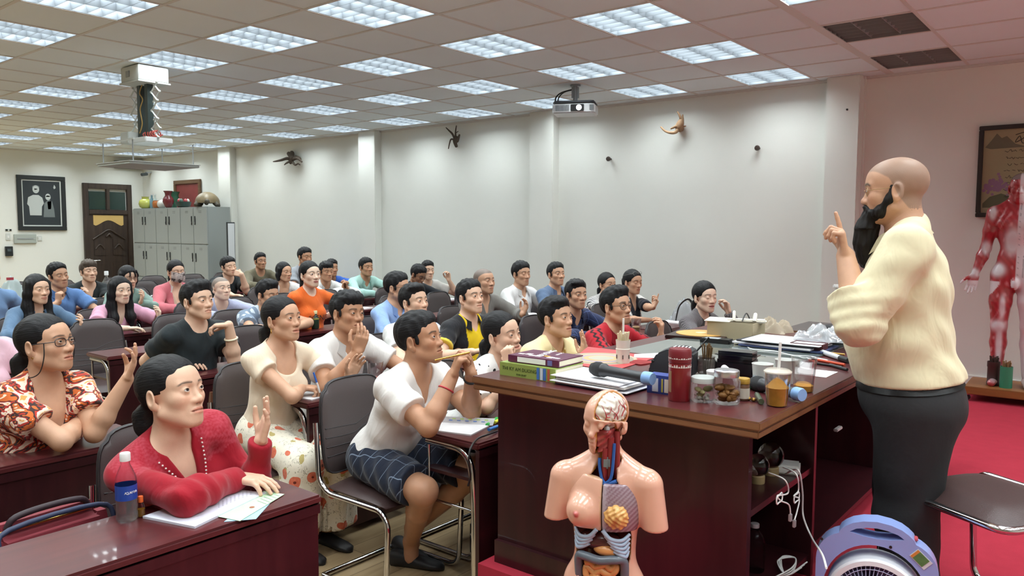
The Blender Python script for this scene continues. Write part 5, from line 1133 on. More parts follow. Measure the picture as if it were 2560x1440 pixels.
# tubs and jars
def vessel(name, p, prof, m, label, cat, group=None, body='jar'):
    r = root_at(name, p, 0, label, cat, group); bm = B(); lathe(bm, prof, seg=32, cap=False); obj(body, bm, m, r, 40); return r
def lid(r, R_, z, h, m, name='lid'): bm = B(); lathe(bm, [(R_*.98, z), (R_, z+.002), (R_, z+h-.002), (R_*.94, z+h)], seg=32); return obj(name, bm, m, r, 40)
def bits(r, n, R_, z0, z1, size, m, name, rng=None):
    for i in range(n):
        a = random.uniform(0, 6.28); q = R_*math.sqrt(random.random()); bm = B(); mx = TR((q*math.cos(a), q*math.sin(a), random.uniform(z0, z1)), random.uniform(0, 6), random.uniform(0, 6)); ball(bm, (0, 0, 0), (size*random.uniform(.7, 1.3), size*random.uniform(.5, 1), size*random.uniform(.4, .9)), 8, mx=mx); obj(name, bm, m, r, 60)
r = vessel('pill_tub', D(1757, 1003), [(.0, .001), (.033, .001), (.037, .006), (.039, .06), (.037, .064)], PLASTIC, 'clear plastic tub of pills and packets beside the red flask', 'tub'); lid(r, .0395, .064, .018, mat('lid_frost', 'cfd5d3', rough=.3, alpha=.75)); bits(r, 9, .024, .01, .02, .008, mat('pill', 'ddd8cc'), 'pill'); bits(r, 4, .018, .026, .045, .014, mat('packet', 'c9c08a'), 'packet')
r = vessel('snack_jar', D(1815, 1008), [(.0, .001), (.038, .001), (.043, .006), (.044, .075), (.036, .088)], PLASTIC, 'clear jar of brown dried fruit with silver screw lid', 'jar'); lid(r, .040, .088, .022, mat('lid_silver', 'c5c6ca', rough=.25, metal=.8)); bits(r, 26, .030, .012, .056, .016, mat('dried_fruit', '9a6a34', rough=.5, var=.3, vscale=60), 'dried_fruit')
r = vessel('balm_jar', D(1857, 1000), [(.0, .001), (.019, .001), (.021, .004), (.021, .052), (.018, .056)], mat('amber_glass', '6a4a38', rough=.15), 'small amber jar with gold lid and cream label', 'jar'); lid(r, .0215, .056, .018, mat('lid_gold', 'c39b45', rough=.35, metal=.4)); bm = B(); lathe(bm, [(.0213, .008), (.0213, .042)], seg=32, cap=False); obj('label_wrap', bm, mat('label_cream', 'd8cfc0'), r, 40)
r = vessel('white_tub', D(1786, 975), [(.0, .001), (.026, .001), (.028, .05), (.028, .062)], mat('tub_white', 'd9dad6', rough=.4), 'white lidded tub behind the snack jar', 'tub'); lid(r, .029, .060, .010, WHITE)
def sticks(r, n, R_, z0, h, rad, m, name, tilt=.16):
    for i in range(n):
        a = random.uniform(0, 6.28); q = R_*math.sqrt(random.random()); bm = B(); t = random.uniform(0, tilt); hh = h*random.uniform(.86, 1.05)
        tube(bm, [(q*math.cos(a)*.6, q*math.sin(a)*.6, z0), (q*math.cos(a)+t*hh*math.cos(a), q*math.sin(a)+t*hh*math.sin(a), z0+hh)], rad, 6); obj(name, bm, m, r, 60)
r = vessel('stick_jar', D(1766, 935), [(.0, .001), (.030, .001), (.034, .005), (.034, .055), (.030, .062), (.033, .070)], mat('smoke_glass', '6b6865', rough=.1, trans=.6, alpha=.8), 'dark glass jar packed with brown sticks', 'jar'); sticks(r, 18, .020, .004, .115, .0026, mat('stick_brown', '6a5232', rough=.6), 'stick', .1)
r = vessel('spoon_cup', D(1716, 928), [(.0, .001), (.030, .001), (.037, .075), (.0385, .078)], PLASTIC, 'clear plastic cup with a black spoon behind the red flask', 'cup', None, 'cup'); bm = B(); tube(bm, [(.0, .0, .03), (.03, .035, .085), (.065, .06, .135)], .004, 8); obj('spoon', bm, BLACK, r); bits(r, 4, .02, .06, .08, .016, WHITE, 'foam')
p = D(1835, 940); r = root_at('black_case', (p[0], p[1]+.03, DZ), .12, 'glossy black rounded case in the middle of the lecture desk', 'case'); bm = B(); box(bm, (0, 0, .032), (.16, .10, .064), bev=.012); cs = obj('body', bm, mat('gloss_black', '121316', rough=.15), r); bm = B(); box(bm, (0, 0, .080), (.158, .098, .030), bev=.014); obj('lid', bm, MATS['gloss_black'], r)
bm = B(); a_, b_ = D(1810, 920, DZ+.05), D(1858, 960, DZ+.03); tube(bm, [a_, b_], .0125, 14); thing('paper_roll', bm, mat('roll_white', 'dedede', rough=.5), 'white tube leaning against the glossy black case', 'tube')
r = vessel('white_cup', D(1905, 970), [(.0, .001), (.030, .001), (.036, .085), (.038, .088)], WHITE, 'white paper cup behind the orange drink', 'cup', None, 'cup'); bm = B(); add(bm, [(.0335*math.cos(a), .0335*math.sin(a), z) for z in (.02, .06) for a in (-2.6, -2.3, -2.0, -1.7)], [(i, i+1, i+5, i+4) for i in range(3)]); obj('print', bm, mat('cup_print', 'a9b2ba'), r)
r = vessel('white_cup', D(1962, 958), [(.0, .001), (.030, .001), (.036, .085), (.038, .088)], WHITE, 'second white paper cup right of the orange drink straw', 'cup', None, 'cup')
r = vessel('drink_cup', D(1942, 1014), [(.0, .001), (.030, .001), (.033, .005), (.041, .105), (.043, .108)], PLASTIC, 'clear cup of orange slush with white straw at the desk corner', 'cup', None, 'cup'); bm = B(); lathe(bm, [(.0, .003), (.030, .003), (.0345, .055), (.0365, .060), (.02, .078), (.0, .09)], seg=28); obj('drink', bm, mat('slush', 'd99a3c', rough=.55, var=.2, vscale=60), r, 50); bm = B(); lathe(bm, [(.0435, .108), (.044, .112), (.036, .118), (.0, .120)], seg=28); obj('lid', bm, mat('lid_clear', 'e5ddd0', rough=.2, alpha=.5), r, 40); bm = B(); tube(bm, [(0, 0, .02), (.004, .004, .205)], .0045, 10); obj('straw', bm, WHITE, r)
r = vessel('empty_cup', D(2008, 978), [(.0, .001), (.030, .001), (.033, .004), (.043, .118), (.0455, .120)], PLASTIC, 'empty clear plastic cup with a little orange left', 'cup', None, 'cup'); bm = B(); lathe(bm, [(0, .002), (.031, .002), (.033, .022), (0, .022)], seg=24); obj('drink', bm, MATS['slush'], r, 50)
bm = B(); tube(bm, [D(1866, 962, DZ+.011), D(1892, 968, DZ+.011)], .011, 12); thing('green_marker', bm, mat('green_cap', '1f8a52', rough=.4), 'green marker lying beside the amber jar', 'marker')
bm = B(); a_, b_ = D(1893, 988, DZ+.010), D(1903, 1004, DZ+.010); tube(bm, [a_, b_], .0095, 12); r = thing('vial', bm, mat('vial_green', '56604a', rough=.12), 'small green glass vial in front of the white cup', 'vial'); bm = B(); u_ = (a_-b_)/np.linalg.norm(a_-b_); tube(bm, [a_+u_*.001, a_+u_*.014], .0085, 12); obj('cap', bm, CHROME, r)
for px, py in ((1872, 996), (1884, 999)): bm = B(); ball(bm, tuple(D(px, py, DZ+.007)), (.009, .009, .007), 12); thing('brass_bell', bm, mat('brass', '8a6b3a', rough=.25, metal=.9), f'tiny {"left" if px < 1880 else "right"} brass knob beside the green vial', 'knob')
# straw holder, poster, leaflets
r = vessel('straw_holder', D(1557, 908), [(.0, .001), (.028, .001), (.029, .012), (.0285, .03), (.029, .05), (.031, .062), (.0285, .064), (.0285, .07), (.031, .10)], mat('holder', 'd9d5c9', rough=.6), 'whitish holder packed with pale straws near the red poster', 'holder', None, 'cup'); sticks(r, 22, .024, .05, .085, .0035, mat('straw_pale', 'e2d6b4', rough=.6), 'straw', .10); bm = B(); tube(bm, [(0, 0, .07), (.0, .0, .19)], .0045, 10); obj('long_straw', bm, mat('straw_speck', 'e4e0da'), r)
bm = B()
for i in range(6): a = i*1.05; box(bm, (.0293*math.cos(a), .0293*math.sin(a), .03), (.003, .006, .016), mx=None)
obj('ink_mark', bm, mat('ink_grey', '55524e'), r)
pm = mat('poster_red', 'c2494a', rough=.6); bm = B(); c0, c1, c2, c3 = D(1420, 908), D(1530, 930), D(1655, 890), D(1470, 868); prism(bm, [(float(q[0]), float(q[1])) for q in (c0, c1, c2, c3)], DZ+.0012, DZ+.0024); po = thing('poster', bm, pm, 'red poster with a ringed colour wheel flat on the lecture desk', 'poster')
cc_ = (c0+c1+c2+c3)/4-np.array([.02, .02, 0])
for i, (R_, c_) in enumerate([(.155, 'b9a58c'), (.140, '8f8a78'), (.122, 'c8a888'), (.100, '9a8fa0'), (.078, 'd0a070'), (.055, 'a8a494')]): bm = B(); lathe(bm, [(0, 0), (R_, 0), (R_, .0003), (0, .0003)], (cc_[0], cc_[1], DZ+.0026+.0004*i), 40); obj('wheel_ring', bm, mat('ring'+c_, c_, rough=.6), po, None)
for i, (px, py, a, l_) in enumerate([(1625, 893, .5, 'white torn leaflet in front of the grey device'), (1590, 905, -.2, 'red and white leaflet under the torn white leaflet')]): bm = B(); q = D(px, py); t_ = TR((q[0], q[1], DZ+.004-.002*i), a); add(bm, [tuple(t_ @ Vector(v)) for v in ((-.07, -.05, 0), (.07, -.05, .002), (.07, .05, .012 if i == 0 else .003), (-.07, .05, 0))], [(0, 1, 2, 3)]); bmesh.ops.solidify(bm, geom=bm.faces[:], thickness=.001); thing('leaflet', bm, PAPER if i == 0 else pm, l_, 'leaflet')
bm = B(); q = D(1345, 895, DZ); box(bm, (0, 0, 0), (.001, .001, .001)); bm.free()
bm = B(); q = D(1842, 881); box(bm, (q[0], q[1], DZ+.008), (.045, .02, .001)); thing('sticker', bm, mat('magenta', 'c04ad0'), 'small magenta sticky note on the glass sheet', 'sticky note')
# compass board, case, cardboard box
q = D(1752, 842); r = root_at('compass_board', (q[0], q[1], DZ), .2, 'square dark board with a round yellow compass dial', 'board'); bm = B(); box(bm, (0, 0, .009), (.30, .30, .018), bev=.003); obj('board', bm, mat('board_dark', '2a1518', rough=.3), r); bm = B(); lathe(bm, [(0, .018), (.128, .018), (.128, .021), (0, .021)], seg=48); obj('dial', bm, mat('dial_yellow', 'cf9f57', rough=.45, var=.15, vscale=50), r); bm = B(); lathe(bm, [(0, .021), (.028, .021), (.028, .023), (0, .023)], seg=24); obj('needle_hub', bm, mat('dial_pale', 'ecd9a8'), r)
q = D(1792, 860); bm = B(); box(bm, (0, 0, .014), (.15, .075, .028), bev=.006); o = thing('black_box', bm, BLACK, 'flat black plastic case in front of the compass board', 'case'); o.location = (q[0], q[1], DZ); o.rotation_euler = (0, 0, .1); bm = B(); box(bm, (-.02, 0, .0285), (.07, .05, .001)); obj('sticker', bm, mat('sticker_grey', '9aa0a4'), o)
q0, q1 = D(1768, 846), D(1880, 856); r = root_at('cardboard_box', (q0[0], q0[1], DZ), math.atan2(q1[1]-q0[1], q1[0]-q0[0]), 'open beige cardboard box holding white sandals', 'box'); CARD = mat('cardboard', 'a89c80', rough=.8); w = float(np.linalg.norm(q1-q0)); bm = B()
for c_, s_ in (((w/2, 0, .045), (w, .004, .09)), ((w/2, .19, .045), (w, .004, .09)), ((0, .095, .045), (.004, .19, .09)), ((w, .095, .045), (.004, .19, .09)), ((w/2, .095, .003), (w, .19, .005))): box(bm, c_, s_)
obj('carton', bm, CARD, r); bm = B(); box(bm, (.05, .05, .094), (.13, .11, .003), mx=TR((0, 0, 0), .1, .08)); obj('flap', bm, mat('card_inner', 'd6d2c6', rough=.8), r)
S_ = (q0+q1)/2; r = root_at('sandal', (S_[0]+.05, S_[1]+.09, DZ+.085), .4, 'white strappy sandal lying on top of the cardboard box', 'sandal'); bm = B(); box(bm, (0, 0, .012), (.20, .07, .016), bev=.007); obj('sole', bm, mat('sandal_white', 'd9d5ca', rough=.6), r); bm = B(); tube(bm, [(-.06, -.035, .012), (-.06, 0, .055), (-.06, .035, .012)], .008, 8, smooth=5); tube(bm, [(.04, -.035, .012), (.045, 0, .045), (.04, .035, .012)], .010, 8, smooth=5); obj('strap', bm, MATS['sandal_white'], r, 60); bm = B(); tube(bm, [(-.02, -.035, .012), (0, 0, .05), (.02, .035, .012)], .0035, 6, smooth=5); obj('black_strap', bm, BLACK, r, 60)
def crumple(name, c, size, amp, m, label, cat, seed=1, n=26, rz=0):
    q_ = .45 if amp > .14 else 1
    rg = np.random.default_rng(seed); bm = B(); vs = []; ph = rg.uniform(0, 6, 8)
    for i in range(n):
        for j in range(n):
            u, v = -1+2*i/(n-1), -1+2*j/(n-1); e = max(0, 1-max(abs(u), abs(v))**3)**.6; z = amp*e*(.55+.25*math.sin((7*u+4*v)*q_+ph[0])+.2*math.sin((13*v-6*u)*q_+ph[1])+.16*abs(math.sin((17*u+9*v)*q_+ph[2])))
            k = .86+.10*math.sin(5*math.atan2(v, u)+ph[3]); vs.append((u*size[0]/2*k, v*size[1]/2*k, max(z, 0)))
    add(bm, vs, [(i*n+j, (i+1)*n+j, (i+1)*n+j+1, i*n+j+1) for i in range(n-1) for j in range(n-1)]); bmesh.ops.solidify(bm, geom=bm.faces[:], thickness=.0015); o = obj(name, bm, m, None, 60); o.location = tuple(c); o.rotation_euler = (0, 0, rz); return tag(o, label, cat)
crumple('tissue', D(1925, 828), (.26, .20), .075, mat('tissue_cream', 'd6c9b4', rough=.9), 'crumpled cream paper beside the cardboard box', 'tissue', 2)
WRAP = mat('plastic_wrap', 'e6eaee', rough=.15, trans=.5, alpha=.6)
pl = [('black folder at the bottom of the far paper pile on the lecture desk', '23252c'), ('blue folder in the far paper pile on the lecture desk', '39456e'), ('white booklet in the far paper pile on the lecture desk', 'dcdce2'), ('dark ring binder in the far paper pile on the lecture desk', '2a2c33'), ('white sheet topmost of the far paper pile on the lecture desk', 'e6e6ec')]
q = D(1955, 872)
for i, (l_, c_) in enumerate(pl): bm = B(); box(bm, (0, 0, .004), (.40-.01*i, .26, .007 if i != 4 else .003)); o = thing('folder', bm, mat('fold'+c_, c_, rough=.5), l_, 'folder', 'folders in the far pile'); o.location = (q[0]+.02*math.sin(i*2), q[1]+.04+.012*math.cos(i*2.2), DZ+.001+.0085*i); o.rotation_euler = (0, 0, .06*math.sin(i*1.9)-.05)
crumple('plastic_bag', (q[0]+.17, q[1]+.16, DZ+.045), (.30, .24), .07, WRAP, 'crumpled clear plastic wrap on the far paper pile', 'plastic bag', 5)
bm = B(); tube(bm, [D(1868, 868, DZ+.004), D(1885, 874, DZ+.01), D(1935, 878, DZ+.006), D(1995, 892, DZ+.006), D(2050, 898, DZ+.004)], .003, 8, smooth=6); thing('cable', bm, WHITE, 'white cable trailing over the glass sheet', 'cable')
q = D(2022, 880); r = root_at('pen_tray', (q[0], q[1], DZ), .05, 'dark red wooden tray near the lecturer', 'tray'); bm = B()
for c_, s_ in (((0, -.045, .022), (.14, .006, .044)), ((0, .045, .022), (.14, .006, .044)), ((-.07, 0, .022), (.006, .09, .044)), ((.07, 0, .022), (.006, .09, .044)), ((0, 0, .004), (.14, .09, .007))): box(bm, c_, s_)
obj('tray', bm, mat('tray_red', '4a1b1e', rough=.35), r)
q = D(2058, 868); r = root_at('tape_measure', (q[0], q[1], DZ), .3, 'yellow and blue tape measure beside the dark red tray', 'tape measure'); bm = B(); box(bm, (0, 0, .024), (.055, .034, .048), bev=.012); obj('case', bm, mat('tape_yellow', 'd9bf2c', rough=.4), r); bm = B(); box(bm, (.004, 0, .040), (.040, .036, .022), bev=.008); obj('grip', bm, mat('tape_blue', '2a3a6a', rough=.5), r)
pens = [((2045, 900), (2112, 912), .0055, 'd05030', 'orange pen near the lecturer\'s belt'), ((2040, 908), (2105, 918), .005, '1b1b1f', 'thin black pen nearest the desk edge'), ((2070, 882), (2112, 886), .004, 'c8a24a', 'yellow pencil beside the tape measure'), ((2030, 893), (2070, 902), .0045, 'd9d9d9', 'white pen beside the dark red tray'), ((2075, 912), (2118, 924), .006, '222226', 'black marker below the thick whiteboard marker')]
for a_, b_, rr, c_, l_ in pens: bm = B(); tube(bm, [D(*a_, DZ+rr), D(*b_, DZ+rr)], rr, 10); thing('pen', bm, mat('pen'+c_, c_, rough=.4), l_, 'pen', 'pens near the lecturer')
a_, b_ = D(2055, 880, DZ+.012), D(2122, 902, DZ+.012); r = root_at('marker', a_, 0, 'thick white whiteboard marker with black cap', 'marker'); u_ = b_-a_; bm = B(); tube(bm, [u_*0, u_*.7], .0115, 14); obj('barrel', bm, mat('marker_white', 'cdd3da', rough=.35), r); bm = B(); tube(bm, [u_*.7, u_], .0125, 14); obj('cap', bm, BLACK, r)
bm = B(); q = D(2015, 930); box(bm, (q[0], q[1], DZ+.001), (.20, .15, .0015), mx=None); thing('paper_sheet', bm, PAPER, 'single white sheet under the empty plastic cup', 'paper')
q = D(2085, 862); r = root_at('speaker', (q[0], q[1]+.02, DZ), 0, 'small round black speaker beside the lecturer', 'speaker'); bm = B(); lathe(bm, [(.055, 0), (.058, .004), (.058, .085), (.050, .095), (0, .096)], seg=32); obj('body', bm, mat('speaker_black', '26262a', rough=.6), r, 40); bm = B(); ball(bm, (-.03, -.049, .03), (.008, .003, .004), 10); obj('badge', bm, GREY, r)
q = at_z(2105, 818, DZ); r = root_at('spray_bottle', (q[0], q[1], DZ), math.atan2(-TC[1], -TC[0])+PI/2, 'clear spray bottle with white trigger head behind the lecturer', 'spray bottle'); bm = B(); lathe(bm, [(0, .001), (.036, .001), (.038, .006), (.038, .12), (.028, .155), (.014, .175), (.014, .185)], seg=28, cap=False); obj('bottle', bm, PLASTIC, r, 40); bm = B(); lathe(bm, [(.017, .18), (.017, .20), (.010, .205), (.010, .225)], seg=20); obj('collar', bm, WHITE, r, 40); bm = B(); box(bm, (.018, 0, .238), (.085, .022, .024), bev=.006); tube(bm, [(.045, 0, .228), (.042, 0, .205), (.030, 0, .188)], .005, 8, smooth=4); obj('trigger', bm, WHITE, r, 60); bm = B(); lathe(bm, [(0, .003), (.036, .003), (.036, .07), (0, .07)], seg=24); obj('liquid', bm, mat('liquid', 'd5dadb', rough=.05, trans=.8, alpha=.5), r, 40)
# shelf inside the desk
SZ = .725
for px, py, l_, rr in ((1908, 1180, 'glass globe on a wooden base nearest the desk panel', .040), (1940, 1165, 'larger glass globe on a wooden base beside the white adapter', .047)):
    q = at_x(px, py, 2.58); r = root_at('glass_globe', (q[0]-.02, q[1], SZ), 0, l_, 'glass globe', 'glass globes on the desk shelf'); bm = B(); lathe(bm, [(rr*.62, 0), (rr*.64, .004), (rr*.64, .026), (rr*.55, .030)], seg=24); obj('base', bm, mat('globe_base', 'a08a62', rough=.5), r, 40); bm = B(); ball(bm, (0, 0, .026+rr*.95), rr, 28); obj('globe', bm, GLASS, r, 60)
q = at_x(1985, 1160, 2.62); r = root_at('adapter', (q[0], q[1], SZ), .3, 'white square power adapter on the desk shelf', 'adapter'); bm = B(); box(bm, (-.02, 0, .017), (.085, .085, .034), bev=.006); obj('body', bm, WHITE, r)
bm = B(); q = np.array([2.655, -1.52, SZ+.02]); C_ = lambda px, py, x=2.70: at_x(px, py, x)
tube(bm, [q-np.array([.03, 0, 0]), C_(1995, 1175), C_(2006, 1230), C_(2008, 1290), C_(2030, 1345, 2.75), C_(2055, 1385, 2.9), C_(2066, 1420, 2.98)], .0032, 8, smooth=7); thing('charging_cable', bm, WHITE, 'white cable running from the adapter down to the fan', 'cable')
for k, (pts, l_) in enumerate([([(1922, 1182), (1962, 1200), (1970, 1232), (1945, 1240), (1952, 1252), (1972, 1262), (1976, 1285)], 'white usb cable with knotted loop hanging from the shelf, nearest the panel'), ([(1958, 1168), (1990, 1185), (1996, 1225), (1985, 1240), (1998, 1248), (1992, 1280), (1986, 1300)], 'white usb cable hanging beside the knotted one')]):
    r = root_at('usb_cable', C_(*pts[0], 2.66), 0, l_, 'cable', 'usb cables hanging from the desk shelf'); o_ = C_(*pts[0], 2.66); P_ = [C_(*p_, 2.66 if i < 1 else 2.72)-o_ for i, p_ in enumerate(pts)]; bm = B(); tube(bm, P_, .0026, 8, smooth=7); obj('wire', bm, WHITE, r, 60); bm = B(); e = P_[-1]; box(bm, tuple(e-np.array([0, 0, .012])), (.010, .014, .026), bev=.002); obj('plug', bm, mat('plug_grey', 'b8b9bb', rough=.3, metal=.4), r)
    bm = B(); c_ = (P_[3]+P_[4])/2; tube(bm, [c_+np.array([0, .026*math.cos(a), .016*math.sin(a)+.004*math.sin(3*a)]) for a in np.linspace(0, 6.28, 17)], .0026, 8, cap=False); obj('loop', bm, WHITE, r, 60)
q = at_x(1912, 1400, 2.58); r = root_at('clear_bottle', (q[0]-.04, q[1], .385), 0, 'empty clear plastic bottle on the bottom shelf of the desk', 'bottle'); bm = B(); lathe(bm, [(0, .001), (.036, .001), (.038, .008), (.038, .11), (.028, .135), (.014, .150), (.014, .165)], seg=28, cap=False); obj('bottle', bm, PLASTIC, r, 40); lid(r, .016, .16, .014, mat('cap_clear', 'c8c4c8', rough=.3, alpha=.6), 'cap')
r = root_at('cable_bundle', (2.62, -1.62, .39), 0, 'loose bundle of white charging cables on the bottom shelf', 'cable bundle'); 
for k in range(3): bm = B(); tube(bm, [(0, -.02*k, .006), (.05, .06, .012+.01*k), (.03, .16, .03), (-.02, .12+.02*k, .02), (.04, .04, .012), (.06, .14+.03*k, .01)], .0028, 8, smooth=7); obj('wire', bm, WHITE, r, 60)
bm = B(); tube(bm, [at_x(2026, 1020, 2.60), at_x(2015, 1060, 2.60), at_x(2008, 1100, 2.58), at_x(1988, 1140, 2.58)], .0032, 8, smooth=6); thing('blue_cable', bm, mat('cable_blue', '6fa6bf', rough=.4), 'light blue cable hanging inside the desk opening', 'cable')
q = at_x(2095, 1072, 2.55); bm = B(); box(bm, tuple(q), (.02, .075, .014), bev=.003); thing('switch_box', bm, mat('dim_white', 'b5b4b4'), 'small white switch box under the lecture desk beside the lecturer\'s legs', 'switch box')
# ---------------------------------------------------------------- anatomical torso on the stage
def torso_model():
    s = .745; H = at_d(1516, 1052, 2.22); al = math.atan2(CAM[1]-H[1], CAM[0]-H[0])
    r = empty('anatomical_torso', (float(H[0]), float(H[1]), PZ), 0, 'pink anatomical torso model with open chest, brain and intestines showing', 'anatomical model'); off = np.array(r.location)
    def frame(phi, pitch=0): 
        p_ = al+R(phi); f = np.array([math.cos(p_)*math.cos(R(pitch)), math.sin(p_)*math.cos(R(pitch)), math.sin(R(pitch))]); l = np.array([-math.sin(p_), math.cos(p_), 0]); return np.stack([f, l, np.cross(f, l)], 1).astype(f32)
    HM = frame(-34, -4); BM = frame(-12); Hf = H.astype(f32)
    hq = lambda p: ((p-Hf) @ HM)/f32(s); bq = lambda p: ((p-Hf) @ BM)/f32(s)
    S_ = dict(fem=True, fine=True, w=.98)
    def cutA(q): return smax(smax(.006-q[:, 1], -.055-q[:, 0], .01), .016-q[:, 2]+.25*(q[:, 0]-.03), .008)
    def cutB(q): return smax(smax(smax(.010-q[:, 1], -.006-q[:, 0], .01), q[:, 2]+.020, .008), smax(-.165-q[:, 2], q[:, 1]-.066, .01), .008)
    def body(b):
        y = b.copy(); y[:, 1] = np.abs(y[:, 1]); d = ell(y, A(0, 0, -.32), A(.095, .145, .17)); d = smin(d, ell(y, A(-.005, 0, -.48), A(.080, .120, .13)), .05); d = smin(d, ell(y, A(-.005, 0, -.66), A(.098, .165, .15)), .06)
        d = smin(d, cap(y, A(-.01, 0, -.205), A(-.005, .15, -.225), .050, .050), .04); d = smin(d, cap(y, A(-.02, 0, -.12), A(-.015, .10, -.190), .042, .036), .04)
        st = cap(y, A(0, .165, -.235), A(.004, .196, -.41), .056, .050); st = smax(st, -.395-b[:, 2]-.10*b[:, 0], .006); d = smin(d, st, .025)
        d = smin(d, cap(y, A(-.015, .0, -.06), A(-.02, .0, -.20), .047, .052), .02); return d
    def hole(b): 
        e = (np.sqrt((b[:, 1]/.108)**2+((b[:, 2]+.435)/.262)**2)-1)*.10; e = smax(e, .018-b[:, 0], .01)
        n = smax(cap(b, A(.06, .020, -.02), A(.06, .004, -.24), .036, .050), .004-b[:, 0], .01); return np.minimum(e, n)
    PINK = np.array(lin('d9a58e')); DRK = np.array(lin('5b2020'))
    def skin(p):
        q, b = hq(p), bq(p); d = smin(head_sdf(q, S_), body(b), .02); c = np.minimum(np.minimum(cutA(q), cutB(q)), hole(b)); return smax(d, -c, .004)*s
    V, F_ = mesh_sdf(skin, *bounds([H+UP*.1, H-UP*.60, H+BM[:, 1]*.17, H-BM[:, 1]*.17, H+BM[:, 0]*.1, H-BM[:, 0]*.1], .03, .02), .0042, 2)
    q, b = hq(V.astype(f32)), bq(V.astype(f32)); d0 = smin(head_sdf(q, S_), body(b), .02); c_ = np.tile(PINK, (len(V), 1)); c_ = mixv(c_, lin('c58a44'), ((d0 < -.004)).astype(float)); c_ = mixv(c_, DRK, ((d0 < -.012)).astype(float))
    lipm = np.exp(-(((q[:, 2]+.064)/.008)**2+(q[:, 1]/.024)**2))*(q[:, 0] > .07); c_ = mixv(c_, lin('c77868'), lipm*.6)
    m = attr_mat('model_plastic', .22, .0, 1, .03, 20, spec=.5, coat=.3)
    me = pymesh('skin_shell', [(V-off, F_, 0)], {'Col': ('FLOAT_COLOR', [c_])}); obj('skin_shell', me, m, r, None); shade(me)
    def part(name, fn, box_, h, col=None, colfn=None, parent=r):
        V, F_ = mesh_sdf(lambda p: fn(p)*s, *box_, h); C_ = colfn(V.astype(f32)) if colfn else np.tile(np.array(lin(col)), (len(V), 1)); me = pymesh(name, [(V-off, F_, 0)], {'Col': ('FLOAT_COLOR', [C_])}); o = obj(name, me, m, parent, None); shade(me); return o
    hb = bounds([H], .14*s, .01); X = lambda b: H+s*(BM @ np.array(b)); XH = lambda b: H+s*(HM @ np.array(b)); loc = lambda b: tuple(X(b)-off); loch = lambda b: tuple(XH(b)-off)
    def gyri(q): return .0035*np.sin(q[:, 0]*150+3.5*np.sin(q[:, 2]*75+q[:, 1]*40))*np.sin(q[:, 2]*130+3*np.sin(q[:, 0]*70))
    br = part('brain', lambda p: ell(hq(p), A(-.008, .004, .040), A(.086, .062, .070))+gyri(hq(p)), hb, .0035, None, lambda V: mixv(np.tile(np.array(lin('d9d2c6')), (len(V), 1)), lin('a98f86'), np.clip(gyri(hq(V))*260, 0, 1)))
    vm = mat('vessel_red', 'a81f2a', rough=.3); vb = mat('vessel_blue', '2a5aa0', rough=.3); rnd = random.Random(4); bm = B()
    for k in range(7):
        t, z = .25+.14*k, rnd.uniform(.02, .05); P_ = []
        for i in range(6):
            a = t*1.9-.2+.05*math.sin(i*2+k); zz = z+.010*i+.004*math.sin(i*3+k); rz = math.sqrt(max(.02, 1-((zz-.04)/.072)**2)); P_.append(loch((-.008+.0885*rz*math.cos(a+.09*i*(1 if k % 2 else -1)), .004+.064*rz*math.sin(a+.09*i*(1 if k % 2 else -1)), zz)))
        tube(bm, P_, [.0014, .0006], 6, smooth=3)
    obj('vessels', bm, vm, br, 60)
    part('face_muscle', lambda p: smax(head_sdf(hq(p), S_)+.010, cutB(hq(p))-.004, .004)+.0012*np.sin(hq(p)[:, 2]*190+hq(p)[:, 0]*240), hb, .004, None, lambda V: mixv(np.tile(np.array(lin('7a2326')), (len(V), 1)), lin('b85a58'), .5+.5*np.sin(hq(V)[:, 2]*210+hq(V)[:, 0]*230)))
    bm = B()
    for a_, b_, rr in (((.052, .030, -.05), (.035, .022, -.215), .013), ((.030, .048, -.03), (.024, .050, -.21), .012), ((.058, .010, -.09), (.048, .006, -.215), .011)): tube(bm, [loc(a_), loc(((a_[0]+b_[0])/2+.006, (a_[1]+b_[1])/2, (a_[2]+b_[2])/2)), loc(b_)], rr*s, 10, smooth=4)
    obj('neck_muscle', bm, mat('muscle_red', '84282a', rough=.3), r, 60)
    bm = B(); box(bm, (0, 0, 0), (.022*s, .032*s, .045*s), bev=.006, mx=Matrix.Translation(loc((.062, .014, -.145))) @ Matrix(np.vstack([np.hstack([BM, [[0], [0], [0]]]), [[0, 0, 0, 1]]]).tolist())); obj('larynx', bm, mat('cartilage', '6f7676', rough=.3), r)
    bm = B()
    for sd in (-.012, .044): tube(bm, [loc((.058, sd, -.07 if sd > 0 else -.13)), loc((.062, sd*.9, -.16)), loc((.066, sd*.6+.006, -.205)), loc((.066, .012, -.225))], .0062*s, 8, smooth=4)
    tube(bm, [loc((.064, -.03, -.215)), loc((.066, .012, -.226)), loc((.062, .055, -.212))], .0075*s, 8, smooth=4); obj('veins', bm, vb, r, 60)
    bb = bounds([X((.08, .1, -.2)), X((.08, -.1, -.2)), X((.08, -.1, -.45)), X((.16, .1, -.45)), X((.0, 0, -.45))], .03, .01)
    def plate(b): y = b.copy(); return ell(y, A(.004, 0, -.32), A(.098, .148, .175))
    def edgeR(b): return smax(smax(b[:, 1]+.0-.004, -.402-b[:, 2]-.10*b[:, 1], .006), smax(b[:, 2]+.205+.35*b[:, 1]*-1*0-.12*np.abs(b[:, 1]), .02-b[:, 0], .005), .006)
    def rplate(p): b = bq(p); d = smin(plate(b), sph(b, A(.075, -.070, -.335), .064), .03); d = smin(d, sph(b, A(.1385, -.082, -.330), .008), .008); return smax(smax(d, edgeR(b), .006), -(plate(b)+.022), .004)
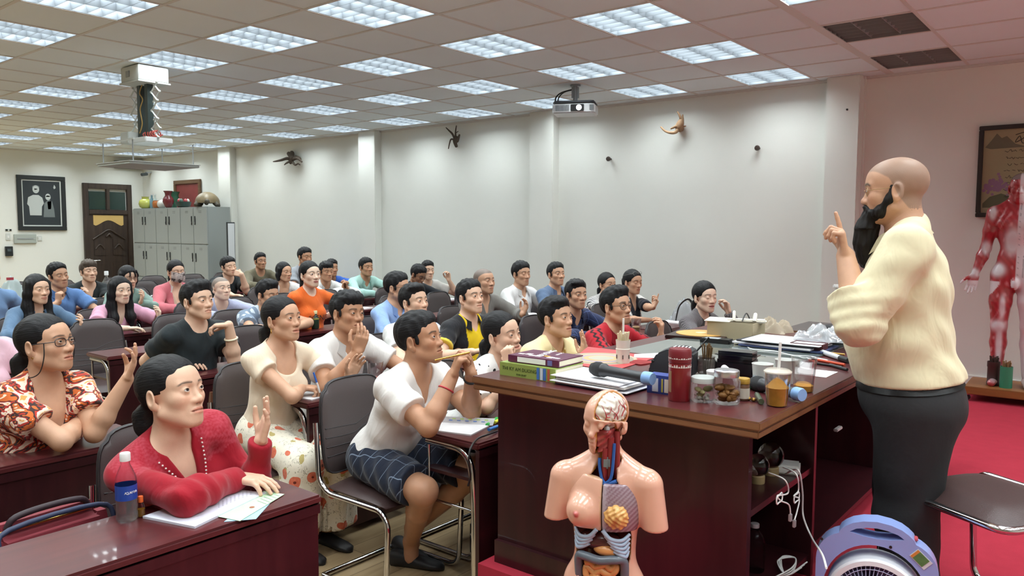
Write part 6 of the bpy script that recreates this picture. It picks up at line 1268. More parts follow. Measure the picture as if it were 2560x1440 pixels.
    part('breast_plate', rplate, bb, .004, None, lambda V: mixv(mixv(np.tile(PINK, (len(V), 1)), lin('b84a4c'), np.exp(-(np.linalg.norm(bq(V)-A(.139, -.082, -.330), axis=1)/.013)**4)), lin('c5a07a'), (np.abs(edgeR(bq(V))) < .004).astype(float)*.7))
    def lplate(p): b = bq(p); e = smax(smax(.008-b[:, 1], -.405-b[:, 2], .006), smax(b[:, 2]+.222, .02-b[:, 0], .006), .006); return smax(smax(plate(b), e, .006), -(plate(b)+.020), .004)
    part('muscle_plate', lplate, bb, .0045, None, lambda V: mixv(np.tile(np.array(lin('7c5c66')), (len(V), 1)), lin('a99aa4'), np.clip(.35+.35*np.sin((bq(V)[:, 1]-bq(V)[:, 2])*330)+1.2*np.exp(-((bq(V)[:, 1]-.012)/.010)**2), 0, 1)))
    def gland(p): b = bq(p); return ell(b, A(.096, .062, -.338), A(.030, .046, .046))+.004*np.sin(b[:, 1]*220+2*np.sin(b[:, 2]*90))*np.sin(b[:, 2]*230+1)
    part('mammary_gland', gland, bounds([X((.096, .062, -.338))], .05*s, .01), .0035, None, lambda V: mixv(np.tile(np.array(lin('d8a562')), (len(V), 1)), lin('a86236'), np.exp(-(np.linalg.norm((bq(V)-A(.12, .064, -.352))[:, 1:], axis=1)/.016)**2)))
    ribm = mat('rib_blue', '9fb2c9', rough=.25)
    for sd in (1, -1):
        for i in range(5 if sd > 0 else 4):
            bm = B(); z0 = -.395-.016*i; tube(bm, [loc((.098-.004*i, sd*(.012+.010*i), z0-.004*i)), loc((.095-.004*i, sd*(.040+.010*i), z0-.030)), loc((.078-.003*i, sd*(.080+.004*i), z0-.038)), loc((.050, sd*(.106-.001*i), z0-.020))], [.0085*s, .0085*s, .0075*s, .006*s], 8, smooth=5); obj('rib', bm, ribm, r, 60)
    bm = B(); ball(bm, (0, 0, 0), (.045*s, .085*s, .042*s), 20, mx=Matrix.Translation(loc((.040, -.01, -.455))) @ Matrix(np.vstack([np.hstack([BM, [[0], [0], [0]]]), [[0, 0, 0, 1]]]).tolist())); obj('liver', bm, mat('liver', '4f2224', rough=.2), r, 60)
    bm = B(); ball(bm, (0, 0, 0), (.034*s, .052*s, .024*s), 18, mx=Matrix.Translation(loc((.062, .02, -.480))) @ Matrix(np.vstack([np.hstack([BM, [[0], [0], [0]]]), [[0, 0, 0, 1]]]).tolist())); obj('stomach', bm, mat('stomach', 'c98a52', rough=.25), r, 60)
    bm = B(); tube(bm, [loc((.050, -.088, -.60)), loc((.066, -.086, -.52)), loc((.088, -.055, -.507)), (loc((.094, 0, -.514))), loc((.088, .055, -.507)), loc((.066, .088, -.52)), loc((.05, .088, -.62))], .017*s, 12, smooth=6); obj('colon', bm, mat('colon', '5e6670', rough=.25), r, 60)
    bm = B(); P_ = []
    for k in range(7):
        z = -.542-.024*k; w = .058-.002*k
        for i in range(7): t = -1+i/3; t = t if k % 2 == 0 else -t; P_.append(loc((.078-.014*abs(t)+.004*math.sin(i*3+k), w*t, z+.009*math.sin(i*2.2+k*1.7))))
    tube(bm, P_, .0142*s, 10, smooth=4); obj('intestine', bm, mat('intestine', 'd2935a', rough=.28), r, 60)
    bm = B(); ball(bm, loch((.050, .036, -.012)), .012*s, 14); obj('eye', bm, mat('eye_grey', 'a9aeb0', rough=.2), r, 60)
    bm = B(); lathe(bm, [(.085, 0), (.09, .01), (.09, .03), (.07, .045), (.06, .06), (.06, .30)], seg=28); obj('stand', bm, mat('stand_black', '1d1c1e', rough=.4), r, 40)
torso_model()
# ---------------------------------------------------------------- acupuncture figure by the wall
def statue():
    s = .985; F0 = at_y(2548, 560, 2.86); gx, gy = float(F0[0]), 2.86; zf = PZ+.115; r = empty('acupuncture_figure', (gx, gy, PZ), 0, 'life-size half muscle, half white acupuncture figure on a wheeled wooden base', 'anatomical model'); off = np.array(r.location)
    al = math.atan2(CAM[1]-gy, CAM[0]-gx)+R(-4); f = np.array([math.cos(al), math.sin(al), 0]); l = np.array([-math.sin(al), math.cos(al), 0]); Mx = np.stack([f, l, UP], 1).astype(f32); O = np.array([gx, gy, zf]).astype(f32); T = 1.66
    loc = lambda p: ((p-O) @ Mx)
    hz = 1.535
    def hd(p): q = loc(p)-A(.0, 0, hz); return q
    arms = [[A(-.0, sd*.165, 1.345), A(-.02, sd*.215, 1.07), A(.04, sd*.275, .865)] for sd in (1, -1)]; HC = []
    for i, sd in enumerate((1, -1)): HC.append(hand_chain(arms[i][2].astype(float), np.array([.12, sd*.18, -1.0]), np.array([1.0, 0, .1]), 1 if sd < 0 else -1, .97, .12, .08, -.2))
    def fig(p):
        b = loc(p); y = b.copy(); y[:, 1] = np.abs(y[:, 1])
        d = ell(y, A(0, 0, 1.22), A(.105, .150, .19)); d = smin(d, ell(y, A(0, 0, .98), A(.092, .135, .14)), .06); d = smin(d, ell(y, A(-.01, 0, .86), A(.10, .155, .12)), .06)
        d = smin(d, cap(y, A(0, 0, 1.37), A(0, .15, 1.345), .055, .055), .04); d = smin(d, cap(y, A(-.01, .0, 1.47), A(-.01, .10, 1.39), .045, .04), .04)
        d = smin(d, ell(y, A(.075, .07, 1.265), A(.03, .07, .055)), .03)
        d = smin(d, chain(y, [A(0, .085, .86), A(.02, .095, .66), A(.015, .098, .47), A(-.02, .10, .33), A(-.012, .10, .09)], [.090, .078, .056, .058, .036], .02), .04)
        d = smin(d, cap(y, A(-.02, .10, .035), A(.13, .12, .025), .036, .028), .02)
        for i in range(2): 
            a = arms[i]; e = chain(b, [a[0], (a[0]+a[1])/2+A(.01, 0, 0), a[1], a[1]+(a[2]-a[1])*.3, a[2]], [.056, .048, .038, .042, .026], .02); e = smin(e, hand_sdf(b, a[2], HC[i], .97), .012); d = smin(d, e, .025)
        d = smin(d, ell(b, A(.10, 0, .80), A(.03, .028, .045)), .02)
        return smin(d, smin(head_sdf(b-A(0, 0, hz), dict(fine=True)), cap(b, A(-.02, 0, 1.36), A(-.015, 0, hz-.06), .052, .05), .02), .03)
    V, F_ = mesh_sdf(fig, *bounds([O+UP*T, O, O+l*.33, O-l*.33, O+f*.16, O-f*.12], .02, .03), .0085); b = loc(V.astype(f32)); y, z, x = b[:, 1], b[:, 2], b[:, 0]
    red = np.tile(np.array(lin('b03a40')), (len(V), 1)); st = .5+.5*np.sin(z*60+y*140+3*np.sin(z*19)); red = mixv(red, lin('8a2228'), st*.5); red = mixv(red, lin('d8959a'), np.clip(np.sin(z*41+3*np.sin(y*31))*np.sin(y*63+2*np.sin(z*17))-.55, 0, 1)*1.6)
    wht = lin('d9d2d6'); ay = np.abs(y)
    for (cy, cz, ry, rz) in ((.205, 1.075, .03, .05), (.275, .875, .035, .035), (.12, .905, .05, .05), (.098, .47, .05, .045), (.075, .62, .018, .09), (.17, 1.345, .022, .05), (.10, .10, .06, .05), (.03, 1.13, .05, .10), (.09, .33, .020, .16)): red = mixv(red, wht, np.clip(1.35*np.exp(-(((ay-cy)/ry)**2+((z-cz)/rz)**2)**1.5), 0, 1))
    wh = np.tile(np.array(lin('d8ccd0')), (len(V), 1)); ln = ((np.abs((ay*1+0*z) % .030-.015) < .0018) & (z > .85) & (z < 1.42) & (x > 0)) | ((np.abs((z % .045)-.02) < .0035) & (np.abs(ay % .030-.015) < .005) & (z > .85) & (z < 1.42) & (x > 0)); wh = mixv(wh, lin('8d868c'), ln.astype(float)*.8)
    wh = mixv(wh, lin('b45058'), (np.abs(np.sin(z*14)) < .05)*(np.abs(ay-.10) < .012)*.8)
    c_ = np.where((y < .0)[:, None], red, wh); fw_ = (z < .83) & (z > .77) & (ay < .028); c_[fw_] = np.array(lin('d8ccd0')); hf = z > 1.60; c_[hf & (y < 0)] = np.array(lin('8a7a78')); tips = (np.linalg.norm(b-arms[1][2], axis=1) < .19) & (z < .815); c_[tips] = np.array(lin('ddd3d6'))
    me = pymesh('figure', [(V-off, F_, 0)], {'Col': ('FLOAT_COLOR', [c_])}); obj('figure', me, MATS['model_plastic'], r, None); shade(me)
    bm = B()
    for sd in (1, -1): ball(bm, tuple(O+f*.072+l*sd*.031+UP*(hz+.005)-off), .0145, 12)
    obj('eyes', bm, WHITE, r, 60); bm = B()
    for sd in (1, -1): ball(bm, tuple(O+f*.0845+l*sd*.031+UP*(hz+.005)-off), (.005, .005, .005), 10)
    obj('pupils', bm, BLACK, r, 60)
    W_ = wood('base_wood', '7a4a24', '9a6636', 'x', .4); mxr = TR((0, 0, 0), al+PI/2); bm = B(); box(bm, (0.02, 0, .085), (.62, .50, .06), bev=.006, mx=mxr); obj('base', bm, W_, r)
    for i, (a_, b_) in enumerate(((-.27, -.21), (.31, -.21), (-.27, .21), (.31, .21))):
        c = mxr @ Vector((a_, b_, .026)); bm = B(); lathe(bm, [(.001, -.011), (.024, -.011), (.025, -.006), (.025, .006), (.024, .011), (.001, .011)], seg=18, mx=Matrix.Translation(c) @ Matrix.Rotation(PI/2, 4, 'X')); cw = obj('caster', bm, BLACK, r, 40); bm = B(); box(bm, (c[0], c[1], .052), (.03, .03, .012)); obj('bracket', bm, CHROME, cw)
    fx = [(2482, 948, 'dark brown round pot of sticks on the figure\'s base', '3a2220', .046, .185), (2514, 955, 'green round pot of sticks beside the dark brown pot', '2f7a5c', .043, .165)]
    for px, py, l_, c_, rr, h in fx:
        q = at_z(px, py+14, PZ+.115); t = root_at('stick_pot', (q[0], q[1], PZ+.115), 0, l_, 'pot', 'stick pots'); bm = B(); pr = [(rr*.97, 0), (rr, .005), (rr, .025), (rr*.93, .03), (rr*.93, h*.75), (rr, h*.8), (rr, h), (rr*.88, h), (rr*.88, h-.03), (0, h-.03)] if c_ == '3a2220' else [(rr, 0), (rr, h), (rr*.9, h), (rr*.9, h-.03), (0, h-.03)]; lathe(bm, pr, seg=28, cap=False); obj('pot', bm, mat('pot'+c_, c_, rough=.45), t, 40)
        for i in range(14): a = i*2.4; q_ = rr*.7*math.sqrt((i+.5)/14); bm = B(); tube(bm, [(q_*math.cos(a)*.8, q_*math.sin(a)*.8, h-.04), (q_*math.cos(a), q_*math.sin(a), h+.035+.012*math.sin(i*1.7))], .0042, 6); obj('stick', bm, mat('stick_dk' if c_ == '3a2220' else 'stick_tan', '3f2a22' if c_ == '3a2220' else '8a6a44', rough=.6), t, 60)
statue()
q = at_z(2413, 972, PZ+.02); r = root_at('tape_measure', (q[0], q[1], PZ), .4, 'yellow tape measure on the red carpet by the figure\'s base', 'tape measure'); bm = B(); box(bm, (0, 0, .026), (.07, .04, .052), bev=.012); obj('case', bm, MATS['tape_yellow'], r); bm = B(); box(bm, (0, -.0205, .026), (.04, .003, .03)); obj('label_plate', bm, BLACK, r)
bm = B(); a_, b_ = at_z(2335, 978, PZ+.008), at_z(2400, 972, PZ+.008); tube(bm, [a_, b_], .007, 8); thing('wooden_stick', bm, mat('stick_tan2', '9a7a4a', rough=.6), 'thin wooden stick on the carpet behind the lecturer', 'stick')
# stage chair
st_ = empty('stool', (3.225, -1.28, PZ), R(150), 'backless chrome stool with dark brown leather seat on the red stage', 'stool')
for ch in CHAIR.children:
    if ch.name.split('.')[0] == 'seat': c_ = ch.copy(); COL.objects.link(c_); c_.parent = st_
bm = B()
for s_ in (-1, 1): tube(bm, round_corners([(-.232, s_*.10, .425), (-.232, s_*.228, .425), (.20, s_*.228, .425), (.235, s_*.228, .37), (.215, s_*.228, .016), (-.20, s_*.228, .014), (-.215, s_*.10, .014)], .06, 6), .0125, 10)
tube(bm, [(-.232, -.11, .425), (-.232, .11, .425)], .0125, 10); tube(bm, [(-.215, -.11, .014), (-.215, .11, .014)], .0125, 10); tube(bm, [(.13, -.225, .41), (.13, .225, .41)], .009, 8); obj('frame', bm, CHROME, st_, 60)
# ---------------------------------------------------------------- portable fan
LAV = mat('fan_lavender', '8b9fd6', rough=.3, coat=.2); FW = mat('fan_white', 'd9dadf', rough=.35)
c0 = at_d(2188, 1440, 2.48); r = root_at('box_fan', (c0[0], c0[1], PZ), 0, 'lavender portable fan with carrying handle and white ring', 'fan'); al = math.atan2(CAM[1]-c0[1], CAM[0]-c0[0]); mx = Matrix.Rotation(al, 4, 'Z')  # local x faces the camera
w, h = .176, .405
def arch(w, h, rr, z0=0, n=10):
    P_ = [(-w, z0), (w, z0)]
    for t in np.linspace(0, PI/2, n): P_.append((w-rr+rr*math.cos(t), h-rr+rr*math.sin(t)))
    for t in np.linspace(PI/2, PI, n): P_.append((-w+rr+rr*math.cos(t), h-rr+rr*math.sin(t)))
    return P_
out = arch(w, h-.02, .12); inn = [(.154*math.cos(a), .160+(.172 if math.sin(a) > 0 else .150)*math.sin(a)) for a in np.linspace(0, 2*PI, 44, endpoint=False)]
def plate_hole(bm, out, holes, x0, x1, mi=0):
    t = bmesh.new(); loops = []
    for lp in [out]+holes: vs = [t.verts.new((0, y, z)) for y, z in lp]; loops.append([t.edges.new((vs[i], vs[(i+1) % len(vs)])) for i in range(len(vs))])
    bmesh.ops.triangle_fill(t, edges=[e for l_ in loops for e in l_], use_beauty=True); g = bmesh.ops.extrude_face_region(t, geom=t.faces[:]); bmesh.ops.translate(t, verts=[v for v in g['geom'] if isinstance(v, bmesh.types.BMVert)], vec=(x1-x0, 0, 0)); bmesh.ops.translate(t, verts=t.verts, vec=(x0, 0, 0)); bmesh.ops.recalc_face_normals(t, faces=t.faces); merge(bm, t, mi, mx)
hh = [(-.078, .364), (-.04, .356), (.0, .353), (.04, .356), (.078, .364), (.06, .376), (.03, .384), (0, .387), (-.03, .384), (-.06, .376)]
outer = []
for y, z in arch(w, h-.045, .10): outer.append((y, z))
top = [(.105, .366), (.09, .380), (.07, .393), (.04, .403), (0, .408), (-.04, .403), (-.07, .393), (-.09, .380), (-.105, .366)]
o2 = [p_ for p_ in outer if not (abs(p_[0]) < .10 and p_[1] > .3)]; i_ = next(i for i, p_ in enumerate(o2) if p_[0] < 0 and p_[1] > .2)
o2 = o2[:i_]+top+o2[i_:]
bm = B(); plate_hole(bm, o2, [inn, hh], -.035, .035); bmesh.ops.bevel(bm, geom=[e for e in bm.edges if e.calc_face_angle(0) > .9], offset=.008, segments=2, affect='EDGES', clamp_overlap=True); obj('frame', bm, LAV, r, 40)
RX = mx @ Matrix.Translation((.012, 0, .152)) @ Matrix.Rotation(PI/2, 4, 'Y')
bm = B(); lathe(bm, [(.140, -.045), (.144, -.045), (.144, .045), (.138, .052), (.124, .054), (.124, .047), (.136, .040), (.140, .030)], seg=48, mx=RX, cap=False); obj('guard_ring', bm, FW, r, 40)
bm = B()
for i in range(56): a = 2*PI*i/56; tube(bm, [(.128*math.cos(a), .128*math.sin(a), .046), (.075*math.cos(a+.12), .075*math.sin(a+.12), .056), (.032*math.cos(a+.25), .032*math.sin(a+.25), .054)], .0014, 5, mx=RX)
for rr in (.06, .09, .112): tube(bm, [(rr*math.cos(a), rr*math.sin(a), .052) for a in np.linspace(0, 2*PI, 33)], .0013, 5, cap=False, mx=RX)
obj('grille', bm, mat('fan_grille', 'a9b2d4', rough=.35), r, 60)
bm = B(); lathe(bm, [(.034, .05), (.034, .058), (.028, .062), (0, .063)], seg=24, mx=RX); obj('hub', bm, LAV, r, 40)
for k in range(5):
    bm = B(); vs = []; a0 = 2*PI*k/5
    for i in range(6):
        for j in range(5): q_, t = .02+.10*i/5, (j/4-.5); a = a0+t*(.9-.2*i/5)+.3*i/5; vs.append((q_*math.cos(a), q_*math.sin(a), .012+.018*t))
    add(bm, vs, [(i*5+j, i*5+j+1, (i+1)*5+j+1, (i+1)*5+j) for i in range(5) for j in range(4)], 0, RX); bmesh.ops.solidify(bm, geom=bm.faces[:], thickness=.002); obj('blade', bm, mat('fan_blade', '5a678f', rough=.35), r, 60)
bm = B(); lathe(bm, [(.139, -.042), (.139, -.036), (0, -.036)], seg=36, mx=RX, cap=False); obj('back_guard', bm, mat('fan_back', '3b4260', rough=.5), r, 40)
bm = B(); q_ = mx @ Matrix.Translation((.0362, .125, .312)) @ Matrix.Rotation(-.75, 4, 'X'); box(bm, (0, 0, 0), (.0016, .056, .034), mx=q_); st = obj('sticker', bm, mat('sticker_edge', 'c9ccd4'), r); bm = B(); box(bm, (.0012, 0, 0), (.0012, .036, .030), mx=q_); obj('print', bm, mat('print_green', '4f7a48', rough=.4, var=.4, vscale=80), st); bm = B(); box(bm, (.0012, -.022, 0), (.0012, .008, .030), mx=q_); obj('print', bm, mat('print_orange', 'c9803a'), st)
for y, z in ((-.16, .325), (.04, .335), (.162, .24)): bm = B(); lathe(bm, [(.0045, 0), (.0045, .003), (0, .003)], seg=12, mx=mx @ Matrix.Translation((.035, y, z)) @ Matrix.Rotation(PI/2, 4, 'Y')); obj('screw', bm, BLACK, r, 40)
for i, y in enumerate((.075, .092, .110)): bm = B(); box(bm, (0, y, .380-.009*i), (.03, .012, .008), bev=.002, mx=mx); obj('button', bm, LAV if i < 2 else mat('btn_red', 'b04a52'), r)
for sd in (-1, 1): bm = B(); box(bm, (0, sd*.149, .152), (.05, .02, .05), bev=.004, mx=mx); obj('bracket', bm, LAV, r)
for sd in (-1, 1): bm = B(); box(bm, (0, sd*.12, .004), (.13, .03, .010), bev=.003, mx=mx); obj('foot', bm, LAV, r)
# ---------------------------------------------------------------- on the walls and ceiling
FRAME_D = wood('frame_dark', '1d1312', '2c1c19', 'z', .35)
def picture(label, c, w, h, nrm, fw, fm, art, name='framed_picture', mat_w=0):
    """c: centre on the wall; nrm: 'y-' hangs on the long wall, 'x+' on the back wall"""
    r = empty(name, c, 0 if nrm == 'y-' else PI/2, label, 'picture')
    bm = B()
    for cx, cz, sx, sz in ((0, h/2-fw/2, w, fw), (0, -h/2+fw/2, w, fw), (-w/2+fw/2, 0, fw, h-2*fw), (w/2-fw/2, 0, fw, h-2*fw)): box(bm, (cx, -.016, cz), (sx, .032, sz), bev=.004)
    obj('frame', bm, fm, r); bm = B(); box(bm, (0, -.006, 0), (w-2*fw, .004, h-2*fw)); a = obj('artwork', bm, art, r); return r, a
def flat(bm, pts, y): add(bm, [(x, y, z) for x, z in pts], [tuple(range(len(pts)))])
# calligraphy on the stage wall (runs out of the picture)
p0 = at_y(2452, 317, 3.25); p1 = at_y(2440, 543, 3.25); w = .86; h = float(p0[2]-p1[2])
pm_ = mat('old_paper', '9c8f70', rough=.7, var=.18, vscale=3)
r, a = picture('dark framed calligraphy scroll with mountain and pink blossom', (float(p0[0])+w/2-.005, 3.245, float((p0[2]+p1[2])/2)), w, h, 'y-', .035, FRAME_D, pm_)
ink = mat('brush_ink', '2a2420', rough=.6); bm = B(); L0, T0 = -w/2+.035, h/2-.035
for k, xs in enumerate(range(8)):
    y0 = T0-.18-.052*k; x = L0+.15+.012*(k % 3); n = 0; rg = random.Random(k)
    while x < w/2-.12:
        l_ = rg.uniform(.012, .03); tube(bm, [(x, -.0085, y0+rg.uniform(-.006, .006)), (x+l_*.4, -.0085, y0+rg.uniform(-.012, .016)), (x+l_*.7, -.0085, y0+rg.uniform(-.012, .008)), (x+l_, -.0085, y0+rg.uniform(-.004, .006))], .0016, 5, smooth=2); x += l_+rg.choice((.004, .004, .016))
obj('writing', bm, ink, a, None)
bm = B(); tube(bm, [(L0+.22, -.0085, T0-.05), (L0+.30, -.0085, T0-.03), (L0+.28, -.0085, T0-.075), (L0+.22, -.0085, T0-.11), (L0+.25, -.0085, T0-.06), (L0+.27, -.0085, T0-.12), (L0+.32, -.0085, T0-.10), (L0+.33, -.0085, T0-.125), (L0+.36, -.0085, T0-.095), (L0+.38, -.0085, T0-.12), (L0+.44, -.0085, T0-.10)], .003, 6, smooth=4); obj('writing', bm, ink, a, None)
bm = B(); flat(bm, [(L0+.01, T0-.14), (L0+.05, T0-.09), (L0+.09, T0-.03), (L0+.125, T0-.07), (L0+.16, T0-.055), (L0+.22, T0-.12), (L0+.30, T0-.15), (L0+.05, T0-.155)], -.0083); obj('painted_hill', bm, mat('ink_hill', '6a6452', rough=.7), a, None)
for i in range(46): pass
bm = B(); rg = random.Random(3)
for i in range(60): x, z, q = L0+.10+rg.gauss(0, .045), T0-.46+rg.gauss(0, .03), rg.uniform(.008, .018); flat(bm, [(x+q*math.cos(t), z+q*math.sin(t)) for t in np.linspace(0, 6.28, 7)[:-1]], -.0083-.00001*i)
obj('painted_blossom', bm, mat('blossom', '8f6a86', rough=.7), a, None)
bm = B(); flat(bm, [(L0+.01, T0-.60), (L0+.06, T0-.545), (L0+.14, T0-.52), (L0+.24, T0-.56), (L0+.36, T0-.60), (L0+.36, T0-.635), (L0+.01, T0-.635)], -.0083); obj('painted_hill', bm, mat('ink_moss', '5d5c45', rough=.7), a, None)
# black and white portrait of two people on the back wall
r, a = picture('large dark framed black-and-white portrait of two people', (XB+.003, (.96+1.75)/2, 2.06), .80, .98, 'x+', .075, mat('frame_black', '26292a', rough=.4), mat('photo_dark', '30363a', rough=.3))
lt, md = mat('photo_light', 'b9bfbd', rough=.4), mat('photo_mid', '6f7778', rough=.4)
def pg(m, *polys):
    bm = B()
    for i, p_ in enumerate(polys): flat(bm, p_, -.0085-.0003*i)
    return obj('photo_figure', bm, m, a, None)
cir = lambda x, z, rx, rz: [(x+rx*math.cos(t), z+rz*math.sin(t)) for t in np.linspace(0, 6.283, 20)[:-1]]
pg(lt, [(-.24, -.02), (-.22, .10), (-.14, .145), (-.05, .145), (.01, .10), (.035, -.0), (.0, -.06), (-.01, -.22), (-.20, -.22), (-.21, -.06)], cir(-.09, .245, .055, .07)); pg(md, cir(-.09, .285, .06, .035), [(.02, -.25), (.04, .0), (.10, .06), (.17, .04), (.20, -.1), (.21, -.25)]); pg(lt, cir(.105, .115, .045, .06), [(.09, .03), (.16, .045), (.15, -.10), (.10, -.11)]); pg(md, cir(.105, .128, .036, .012), cir(-.09, .25, .03, .01)); pg(lt, [(.20, .29), (.215, .34), (.235, .31), (.24, .28), (.21, .26)])
bm = B()
for cx, cz, sx, sz in ((0, .405, .65, .02), (0, -.405, .65, .02), (-.315, 0, .02, .79), (.315, 0, .02, .79)): box(bm, (cx, -.012, cz), (sx, .006, sz))
obj('white_mount', bm, mat('mount', 'c9cfcb', rough=.6), r)
# small red picture above the lockers
q0, q1 = at_y(437, 455, 3.19), at_y(505, 520, 3.19); r, a = picture('small gilt-framed red picture on the wall above the lockers', ((q0[0]+q1[0])/2, 3.19, float(q0[2])-.31), float(q1[0]-q0[0]), .66, 'y-', .07, wood('frame_gilt', '4a3526', '75583c', 'x', .4), mat('art_red', '7d3532', rough=.5, var=.3, vscale=6))
# switches and boxes beside the portrait
def wallbox(name, px, py, w, h, dp, m, label, cat, extra=None, x=XB):
    q = at_x(px, py, x); bm = B(); box(bm, (x+dp/2, q[1], q[2]), (dp, w, h), bev=.004); o = thing(name, bm, m, label, cat); 
    if extra: extra(o, q, dp)
    return o
SWM = mat('switch_white', 'c9cdc9', rough=.4)
def rocker(o, q, dp): bm = B(); box(bm, (XB+dp+.003, q[1], q[2]), (.006, .03, .045), bev=.002); obj('rocker', bm, WHITE, o)
wallbox('light_switch', 20, 592, .075, .12, .012, SWM, 'white light switch left of the grey panel under the portrait', 'switch', rocker); wallbox('light_switch', 99, 596, .075, .09, .012, SWM, 'white socket plate right of the grey panel under the portrait', 'switch', rocker)
def slot(o, q, dp): bm = B(); box(bm, (XB+dp+.002, q[1], q[2]), (.004, .26, .02)); obj('slot', bm, GREY, o)
wallbox('grey_panel', 62, 597, .36, .16, .03, mat('panel_grey', 'a3aaa4', rough=.5), 'grey metal switch panel under the portrait', 'panel', slot)
def buttons(o, q, dp): bm = B(); box(bm, (XB+dp+.003, q[1], q[2]+.02), (.006, .06, .05)); obj('screen', bm, mat('dim_screen', '4a5356', rough=.2), o)
wallbox('wall_device', 21, 628, .115, .17, .05, mat('dev_black', '202426', rough=.4), 'black box-shaped device on the back wall below the light switch', 'device', buttons)
bm = B(); q = at_x(21, 575, XB); box(bm, (XB+.004, q[1], q[2]), (.006, .11, .04)); o = thing('wall_sign', bm, mat('sign_pale', 'c4cac4'), 'tiny dark-lettered sticker above the light switch', 'sticker'); bm = B(); box(bm, (XB+.008, q[1]-.03, q[2]), (.003, .035, .03)); box(bm, (XB+.008, q[1]+.03, q[2]), (.003, .03, .03)); obj('mark', bm, BLACK, o)
# door on the back wall
DW = wood('door_wood', '2e2420', '46382f', 'z', .45); d_ = empty('door_1', (XB+.0, 2.50, 0)); d_['kind'] = 'structure'; d_['label'] = 'dark carved wooden door with transom window and yellow paper'
dw, dh = .90, 2.46; bm = B()
for c_, s_ in (((.03, -dw/2+.045, dh/2), (.07, .09, dh)), ((.03, dw/2-.045, dh/2), (.07, .09, dh)), ((.03, 0, dh-.05), (.064, dw-.18, .10)), ((.03, 0, 1.92), (.064, dw-.18, .08)), ((.03, 0, 2.16), (.06, .06, .40))): box(bm, c_, s_, bev=.006)
obj('door_frame', bm, DW, d_); bm = B(); box(bm, (.015, 0, .94), (.035, dw-.18, 1.88)); leaf = obj('door_leaf', bm, DW, d_)
bm = B()
for y in (-.19, .19): box(bm, (.018, y, 2.14), (.008, .30, .34))
obj('transom_pane', bm, mat('transom_glass', '2b3d39', rough=.2), d_)
for y0 in (-.175, .175):
    bm = B(); box(bm, (.036, y0, .55), (.014, .24, .80), bev=.012); box(bm, (.042, y0, .55), (.012, .15, .66), bev=.01); obj('carved_panel', bm, DW, leaf)
    bm = B(); box(bm, (.036, y0, 1.25), (.014, .22, .32), bev=.014); tube(bm, [(.045, y0-.08, 1.22), (.048, y0, 1.30), (.045, y0+.08, 1.22)], .014, 8, smooth=5); obj('carved_panel', bm, DW, leaf)
bm = B(); tube(bm, [(.04, -.30, 1.40), (.045, -.15, 1.50), (.045, 0, 1.58), (.045, .15, 1.50), (.04, .30, 1.40)], .016, 8, smooth=5); tube(bm, [(.042, -.05, 1.45), (.05, 0, 1.50), (.042, .05, 1.45)], .02, 8, smooth=4); obj('carved_arch', bm, DW, leaf, 60)
bm = B(); P_ = [(-.28, 1.86), (.28, 1.86), (.28, 1.68)]+[(y, 1.69+.055*math.cos(y/.28*PI)*1+.02) for y in np.linspace(.24, -.24, 13)]+[(-.28, 1.68)]; add(bm, [(.040, y, z) for y, z in P_], [tuple(range(len(P_)))]); obj('yellow_paper', bm, mat('paper_yellow', 'c9a866', rough=.7), leaf, None)
bm = B(); tube(bm, [(.035, -.31, 1.0), (.085, -.31, 1.0), (.085, -.19, 1.0)], .010, 8); obj('handle', bm, CHROME, leaf, 60)
# lockers
LK = mat('locker_grey', '8f9594', rough=.45); LKD = mat('locker_door', '9aa09f', rough=.42); LX0, LXW, LY, LH = -11.07, .868, 2.60, 1.98
for u in range(3):
    r = empty('locker', (LX0+LXW*u, LY, 0), 0, ['grey steel locker cabinet nearest the corner door', 'grey steel locker cabinet in the middle of three', 'grey steel locker cabinet nearest the wall pillar'][u], 'locker', 'grey steel lockers')
    bm = B(); box(bm, (LXW/2, .215, LH/2), (LXW-.003, .41, LH), bev=.003); obj('body', bm, LK, r)
    for t in range(3):
        z0 = .10+.625*t
        for k in range(2):
            bm = B(); box(bm, (LXW*(.25+.5*k), .004, z0+.31), (LXW/2-.010, .018, .612), bev=.004)
            dd = obj('door', bm, LKD, r); xh = LXW/2+(-.055 if k == 0 else .055)
            bm = B(); box(bm, (xh, -.010, z0+.40), (.026, .014, .15), bev=.005); obj('handle', bm, mat('handle_dark', '2c2f31', rough=.4), dd); bm = B(); box(bm, (xh, -.018, z0+.36), (.014, .006, .04)); obj('lock', bm, CHROME, dd)
            bm = B()
            for i in range(3): box(bm, (LXW*(.25+.5*k), -.006, z0+.53+.016*i), (.09, .002, .005))
            obj('vent', bm, mat('vent_dark', '6d7372'), dd)
LT = LH
def pot(name, px, prof, m, label, cat, y=2.80):
    q = at_y(px, 515, y); r = root_at(name, (q[0], y, LT), 0, label, cat); bm = B(); lathe(bm, prof, seg=24); obj('body', bm, m, r, 50); return r
r = pot('jar', 364, [(.05, 0), (.10, .03), (.12, .09), (.105, .15), (.06, .185), (.06, .21), (.07, .225), (.05, .226)], mat('glaze_yellow', 'b2b45c', rough=.2), 'round yellow glazed jar on the lockers', 'jar')
for px, c_, l_ in ((380, '6f8f9a', 'tall pale blue bottle beside the yellow jar'), (388, 'b5c2bd', 'tall pale grey bottle second from the yellow jar')): r = pot('bottle', px, [(.035, 0), (.04, .01), (.04, .15), (.018, .2), (.018, .25), (.022, .26)], mat('bt'+c_, c_, rough=.2), l_, 'bottle', 2.86); bm = B(); lathe(bm, [(.02, .25), (.02, .275), (0, .276)], seg=16); obj('cap', bm, WHITE, r, 40)
